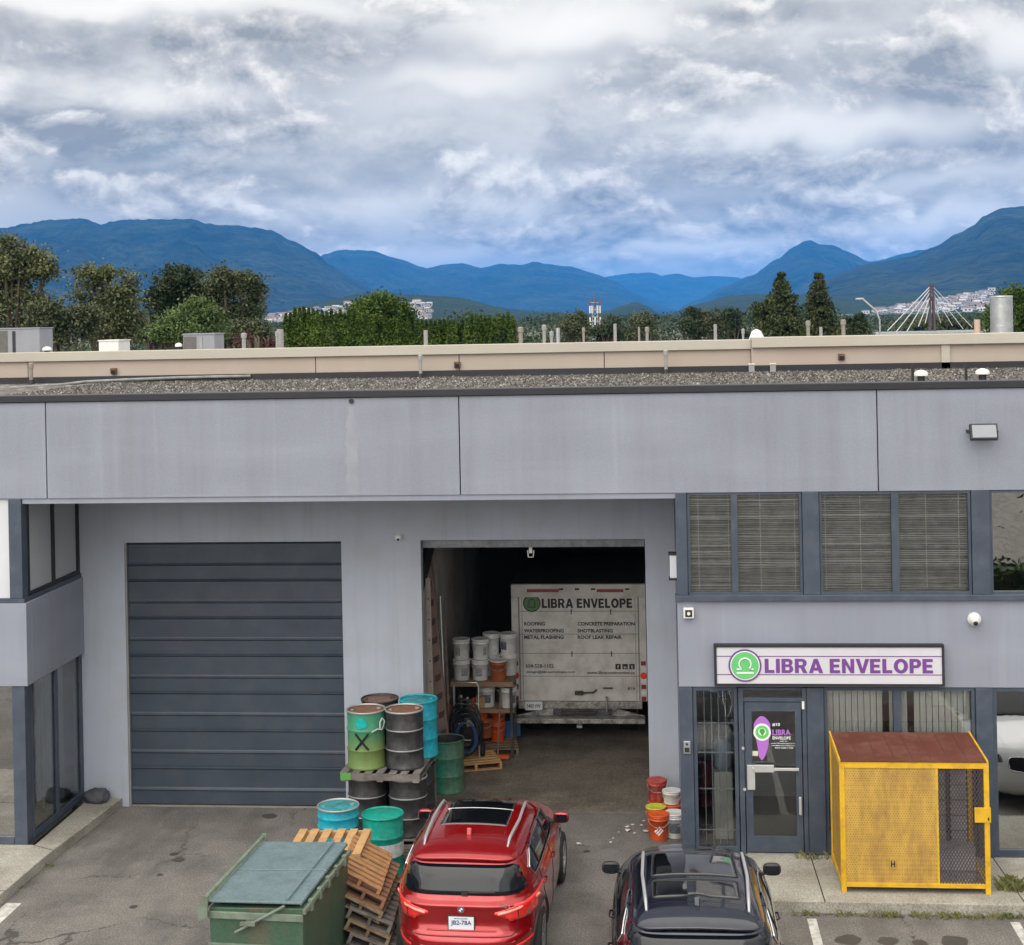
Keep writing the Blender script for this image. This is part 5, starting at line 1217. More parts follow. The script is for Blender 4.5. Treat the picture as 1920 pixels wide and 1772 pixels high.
# ================================================================ drums, pallets, pails
def drum_mat(name,c1,c2,rust=.4,rs=4,bot=None):
    return pmat(name,c1,.5,var=.1,vs=3,col2=c2,dirt=((.09,.04,.018),min(1,rust*1.5),rs),bump=.15,bs=25,spec=.4,streak=(rs<5),grain=.2,gs=14)
D_cyan=drum_mat('cyan_drum',(.0,.30,.40),(.01,.36,.46),.18); D_cyan2=drum_mat('cyan_drum_lid',(.03,.26,.30),(.02,.36,.42),.55,9)
D_teal=drum_mat('teal_drum',(.0,.29,.22),(.01,.34,.26),.15)
D_green=drum_mat('worn_green_drum',(.06,.27,.15),(.16,.26,.10),.55,3.5); D_dgreen=drum_mat('dirty_green_drum',(.01,.22,.17),(.10,.20,.11),.5,4)
D_black=pmat('black_drum',(.012,.012,.014),.45,vs=5,col2=(.04,.04,.042),dirt=((.10,.095,.09),.35,6),bump=.15,bs=25,grain=.25,gs=14)
def two_tone(m,c1,c2,z0,z1):
    t=m.node_tree; k=NT(t); b=t.nodes['Principled BSDF']; src=b.inputs['Base Color'].links[0].from_socket
    o=k.n('ShaderNodeTexCoord').outputs['Object']; z=k.n('ShaderNodeSeparateXYZ',ins={0:o}).outputs[2]
    f=k.m('ADD',z,k.m('MULTIPLY',k.m('SUBTRACT',k.noise(o,7,5,.7),.5),.35)); r=k.ramp(f,[(z0,(0,0,0)),(z1,(1,1,1))])
    t.links.new(k.mix(.75,src,k.mix(r,c1,c2)),b.inputs['Base Color'])
two_tone(D_green,(.14,.19,.045),(.03,.25,.15),.30,.62)
D_rust=drum_mat('rusty_drum_top',(.16,.065,.03),(.26,.12,.07),.5,5); D_brown=drum_mat('brown_drum_top',(.15,.08,.06),(.22,.12,.09),.4,5)
M_ring=pmat('bare_metal_ring',(.45,.44,.42),.4,metal=.4,var=.25,vs=12,dirt=((.08,.05,.04),.5,12))
def drum(label,loc,body,lid,ring=None,n=40,bungs=1,r=.295,open_top=False,rings=(.29,.59),group=None,rz=0,hoops=None):
    t=thing('steel_drum',label,'drum',loc,rz,group); h=.88
    prof=[(r*.97,.0),(r,.012),(r,.03),(r*.975,.04)]
    zs=[]
    for zr in rings: prof+=[(r*.965,zr-.026),(r*.99,zr-.012),(r*1.008,zr),(r*.99,zr+.012),(r*.965,zr+.026)]
    prof+=[(r*.975,h-.05),(r*.985,h-.02)]
    MB().lathe(prof,n=n,ca=True,cb=False).build('shell',body,t)
    MB().lathe([(r*.985,h-.03),(r*1.015,h-.028),(r*1.02,h-.008),(r*1.0,h),(r*.965,h-.002),(r*.955,h-.02)],n=n,ca=False,cb=False).build('top_rim',ring or body,t)
    if hoops:
        for zr in rings: MB().lathe([(r*1.002,zr-.009),(r*1.014,zr),(r*1.002,zr+.009)],n=n,ca=False,cb=False).build('hoop',hoops,t)
    if open_top:
        MB().lathe([(r*.955,h-.02),(r*.95,.05)],n=n,ca=False,cb=True).build('inside',lid,t)
    else:
        l=MB().lathe([(r*.96,h-.024),(r*.93,h-.026),(r*.9,h-.020),(.002,h-.018)],n=n,ca=False,cb=False).build('drum_lid',lid,t)
        if bungs:
            for a,d,q in((.3,.20,.034),(3.4,.21,.022)): MB().cyl((math.cos(a)*d,math.sin(a)*d,h-.021),(math.cos(a)*d,math.sin(a)*d,h-.004),q,n=14).build('bung',ring or M_ring,l)
    return t
M_palw=pmat('pallet_wood',(.24,.17,.105),.85,var=.35,vs=4,dirt=((.06,.045,.035),.5,5),bump=.3,bs=30)
M_palnew=pmat('fresh_pallet_wood',(.52,.31,.14),.8,var=.25,vs=4,dirt=((.25,.13,.06),.4,5),bump=.2,bs=30)
M_palor=pmat('orange_pallet_wood',(.40,.21,.09),.8,var=.3,vs=4,dirt=((.16,.08,.04),.45,5),bump=.2,bs=30)
M_palred=pmat('reddish_pallet_wood',(.26,.13,.075),.85,var=.35,vs=4,dirt=((.07,.05,.04),.5,5),bump=.3,bs=30)
M_palgrey=pmat('grey_pallet_wood',(.17,.15,.135),.9,var=.35,vs=4,dirt=((.05,.045,.04),.6,5),bump=.3,bs=30)
def pallet(label,loc,rz,mat,L=1.2,Wd=1.0,nt=7,axis=0,group=None,ends=None,tilt=0):
    """top boards run along local x (length L), stringers along local y... axis swaps them"""
    t=thing('pallet',label,'pallet',loc,rz,group)
    if tilt: t.rotation_euler=(tilt[0],tilt[1],rz)
    rg=random.Random(int(loc[0]*100+loc[2]*1000))
    def bx(nm,x0,x1,y0,y1,z0,z1,m=mat):
        if axis: x0,x1,y0,y1=y0,y1,x0,x1
        return MB().box(x0,x1,y0,y1,z0,z1).build(nm,m,t,bevel=.003)
    hl,hw=L/2,Wd/2; bw=Wd/nt*.66
    for i in range(nt):
        y=-hw+bw/2+(Wd-bw)*i/(nt-1)+rg.uniform(-.008,.008); bx('deck_board',-hl+rg.uniform(0,.012),hl-rg.uniform(0,.012),y-bw/2,y+bw/2,.118,.138)
    for x in(-hl+.03,0,hl-.03):
        bx('stringer',x-.022,x+.022,-hw,hw,.021,.117)
    if ends:
        for x in(-hl+.03,hl-.03): bx('painted_block',x-.026,x+.026,-hw-.004,-hw+.16,.018,.1175,ends)
    for y in(-hw+.06,0,hw-.06): bx('bottom_board',-hl,hl,y-.05,y+.05,0,.020)
    return t
# two-storey drum stack
gx,gy=-4.24,-1.16
pallet('weathered grey pallet on the ground under the lower black drums',(gx,gy-.03,0),R(-3),M_palgrey,1.25,1.25)
zb=.138
drum('lower black drum under the left of the raised pallet',(gx-.31,gy-.30,zb),D_black,D_black,M_ring,hoops=M_ring)
drum('lower black drum under the right of the raised pallet, in front',(gx+.33,gy-.34,zb),D_black,D_black,M_ring,hoops=M_ring)
drum('lower black drum at the back right under the raised pallet',(gx+.36,gy+.30,zb),D_black,D_black,D_black)
drum('lower black drum at the back left, hidden behind the others',(gx-.30,gy+.32,zb),D_black,D_black,D_black)
zp=zb+.88
pallet('raised pallet with green painted block ends carrying the upper four drums',(gx-.0,gy-.06,zp),R(-3),M_palgrey,1.30,1.22,7,1,ends=pmat('green_block',(.08,.28,.05),.8,var=.2,vs=6))
zu=zp+.138
dg=drum('worn green drum with a black X, front left of the upper pallet',(gx-.30,gy-.33,zu),D_green,D_rust,M_ring,rz=0)
drum('black drum with rusty orange lid, front right of the upper pallet',(gx+.29,gy-.31,zu),D_black,D_rust,M_ring,hoops=M_ring)
drum('brown lidded drum at the back left of the upper pallet',(gx-.20,gy+.31,zu),D_black,D_brown,D_black)
cy=drum('bright cyan drum at the back right of the upper pallet',(gx+.42,gy+.28,zu),D_cyan,D_cyan2,D_cyan)
# X mark, spot and hose on the green drum (curved onto the shell)
def on_drum(a,z,r=.2975): return (r*math.sin(a),-r*math.cos(a),z)
m=MB()
for s in(-1,1):
    P=[on_drum(-.05+s*(.34-.68*i/8),.56-.24*i/8,.299) for i in range(9)]
    Q=[(p[0],p[1],p[2]) for p in P]; m.tube([Vector(q) for q in Q],[.017]*9,6)
m.build('black_cross',M_gap,dg)
m=MB(); n=14; vs=[(0,0,0)]; 
c=on_drum(-.08,.72,.2985); ring=[on_drum(-.08+.30*math.cos(2*math.pi*i/n)*(1+.15*math.sin(3*i)),.715+.085*math.sin(2*math.pi*i/n)*(1+.15*math.cos(2*i)),.2985) for i in range(n)]
m.add([c]+ring,[(0,1+i,1+(i+1)%n) for i in range(n)]); m.build('cyan_spot',pmat('cyan_spot',(.0,.36,.34),.4),dg)
M_hose=pmat('grey_hose',(.40,.42,.42),.5)
t=thing('hose_clamp','grey looped strap hanging between the green and black upper drums','strap',(gx-.30,gy-.33,zu))
MB().tube([on_drum(.45,.58,.31),on_drum(.75,.62,.315),on_drum(1.0,.60,.33),(.31,-.24,.66),(.33,-.24,.75),(.30,-.27,.80),(.27,-.29,.74),(.27,-.29,.64)],.012,8).build('strap',M_hose,t)
# drums in front
drum('cyan drum with pale ringed lid, standing lowest between garage door and dumpster',(-4.69,-2.92,.138),D_cyan,D_cyan2,M_ring,r=.30,rings=(.30,.60,.74))
drum('teal green drum with smooth top and white label band beside the red car',(-4.06,-2.84,.0),D_teal,D_teal,D_teal,bungs=0,r=.30,rings=(.30,.58))
o=MB(); n=24; vs=[];fs=[]
for z in(.31,.50):
    for i in range(n+1): a=-.9+2.6*i/n; vs.append((.2985*math.sin(a),-.2985*math.cos(a),z))
for i in range(n): fs.append((i,i+1,n+2+i,n+1+i))
o.add(vs,fs,True); ob=o.build('label_band',pmat('drum_label',(.55,.57,.58),.6,var=.25,vs=14),None); ob.parent=[x for x in COL.objects if x.name.startswith('steel_drum') and 'teal green drum' in x.get('label','')][0]
drum('dented green drum with dark open top just inside the garage opening',(-3.66,1.02,.006),D_dgreen,D_black,D_dgreen,open_top=True)
pallet('grey pallet on the ground under the low cyan drum',(-4.72,-2.86,0),R(5),M_palgrey,1.1,.9)
pallet('broken grey pallet boards lying between the teal drum and the red car',(-3.62,-2.25,0),R(12),M_palgrey,1.0,.55,5)
# pallet pile beside the dumpster
pz=0
pile=[(-4.62,-4.60,R(-2),M_palgrey,1.15,1.05,'lowest'),(-4.60,-4.58,R(1),M_palw,1.15,1.05,'second'),(-4.62,-4.60,R(-1),M_palred,1.15,1.05,'third'),(-4.60,-4.55,R(-2),M_palw,1.1,1.05,'fourth'),(-4.62,-4.55,R(1),M_palred,1.1,1.05,'fifth')]
for i,(x,y,rz,mt,l,wd,nm) in enumerate(pile):
    pallet('%s pallet from the ground in the pile behind the dumpster, %s boards'%(nm,{'pallet_wood':'brown','reddish_pallet_wood':'reddish','grey_pallet_wood':'grey'}[mt.name]),(x,y,pz),rz,mt,wd,l,7,i%2,group=None); pz+=.1395
pallet('pale pallet just under the brightest one at the top of the pile',(-4.50,-4.48,pz),R(-3),M_palnew,1.0,1.0,7,0); pz+=.1395
pallet('bright fresh wooden pallet on top of the pile, showing open slots',(-4.50,-4.40,pz+.03),R(2),M_palnew,1.0,1.0,6,1)
for i,(ti,mt,dx_p,lab) in enumerate(((20,M_palgrey,.04,'grey pallet at the very bottom of the tilted pile between dumpster and red car'),(24,M_palw,.0,'brown pallet second from the bottom of the tilted pile by the red car'),(22,M_palgrey,.03,'grey pallet third from the bottom of the tilted pile by the red car'),(26,M_palw,-.02,'brown pallet fourth from the bottom of the tilted pile by the red car'),(25,M_palred,.02,'reddish pallet second from the top of the tilted pile by the red car'),(28,M_palor,-.03,'orange brown pallet on top of the tilted pile by the red car'))):
    pallet(lab,(-3.76-.035*i+dx_p,-5.06+.05*i,.10+.134*i),R(1.5+(i%3-1)*2),mt,.60,1.42-.03*i,9,i%2 and 0,tilt=(0,R(ti),0))
# ================================================================ dumpster
M_dump=pmat('dumpster_green',(.045,.10,.062),.5,var=.16,vs=2,dirt=((.12,.09,.06),.6,3.5),bump=.25,bs=6,streak=True,grain=.15,gs=25)
M_dumpd=pmat('dumpster_trim',(.17,.22,.17),.5,var=.2,vs=4,dirt=((.10,.06,.04),.5,6))
M_lid=pmat('dumpster_lid',(.155,.215,.235),.42,var=.16,vs=2,dirt=((.07,.09,.09),.55,4),bump=.2,bs=6,grain=.15,gs=25)
t=thing('dumpster','dark green steel dumpster with blue grey twin lids and lock bar, parked in the foreground','dumpster',(-4.655,-6.36,0),R(-3.8))
hw,hl,H=.565,.965,1.30
MB().add([(-hw*.97,-hl*.98,.12),(hw*.97,-hl*.98,.12),(hw*.97,hl*.98,.12),(-hw*.97,hl*.98,.12),(-hw,-hl,H-.07),(hw,-hl,H-.04),(hw,hl,H-.04),(-hw,hl,H-.07)],[(0,3,2,1),(0,1,5,4),(1,2,6,5),(2,3,7,6),(3,0,4,7),(4,5,6,7)]).build('container',M_dump,t,bevel=.015)
rl=MB(); 
MB().box(-hw-.005,hw+.005,-hl-.03,-hl+.0,H-.19,H-.105).build('front_band',M_dumpd,t,bevel=.008)
MB().box(-hw-.005,hw+.005,hl,hl+.03,H-.19,H-.105).build('rear_band',M_dumpd,t,bevel=.008)
MB().box(hw+.0,hw+.04,-hl-.03,hl+.03,H-.10,H-.04).build('side_rail',M_dumpd,t,bevel=.008)
for i in range(5): MB().box(hw+.0,hw+.055,-hl+.18+i*.36,-hl+.25+i*.36,H-.14,H-.01).build('rail_bracket',M_dumpd,t,bevel=.006)
MB().tube([(-hw-.02,-hl-.08,H+.055),(-hw-.02,hl+.06,H+.055)],.026,10).build('hinge_bar',M_dumpd,t)
MB().box(-hw-.075,-hw-.03,-hl-.10,hl+.07,H-.10,H-.03).build('back_rail',M_dumpd,t,bevel=.006)
MB().prism([(-hw-.09,H-.20),(-hw+.02,H-.14),(-hw+.03,H+.09),(-hw-.03,H+.10),(-hw-.09,H-.02)],'y',-hl-.11,-hl-.08).build('hinge_plate',M_dumpd,t)
MB().prism([(-hw-.09,H-.20),(-hw+.02,H-.14),(-hw+.03,H+.09),(-hw-.03,H+.10),(-hw-.09,H-.02)],'y',hl+.075,hl+.10).build('hinge_plate',M_dumpd,t)
for y0,y1 in((-hl-.03,-.014),(.014,hl+.03)):
    z0,z1=H+.015,H+.045
    lid=MB().prism([(-hw+.0,z0-.02),(hw-.03,z1-.03),(hw-.01,z1-.045),(hw-.01,z1-.01),(hw-.04,z1+.0),(-hw+.0,z0)],'y',y0,y1).build('lid',M_lid,t,bevel=.006)
    MB().prism([(hw-.20,z1+.027),(hw-.17,z1+.026),(hw-.17,z1+.030),(hw-.20,z1+.033)],'y',y0+.01,y1-.01).build('lid_rib',M_lid,lid)
a=Vector((.36,-hl-.05,H+.0)); b=Vector((-.23,-hl-.07,H-.32))
MB().tube([a,b],.020,4).build('lock_bar',M_dumpd,t); MB().box(-.10,.02,-hl-.10,-hl-.03,H-.30,H-.26,Matrix.Translation((0.0,0,.07))).box(-.17,-.03,-hl-.075,-hl-.0,H-.24,H-.21).build('bar_bracket',M_dumpd,t)
MB().box(-hw-.01,hw+.01,-hl-.012,-hl+.0,.80,.825).build('weld_band',M_dumpd,t)
for s in(-1,):
    MB().box(-.34,.36,-hl-.14,-hl-.012,.56,.76).build('fork_sleeve',M_dump,t,bevel=.01)
    MB().box(.16,.36,-hl-.145,-hl-.1405,.58,.74).build('sleeve_mouth',M_dark,t)
for x in(-.45,.45):
    for y in(-.8,.8): MB().cyl((x-.02,y,.07),(x+.02,y,.07),.07,n=16).build('caster',M_blackp,t)
# ================================================================ yellow cage
M_yel=pmat('yellow_paint',(.72,.42,.015),.45,var=.08,vs=3,dirt=((.25,.10,.02),.45,5),bump=.05,bs=20)

def meshmat(name,c1,c2,hole,pitch=24.0,rust=.5):
    m=bpy.data.materials.new(name); m.use_nodes=True; t=m.node_tree; t.nodes.clear(); k=NT(t)
    o=k.n('ShaderNodeTexCoord').outputs['Object']; s=k.n('ShaderNodeSeparateXYZ',ins={0:o}); 
    h=k.m('ADD',s.outputs[0],s.outputs[1])
    u=k.m('MULTIPLY',k.m('ADD',h,k.m('MULTIPLY',s.outputs[2],.55)),pitch); v=k.m('MULTIPLY',k.m('SUBTRACT',h,k.m('MULTIPLY',s.outputs[2],.55)),pitch)
    a=k.m('ABSOLUTE',k.m('SUBTRACT',k.m('FRACT',u),.5)); b=k.m('ABSOLUTE',k.m('SUBTRACT',k.m('FRACT',v),.5))
    op=k.m('GREATER_THAN',k.m('MAXIMUM',a,b),.5*math.sqrt(hole))
    c=k.mix(k.m('MULTIPLY',k.ramp(k.noise(k.n('ShaderNodeMapping',ins={'Vector':o,'Scale':(2.4,2.4,.8)}).outputs[0],2.6,9,.75),[(.40,(0,0,0)),(.70,(1,1,1))]),rust),c1,c2)
    pb=k.n('ShaderNodeBsdfPrincipled',ins={'Base Color':c,'Roughness':.6}); tr=k.n('ShaderNodeBsdfTransparent')
    mx=k.n('ShaderNodeMixShader',ins={0:op,1:tr.outputs[0],2:pb.outputs[0]}); k.n('ShaderNodeOutputMaterial',ins={'Surface':mx.outputs[0]})
    return m
M_meshy=meshmat('yellow_expanded_mesh',(.66,.41,.08),(.30,.16,.06),.38,pitch=29.0,rust=.85); M_meshd=meshmat('dark_expanded_mesh',(.06,.05,.05),(.10,.05,.03),.66,pitch=24.0,rust=.5)
M_roofb=pmat('brown_tin_roof',(.115,.036,.024),.8,spec=.2,var=.12,vs=3,dirt=((.24,.14,.11),.35,2.5),streak=False)
A=G(1580,1675,.15); Bq=G(1855,1676,.15); yF=-3.69; yB=-2.52
x0=2.335; x1=4.30; zF=W(1572,1428,yF).z; zB=W(1556,1374,yB).z
t=thing('storage_cage','yellow wire mesh storage cage with brown metal roof on the pavement','cage',((x0+x1)/2,(yF+yB)/2,.15))
def cp(mb,nm,mt,par=None,**k): return mb.build(nm,mt,par or t,world=True,**k)
s=.058
for (x,y,zt_) in((x0,yF,zF),(x1-s*1.2,yF,zF),(x0,yB-s,zB),(x1-s*1.2,yB-s,zB)):
    cp(MB().box(x,x+s*1.2,y,y+s,.15,zt_-.002),'post',M_yel,bevel=.004)
cp(MB().box(x0+s*1.2,x1-s*1.2,yF,yF+s,zF-.085,zF-.003),'top_rail',M_yel,bevel=.004)
cp(MB().box(x0+s*1.2,x1-s*1.2,yF,yF+s,.23,.29),'bottom_rail',M_yel,bevel=.004)
cp(MB().box(x0+s*1.2,x1-s*1.2,yB-s,yB,.23,.29),'bottom_rail',M_yel,bevel=.004); cp(MB().box(x0+s*1.2,x1-s*1.2,yB-s,yB,zB-.08,zB-.003),'top_rail',M_yel)
for x in(x0,x1-s):
    cp(MB().box(x,x+s,yF+s,yB-s,.23,.29),'side_rail',M_yel,bevel=.004)
    cp(MB().prism([(yF+s,zF-.07),(yB-s,zB-.07),(yB-s,zB-.004),(yF+s,zF-.004)],'x',x,x+s),'side_rail',M_yel)
xm=x0+(x1-x0)*.655
cp(MB().box(x0+s,xm,yF+.012,yF+.020,.29,zF-.085),'mesh_panel',M_meshy,label='yellow expanded metal front panel')
cp(MB().box(x0+s,xm,yF+.060,yF+.064,.29,zF-.085),'backing_sheet',pmat('tan_backing',(.30,.17,.07),.8,var=.35,vs=3,dirt=((.10,.06,.03),.5,5)))
cp(MB().box(xm,x1-s,yF+.012,yF+.016,.29,zF-.085),'mesh_panel',M_meshd,label='dark expanded metal front panel')
cp(MB().box(xm-.012,xm+.012,yF+.008,yF+.034,.29,zF-.085),'panel_edge',M_yel)
for z in(.62,1.0,1.33,1.62): cp(MB().box(x0+s,xm-.02,yF+.024,yF+.05,z,z+.022),'cross_bar',M_yel)
for z in(.36,.42,.48,.54,.60): cp(MB().box(x0+s+.18,xm-.02,yF+.032,yF+.045,z,z+.018),'slat',M_yel)
for i_ in range(9): z=.34+i_*.15; cp(MB().box(x0+s,xm-.02,yF+.0505,yF+.058,z,z+.012),'backing_rib',MATS['yellow_paint'])
cp(MB().box(x0+.018,x0+.024,yF+s,yB-s,.29,zF-.075),'mesh_panel',M_meshy,label='yellow expanded metal side panel'); cp(MB().box(x1-.024,x1-.018,yF+s,yB-s,.29,zF-.075),'mesh_panel',M_meshd,label='dark side mesh panel')
cp(MB().box(x0+s,x1-s,yB-.028,yB-.022,.29,zF-.06),'mesh_panel',M_meshd,label='dark rear mesh panel')
cp(MB().prism([(yF-.012,zF),(yB+.01,zB),(yB+.01,zB+.012),(yF-.012,zF+.012)],'x',x0+.02,x1-.02),'tin_roof',M_roofb)
for x in(x0-.005,x1-.03): cp(MB().prism([(yF-.016,zF+.0),(yB+.01,zB),(yB+.01,zB+.028),(yF-.016,zF+.028)],'x',x,x+.022),'roof_edge_trim',M_yel)
for i in range(1,8): x=x0+.03+(x1-x0-.06)*i/8; cp(MB().prism([(yF-.008,zF+.0125),(yB+.005,zB+.0125),(yB+.005,zB+.015),(yF-.008,zF+.015)],'x',x-.004,x+.004),'sheet_seam',pmat('seam_brown',(.075,.03,.022),.8))
cp(MB().box(x1-.20,x1+.012,yF-.022,yF-.001,1.12,1.32),'lock_plate',M_yel,bevel=.004); cp(MB().box(x1-.03,x1-.01,yF-.026,yF-.0225,1.15,1.19),'keyhole',M_gap)
o=text('H','cage_letter',.055,.085,M_gap,None,face_front(x0+.66,yF+.008,.50),.02); o.data.transform(Matrix.Translation(-Vector(t.location))); o.parent=t
# contents of the cage
M_pav=pmat('grey_cartons',(.30,.30,.33),.8,var=.3,vs=5)
t2=thing('stacked_slabs','rack of grey slabs stacked inside the yellow cage against the back','slabs',(3.95,-2.72,.30))
for i in range(7): MB().box(-.32,-.07,-.1,.05,i*.21,i*.21+.20).build('slab',M_pav,t2,bevel=.006); MB().box(.0,.22,-.1,.05,i*.21,i*.21+.20).build('slab',M_pav,t2,bevel=.006)
t3=thing('grey_crate','low grey crate on the floor of the yellow cage','crate',(3.92,-3.05,.29)); MB().box(-.28,.28,-.16,.16,0,.28).build('box',M_pav,t3,bevel=.01); MB().box(-.29,.29,-.17,.17,.281,.30).build('lid',M_pav,t3,bevel=.004)
pallet('small dark pallet standing inside the yellow cage behind the dark mesh',(3.35,-3.2,.29),R(0),M_palgrey,.5,.8,7)
g=MB().box(x0+s,x1-s,yF+s,yB-s,.275,.288); cp(g,'cage_floor',M_galv)
# ================================================================ pails
def pail(label,loc,body,lidm=None,r=.15,h=.37,group=None,band=None,rz=0,lean=None):
    t=thing('pail',label,'pail',loc,rz,group)
    if lean: t.rotation_euler=(lean[0],lean[1],rz)
    MB().lathe([(r*.86,0),(r*.88,.01),(r*.97,h*.78),(r*1.03,h*.785),(r*1.03,h*.80),(r*.98,h*.81),(r*.985,h*.88),(r*1.04,h*.885),(r*1.04,h*.90),(r,h*.91),(r,h*.97)],n=24,cb=False).build('bucket',body,t)
    if lidm: MB().lathe([(r*1.0,h*.935),(r*1.07,h*.94),(r*1.07,h*.985),(r*1.0,h),(r*.9,h*.985),(.002,h*.98)],n=24,ca=False,cb=False).build('lid',lidm,t)
    else: MB().lathe([(r,h*.97),(r*.95,h*.97),(r*.85,.03)],n=24,ca=False,cb=True).build('inside',body,t)
    if band:
        vs=[];fs=[];n=12
        for z in(h*.22,h*.62):
            rr=r*(.885+.09*z/h/.78)+.0015
            for i in range(n+1): a=band[1]-band[2]/2+band[2]*i/n; vs.append((rr*math.sin(a),-rr*math.cos(a),z))
        for i in range(n): fs.append((i,i+1,n+2+i,n+1+i))
        m=MB(); m.add(vs,fs,True); m.build('label',band[0],t)
    MB().tube([(r*1.05*math.cos(a),r*1.05*math.sin(a)*.35-r*.55,h*.86-abs(math.sin(a))*.13) for a in[math.pi+math.pi*i/10 for i in range(11)]],.003,5).build('wire_handle',M_galv,t)
    return t
P_w=pmat('white_pail',(.74,.74,.72),.45,var=.06,vs=4,dirt=((.30,.27,.23),.4,5)); P_or=pmat('orange_pail',(.72,.10,.015),.45,var=.08,vs=4,dirt=((.3,.1,.05),.3,5))
P_red=pmat('red_pail',(.42,.03,.02),.5,var=.2,vs=6,dirt=((.5,.4,.35),.4,9)); P_yl=pmat('yellow_green_lid',(.55,.62,.06),.5,var=.15,vs=8,dirt=((.25,.3,.03),.5,14)); P_lbl=pmat('pail_label',(.10,.11,.13),.5,var=.6,vs=30); P_lbw=pmat('pail_label_pale',(.28,.28,.30),.5,var=.5,vs=30)
p=pail('bright orange pail with white slanted logo at the office corner, nearest one',(-.105,-1.22,.006),P_or,P_or,.155,.38)
m=MB(); 
for k in range(3):
    off=(-.035,0,.035)[k]
    pts=[]
    for (u,v) in((-.055,-.012),(.055,-.012),(.055,.012),(-.055,.012)):
        X=(u*.7071-(v+off)*.7071); Z=(u*.7071+(v+off)*.7071); a=X/.145; pts.append((.1475*math.sin(a),-.1475*math.cos(a),.15+Z))
    m.add(pts,[(0,1,2,3)])
m.build('stencil_logo',P_w,p)
pail('orange pail with yellow green lid at the office corner, behind the nearest orange one',(-.15,-.85,.006),P_or,P_yl,.15,.37)
pail('white pail with black logo partly hidden by the office corner',(.13,-1.12,.006),P_w,P_w,.15,.37,band=(P_lbl,.0,1.2))
p_=pail('dirty red pail, lower one of two at the office corner',(-.12,-.45,.006),P_red,P_red,.15,.33); pail('dirty red pail stacked on the other red pail at the office corner',(-.125,-.45,.34),P_red,P_red,.15,.33)
pail('orange pail behind the white ones at the office corner',(.10,-.72,.006),P_or,P_or,.15,.37); pail('small white tub stacked on the orange pail at the office corner',(.10,-.70,.38),P_w,P_w,.14,.2)
pail('white pail in the second row at the office corner',(.12,-.40,.006),P_w,P_w,.15,.37)
# crumbs of white plaster on the ground
M_crumb=pmat('plaster_crumb',(.6,.58,.54),.9)
for i,(px,py,sz_) in enumerate(((1176,1552,.05),(1186,1547,.035),(1178,1558,.06),(1190,1563,.035),(1203,1548,.03),(1211,1560,.05),(1145,1580,.03),(1085,1583,.045),(1207,1540,.03),(1160,1561,.02),(1150,1572,.02))):
    c=G(px,py,.004); bm=bmesh.new(); bmesh.ops.create_icosphere(bm,subdivisions=1,radius=sz_)
    for v in bm.verts: v.co*=random.uniform(.6,1.1); v.co.z*=.35; v.co.z+=sz_*.3
    me=bpy.data.meshes.new('plaster_crumb'); bm.to_mesh(me); bm.free(); me.materials.append(M_crumb); o=bpy.data.objects.new('plaster_crumb',me); COL.objects.link(o); o.location=c
    tag(o,'small white plaster crumb on the asphalt left of the orange pails','crumb','white plaster crumbs by the office corner')
# ================================================================ box truck in the bay
M_tw=pmat('truck_white',(.64,.62,.59),.55,var=.06,vs=1.5,dirt=((.36,.33,.29),.7,2.6),bump=.05,bs=10)
M_tal=pmat('truck_aluminium',(.36,.35,.33),.5,metal=.3,var=.3,vs=7,dirt=((.06,.055,.05),.9,6),grain=.4,gs=30)
M_trd=pmat('truck_black',(.03,.03,.03),.6,var=.3,vs=6,dirt=((.14,.12,.10),.5,7))
M_ink=pmat('truck_lettering',(.02,.02,.022),.6,var=.1)
Y=4.0; tx0,tx1=W(960,1200,Y).x,W(1212,1200,Y).x; tz0,tz1=W(1080,1312,Y).z,W(1080,1095,Y).z; tc_=(tx0+tx1)/2
t=thing('box_truck','white box truck with lettered roller door, backed into the open garage bay','truck',(tc_,Y,0))
def tp_(mb,nm,mt,par=None,**k): return mb.build(nm,mt,par or t,world=True,**k)
def tt(s,nm,px0,px1,py0,py1,mt,par,bold=.02,y=Y-.008):
    a=W(px0,py1,Y); b=W(px1,py0,Y); o=text(s,nm,b.x-a.x,b.z-a.z,mt,None,face_front(a.x,y,a.z),bold,.002); o.data.transform(Matrix.Translation(-Vector(t.location))); o.parent=par; return o
box=tp_(MB().box(tx0+.01,tx1-.01,Y+.05,Y+3.4,tz0,tz1-.01),'cargo_box',M_tw)
tp_(MB().box(tx0+.01,tx1-.01,Y+.06,Y+3.4,tz1-.008,tz1+.006),'cargo_roof',pmat('near_black_roof',(.045,.045,.045),.9,var=.4,vs=2))  # cargo roof coloured near black, mottled, unlike the white box
fr=tp_(MB().box(tx0,tx1,Y-.03,Y+.05,tz1-.24,tz1).box(tx0,tx0+.13,Y-.03,Y+.05,tz0-.02,tz1-.24).box(tx1-.13,tx1,Y-.03,Y+.05,tz0-.02,tz1-.24),'door_frame',M_tw,bevel=.01)
dr=tp_(MB().box(tx0+.13,tx1-.13,Y+.0,Y+.04,tz0-.02,tz1-.24),'roller_door',M_tw)
zz=[W(1080,py,Y).z for py in(1146,1189,1225,1268)]
for z in zz: tp_(MB().box(tx0+.13,tx1-.13,Y-.004,Y-.0005,z-.005,z+.005),'door_joint',pmat('joint_grey',(.20,.19,.18),.7),dr)
for x in(tx0+.20,tx1-.20): tp_(MB().box(x-.004,x+.004,Y-.003,Y-.0005,tz0,tz1-.25),'door_edge_line',MATS['joint_grey'],dr)
[tp_(MB().box(x,x+.02,Y-.01,Y-.0005,tz0,tz1-.245),'door_gasket',MATS['joint_grey'],fr) for x in(tx0+.132,tx1-.152)]
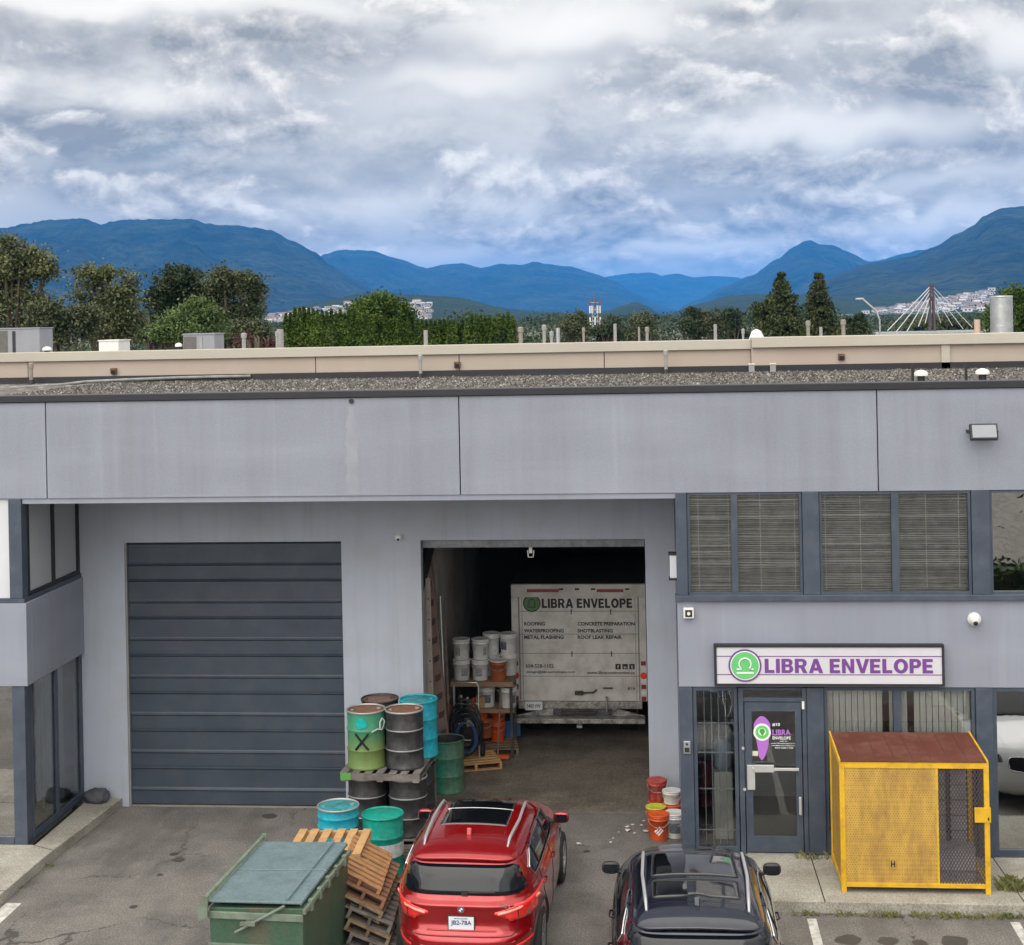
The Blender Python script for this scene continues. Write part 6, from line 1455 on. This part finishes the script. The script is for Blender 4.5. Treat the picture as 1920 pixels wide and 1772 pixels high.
for px in(1048,1122):
    for z in zz[:3:2]: q=W(px,0,Y).x; tp_(MB().box(q-.01,q+.01,Y-.012,Y-.0045,z-.06,z+.04),'hinge',M_trd,dr)
M_refl=pmat('red_reflector',(.28,.03,.03),.4,var=.5,vs=30); M_reflw=pmat('white_reflector',(.7,.7,.7),.4,var=.1)
for a,b in((988,1048),(1119,1169)):
    A_=W(a,1110,Y); B_=W(b,1104,Y); tp_(MB().box(A_.x,B_.x,Y-.035,Y-.0305,A_.z,B_.z),'reflective_strip',M_refl,fr)
for px in(1052,1082,1112,1176): q=W(px,1104,Y); tp_(MB().box(q.x-.04,q.x+.04,Y-.05,Y-.0305,q.z-.015,q.z+.015),'marker_light',M_trd,fr)
for x in(tx0+.065,tx1-.065):
    for k in range(7): z=tz0+.02+k*.11; tp_(MB().box(x-.045,x+.045,Y-.034,Y-.0305,z-.03,z+.05),'chevron_strip',M_reflw if k%2 else M_refl,fr)
    tp_(MB().cyl((x,Y-.05,tz0+.46),(x,Y-.0305,tz0+.46),.06,n=16),'round_lamp',M_rlamp if x<tc_ else M_rlamp,fr)
q=W(997,1131,Y); lg=tp_(MB().cyl((q.x,Y,q.z),(q.x,Y-.006,q.z),.165,n=28,smooth=False),'logo_ring',M_ink,dr)
tp_(MB().cyl((q.x,Y-.0062,q.z),(q.x,Y-.009,q.z),.145,n=28,smooth=False),'logo_disc',pmat('faded_green',(.10,.20,.09),.6,var=.2,vs=20),lg)
pts=[(q.x+.06*math.cos(a),Y-.010,q.z+.015+.06*math.sin(a)) for a in[R(-55)+R(290)*i/20 for i in range(21)]]
tp_(MB().tube([(q.x+.085,Y-.010,q.z-.038)]+pts+[(q.x-.085,Y-.010,q.z-.038)],.006,5).box(q.x-.085,q.x+.085,Y-.012,Y-.0092,q.z-.08,q.z-.066),'scales_symbol',M_ink,lg)
a=W(1016,1140,Y); b=W(1185,1122,Y); signtext('LIBRA ENVELOPE','truck_lettering',b.x-a.x,b.z-a.z,M_ink,dr,face_front(a.x,Y-.008,a.z),.002,-Vector(t.location))
for s,a,b,y0,y1 in(('ROOFING',983,1022,1166,1173),('WATERPROOFING',983,1057,1179,1186),('METAL FLASHING',983,1057,1191,1198),('CONCRETE PREPARATION',1083,1190,1166,1173),('SHOTBLASTING',1083,1149,1179,1186),('ROOF LEAK REPAIR',1083,1166,1191,1198),('604-528-1102',986,1038,1245,1252),('design@libraenvelope.com',987,1078,1257,1263),('www.libraconstruction.ca',1101,1190,1258,1264),('#16',1177,1191,1287,1294)):
    tt(s,'truck_lettering',a,b,y0,y1,M_ink,dr,.03 if y0<1240 else .01)
for s,px in(('f',1159),('in',1172),('t',1185)):
    q=W(px,1250,Y); ic=tp_(MB().box(q.x-.05,q.x+.05,Y-.006,Y-.0045,q.z-.05,q.z+.05),'social_icon',M_ink,dr)
    o=text(s,'icon_letter',None,.065 if s!='in' else .05,M_tw,None,face_front(q.x,Y-.0065,q.z-.035),.03,.002,align='C'); o.data.transform(Matrix.Translation(-Vector(t.location))); o.parent=ic
# latch, bumper, step, plate
q=W(1085,1298,Y); tp_(MB().box(q.x-.07,q.x+.09,Y-.06,Y-.005,q.z-.04,q.z+.03).tube([(q.x+.05,Y-.05,q.z),(q.x+.28,Y-.05,q.z+.01),(q.x+.34,Y-.05,q.z+.06)],.018,6),'latch',M_trd,dr)
q=W(1140,1290,Y); tp_(MB().box(q.x-.09,q.x+.09,Y-.03,Y-.005,q.z-.012,q.z+.012),'grab_handle',M_trd,dr)
tp_(MB().box(tx0+.1,tx1-.1,Y-.05,Y+3.3,tz0-.16,tz0-.025),'rear_sill',M_tal,bevel=.01)
tp_(MB().box(tc_-.55,tc_+.65,Y-.04,Y+.1,.38,tz0-.165),'lift_gate_panel',pmat('dirty_steel',(.10,.10,.11),.6,metal=.3,var=.6,vs=14,dirt=((.02,.02,.02),.9,9),grain=.5,gs=30))
tp_(MB().box(tc_-.35,tc_+.30,Y-.10,Y-.045,tz0-.26,tz0-.20),'step_bar',M_trd,bevel=.01)
zb_=W(1080,1350,Y-.2).z; tp_(MB().box(tx0+.05,tx1-.05,Y-.32,Y-.05,zb_-.04,zb_+.05),'bumper_step',M_tal,bevel=.012)
tp_(MB().prism([(tx0+.05,zb_+.055),(tc_-.5,zb_+.055),(tc_-.5,zb_+.20)],'y',Y-.1,Y-.06).prism([(tx1-.05,zb_+.055),(tc_+.6,zb_+.055),(tc_+.6,zb_+.2)],'y',Y-.1,Y-.06),'bumper_brace',M_tal)
tp_(MB().cyl((tc_,Y-.36,zb_-.03),(tc_,Y-.36,zb_+.03),.035,n=12).box(tc_-.05,tc_+.05,Y-.42,Y-.28,zb_-.09,zb_-.045),'tow_ball',M_galv)
q=W(1138,1318,Y); tp_(MB().tube([(q.x,Y-.09,q.z+.14),(q.x,Y-.09,q.z-.14)],.02,6),'gate_lever',M_tal)
q=W(1001,1323,Y-.05); pl=tp_(MB().box(q.x-.16,q.x+.16,Y-.075,Y-.06,q.z-.08,q.z+.08),'number_plate',M_plate); o=text('5403 VW','plate_number',.26,.07,M_ink,None,face_front(q.x,Y-.0755,q.z-.035),.02,.002,align='C'); o.data.transform(Matrix.Translation(-Vector(t.location))); o.parent=pl
for s_ in(-1,1):
    for y in(Y+.9,Y+4.0):
        o=tp_(MB().cyl((tc_+s_*.72,y,.42),(tc_+s_*1.05,y,.42),.42,n=28),'wheel',M_tyre); tp_(MB().cyl((tc_+s_*1.051,y,.42),(tc_+s_*1.06,y,.42),.22,n=20),'rim',M_rim,o)
tp_(MB().box(tc_-.42,tc_+.42,Y+.1,Y+4.7,.55,tz0-.17),'chassis',M_trd)
tp_(MB().box(tx0+.2,tx1-.2,Y+3.45,Y+4.95,.5,2.3),'cab',M_tw,bevel=.12)
tp_(MB().box(tx0+.25,tx1-.25,Y+4.955,Y+4.965,1.45,2.1),'windscreen',M_cglass)
# ================================================================ inside the bay
sy0=2.9; xl,xr_=W(848,1268,sy0).x,W(960,1268,sy0).x; zS=1.39
t=thing('pail_rack','wooden shelf rack holding white pails beside the box truck','rack',((xl+xr_)/2,sy0,.0))
def rp(mb,nm,mt,**k): return mb.build(nm,mt,t,world=True,**k)
M_shelf=pmat('shelf_board',(.26,.17,.105),.8,var=.2,vs=5)
rp(MB().box(xl-.03,xr_+.02,sy0-.05,sy0+.75,zS-.09,zS),'shelf_board',M_shelf,bevel=.004); rp(MB().box(xl+.2,xr_+.02,sy0+.05,sy0+.75,.80,.87),'shelf_board',M_shelf,bevel=.004)
for x,y in((xl,sy0),(xr_-.05,sy0),(xl,sy0+.68),(xr_-.05,sy0+.68)): rp(MB().box(x,x+.05,y,y+.05,0,zS-.092),'rack_leg',M_trd)
gw='white pails on the rack beside the truck'
xs=[W(px,1268,sy0).x for px in(864,899,933,949)]
pail('white pail at the left end of the rack, lower row',(xs[0],sy0+.16,zS+.002),P_w,P_w,.155,.37,band=(P_lbw,.5,.9)); pail('white pail second on the rack, lower row, beside the orange pail',(xs[1],sy0+.16,zS+.002),P_w,P_w,.155,.37,band=(P_lbw,-.1,.9))
pail('white pail at the left end of the rack, upper row',(xs[0],sy0+.17,zS+.374),P_w,P_w,.155,.37,band=(P_lbw,-.4,.7)); pail('white pail second on the rack, upper row',(xs[1]+.01,sy0+.17,zS+.374),P_w,P_w,.155,.37,band=(P_lbw,.7,.5))
pail('burnt orange pail on the rack next to the truck',(xs[2],sy0+.15,zS+.002),pmat('burnt_orange_pail',(.36,.10,.035),.5,var=.15,vs=5),P_w,.155,.36)
pail('white pail at the back of the rack, behind the orange one, lower row',(xs[3],sy0+.55,zS+.002),P_w,P_w,.155,.40); pail('labelled white pail at the right end of the rack, upper row',(xs[3],sy0+.50,zS+.404),P_w,P_w,.155,.37,band=(P_lbl,-.6,.9))
pail('white pail half hidden behind the upper row middle of the rack',(xs[1]+.17,sy0+.52,zS+.374),P_w,P_w,.155,.40); pail('white pail at the back of the rack carrying the half hidden one',(xs[1]+.17,sy0+.52,zS+.002),P_w,P_w,.155,.37)
pail('white pail with dark label on the lower board of the rack, left one',(W(909,1290,sy0).x,sy0+.3,.872),P_w,P_w,.155,.37,band=(P_lbl,0,1.2)); pail('white pail on the lower board of the rack, right one by the truck',(W(950,1295,sy0).x,sy0+.25,.872),P_w,P_w,.155,.37,band=(P_lbl,.8,.6))
pail('orange pail on the floor pallet, lower one of the front pair',(-3.07,3.55,.142),P_or,None,.15,.37); pail('orange pail nested upside in the lower one of the front pair',(-3.07,3.55,.34),P_or,P_or,.15,.37)
pail('orange pail tilted on the clutter left of the front pair',(-3.34,3.3,.62),P_or,None,.15,.37,lean=(R(15),R(-22))); pail('dark orange pail under the tilted orange pail',(-3.28,3.4,.25),pmat('burnt_orange_pail',(.36,.10,.035)),None,.15,.37)
pallet('pale wooden pallet on the garage floor, nearest under the clutter',(-3.42,2.45,.006),R(18),M_palnew,.95,.8,6); pallet('dark wooden pallet behind the pale one on the garage floor',(-3.15,3.5,.006),R(8),M_palw,.9,1.1,7)
# notched lumber posts leaning by the left side of the opening
M_lum=pmat('reddish_lumber',(.22,.15,.125),.85,var=.3,vs=5,dirt=((.08,.06,.05),.4,4))
ly=1.6
t=thing('notched_post','tall notched reddish wooden post leaning at the left inside of the garage opening','post',(W(838,1380,ly).x,ly,.006))
tpx=W(806,1062,ly); bpx=Vector((W(838,1380,ly).x,ly,.0)); hh=3.6; dx_=tpx.x-bpx.x
base=G(830,1500,0); 
MB().prism([(-.09,0),(.09,0),(.09+dx_*1.3,3.95),(-.09+dx_*1.3,3.95)],'y',0,.09).build('plank',M_lum,t)
m=MB()
for i in range(11):
    z=.4+i*.32; cx_=dx_*1.3*z/3.95; m.prism([(cx_-.05,z),(cx_+.04,z+.05),(cx_+.05,z+.16),(cx_-.05,z+.11)],'y',-.012,-.001)
tag(m.build('notches',pmat('lumber_notch',(.07,.05,.045),.9),t),kind='stuff')
t=thing('steel_angle','perforated grey steel strip leaning beside the notched post','steel strip',(-3.80,.32,.006))
MB().prism([(-.05,0),(.05,0),(.02,3.7),(-.06,3.7)],'y',0,.012).build('strip',pmat('old_steel',(.20,.17,.15),.6,var=.3),t)
for i in range(10): MB().cyl((.0-.02*i/10,-.003,.3+i*.34),(.0-.02*i/10,-.0005,.3+i*.34),.014,n=8).build('bolt_hole',M_dark,t)
# hand truck with coiled hose: dark clutter
M_hos=pmat('black_hose',(.015,.017,.022),.4,var=.2)
t=thing('hose_cart','two wheeled cart loaded with coiled black and blue hoses inside the garage','cart',(-3.50,2.45,.146))
MB().tube([(-.22,-.05,0),(-.22,.02,1.25),(-.19,.03,1.32),(.19,.03,1.32),(.22,.02,1.25),(.22,-.05,0)],.018,8).build('cart_frame',M_galv,t)
for z in(.3,.6,.95): MB().tube([(-.22,.0,z),(.22,.0,z)],.012,6).build('cross_bar',M_galv,t)
for x in(-.27,.27): MB().cyl((x-.03,.08,.13),(x+.03,.08,.13),.13,n=20).build('wheel',M_tyre,t)
m=MB(); rg=random.Random(4)
for k in range(11):
    rr=rg.uniform(.20,.34); cz=.55+rg.uniform(-.08,.12); ph=rg.uniform(0,6); P=[]
    for i in range(33):
        a=2*math.pi*i/32; P.append((rr*math.cos(a)*.85,-.10-.012*k+.02*math.sin(3*a+ph),cz+rr*1.25*math.sin(a)+.02*math.sin(2*a+ph)))
    m.tube(P,.018,6,caps=False)
m.build('coiled_hose',M_hos,t)
m=MB()
for k in range(3):
    P=[(.22*math.cos(a)*.8+.02*k,-.26-.01*k,.42+.27*math.sin(a)) for a in[2*math.pi*i/24 for i in range(25)]]; m.tube(P,.014,6,caps=False)
m.build('blue_hose',pmat('blue_hose',(.03,.07,.16),.5),t)
t=thing('propane_bottle','dark gas bottle standing behind the hose cart','gas bottle',(-3.86,2.7,.006)); MB().lathe([(.12,0),(.12,.9),(.09,1.0),(.03,1.05),(.03,1.12)],n=20).build('bottle',pmat('dark_red_bottle',(.12,.03,.02),.5,var=.2),t); MB().cyl((0,0,1.12),(0,0,1.18),.045,n=10).build('valve',M_galv,t)
t=thing('tool_crate','dark crate of tools under the rack in the garage','crate',(-3.55,3.1,.006)); MB().box(-.25,.25,-.2,.2,0,.55).build('box',M_trd,t,bevel=.01); MB().tube([(-.1,-.1,.5),(-.15,-.1,1.1)],.015,6).build('tool_handle',M_lum,t)
M_paper2=pmat('pale_board',(.5,.48,.44),.8); M_card=pmat('cardboard',(.34,.23,.13),.85,var=.2,vs=5); M_blu=pmat('blue_plastic',(.03,.10,.30),.45,var=.15)
def carton(label,loc,w_,d_,h_,mt,rz=0):
    t=thing('carton',label,'box',loc,rz); MB().box(-w_/2,w_/2,-d_/2,d_/2,0,h_).build('box',mt,t,bevel=.004); MB().box(-.025,.025,-d_/2-.001,d_/2+.001,h_+.0005,h_+.002).build('tape',M_palw,t)
carton('small brown carton on the lower board of the rack between two white pails',(-3.33,sy0+.2,.872),.16,.2,.2,M_card,.2)
carton('flat dark box on the garage floor against the left wall',(-3.78,1.9,.006),.3,.4,.25,M_trd,.1)
carton('blue plastic box under the rack beside the orange pails',(-2.85,3.9,.142),.3,.25,.3,M_blu,.3)
carton('brown carton on the floor under the rack behind the hose cart',(-3.6,3.6,.006),.4,.3,.45,M_card,-.1)
carton('pale box on top of the crate of tools',(-3.5,3.05,.56),.22,.2,.12,M_paper2,.4)
for x_,y_,z_,hh_,lab in((-3.66,2.98,.872,.24,'tall dark spray can at the left end of the lower rack board'),(-3.55,3.02,.872,.20,'short dark spray can on the lower rack board'),(-3.05,3.5,.872,.22,'dark can on the lower rack board between the pails')):
    t=thing('spray_can',lab,'can',(x_,y_,z_)); MB().lathe([(.035,0),(.035,hh_*.8),(.02,hh_*.88)],n=14).build('can',M_trd,t); MB().cyl((0,0,hh_*.88),(0,0,hh_),.018,n=10).build('nozzle',M_white,t)
for i,(x_,lab) in enumerate(((-3.92,'long grey pipe leaning on the left garage wall, nearest'),(-3.90,'long brown batten leaning on the left garage wall beside the grey pipe'))):
    t=thing('leaning_pole',lab,'pole',(x_+.12,2.0+i*.35,.006)); MB().cyl((0,0,0),(-.14,.5,3.0-i*.5),.025,n=8).build('shaft',(M_galv,M_lum)[i],t); MB().cyl((0,0,0),(-.003,.01,.06),.03,n=8).build('end_cap',M_trd,t)
t=thing('broom','push broom with orange head standing by the rack','broom',(-2.98,2.7,.006)); MB().cyl((0,0,.1),(.05,.35,1.45),.013,n=8).build('handle',M_lum,t); MB().box(-.2,.2,-.04,.04,.05,.11).build('head',P_or,t); MB().box(-.19,.19,-.035,.035,0,.049).build('bristles',M_trd,t)
# ---------------------------------------------------------------- office interior seen through the glass
M_paper=pmat('paper_white',(.6,.6,.56),.7)
t=thing('water_cooler','white water cooler with jug just inside the office side light','water cooler',(.86,-1.55,.155)); MB().box(-.14,.14,-.14,.14,0,1.0).build('stand',M_paper,t,bevel=.02); MB().lathe([(.06,1.0),(.13,1.06),(.14,1.40),(.10,1.46),(.002,1.47)],n=20).build('jug',pmat('jug_plastic',(.35,.42,.5),.2),t)
t=thing('office_chair','dark red office chair behind the side light','chair',(.75,-1.35,.155))
MB().box(-.22,.22,-.22,.22,.43,.52).build('seat',pmat('maroon_fabric',(.14,.03,.05),.9),t,bevel=.03); MB().box(-.2,.2,.18,.24,.55,1.0).build('backrest',MATS['maroon_fabric'],t,bevel=.03); MB().cyl((0,0,.08),(0,0,.43),.03,n=8).build('post',M_galv,t)
for k in range(5): a=6.283*k/5; MB().tube([(0,0,.1),(.26*math.cos(a),.26*math.sin(a),.05)],.018,6).build('leg',M_galv,t)
t=thing('reception_desk','grey reception desk inside the office behind the glass door','desk',(1.75,.4,.155)); MB().box(-.6,.6,-.03,.03,0,1.0).build('front_panel',M_ltgrey,t,bevel=.01); MB().box(-.65,.65,-.1,.5,1.001,1.04).build('desk_top',M_paper,t,bevel=.01)
t=thing('wall_poster','blue framed poster high inside the office side light','poster',(.80,-.6,2.0)); MB().box(-.22,.22,-.01,.01,0,.42).build('sheet',pmat('poster_blue',(.03,.09,.25),.5,var=.5,vs=9),t); MB().box(-.24,.24,.011,.02,-.02,.44).build('frame',M_blackp,t)
# tree that stands across the yard: it shows in the office window
tr=thing('yard_tree','green tree across the yard, seen mirrored in the office window at the right edge','tree',(9.9,-17.5,0)); rg=random.Random(77); V=[];Fc=[]
for q in range(70):
    d=Vector((rg.gauss(0,1),rg.gauss(0,1),rg.gauss(0,1))).normalized()*rg.uniform(.5,1); c=Vector((d.x*1.2+.35,d.y*1.2,3.7+d.z*1.0))
    for k in range(38): leaf_quad(V,Fc,c+Vector((rg.gauss(0,.5),rg.gauss(0,.5),rg.gauss(0,.35))),.10,rg)
m=MB(); m.add(V,Fc); m.build('crown',L_bright,tr,fix=False); MB().tube([(0,0,0),(.2,0,2),(-.2,.2,4),(0,0,6)],[.2,.16,.12,.04],8).build('trunk',M_bark,tr)
# hedge row behind the yard (reflected green strip)
tr=thing('yard_hedge','clipped green hedge across the yard behind the photographer','hedge',(16,-20,0)); V=[];Fc=[]
for q in range(9000): leaf_quad(V,Fc,Vector((rg.uniform(-8,12),rg.uniform(-.6,.6),rg.uniform(0,1.5))),.10,rg)
m=MB(); m.add(V,Fc); m.build('foliage',L_hedge,tr,fix=False); MB().box(-8,12,-.4,.4,0,1.3).build('inner_growth',L_dark,tr)
# ================================================================ haze
hz=MB().box(-14000,12000,-1500,21500,-1.2,680); o=hz.build('haze',None)
tag(o,'thin blue haze lying over the valley','haze',kind='stuff')
m=bpy.data.materials.new('haze_air'); m.use_nodes=True; t=m.node_tree; t.nodes.clear(); k=NT(t)
v=k.n('ShaderNodeVolumePrincipled',ins={'Color':(.04,.35,1.0,1),'Density':5.3e-5,'Anisotropy':-0.5})
k.n('ShaderNodeOutputMaterial',ins={'Volume':v.outputs[0]}); o.data.materials.append(m)
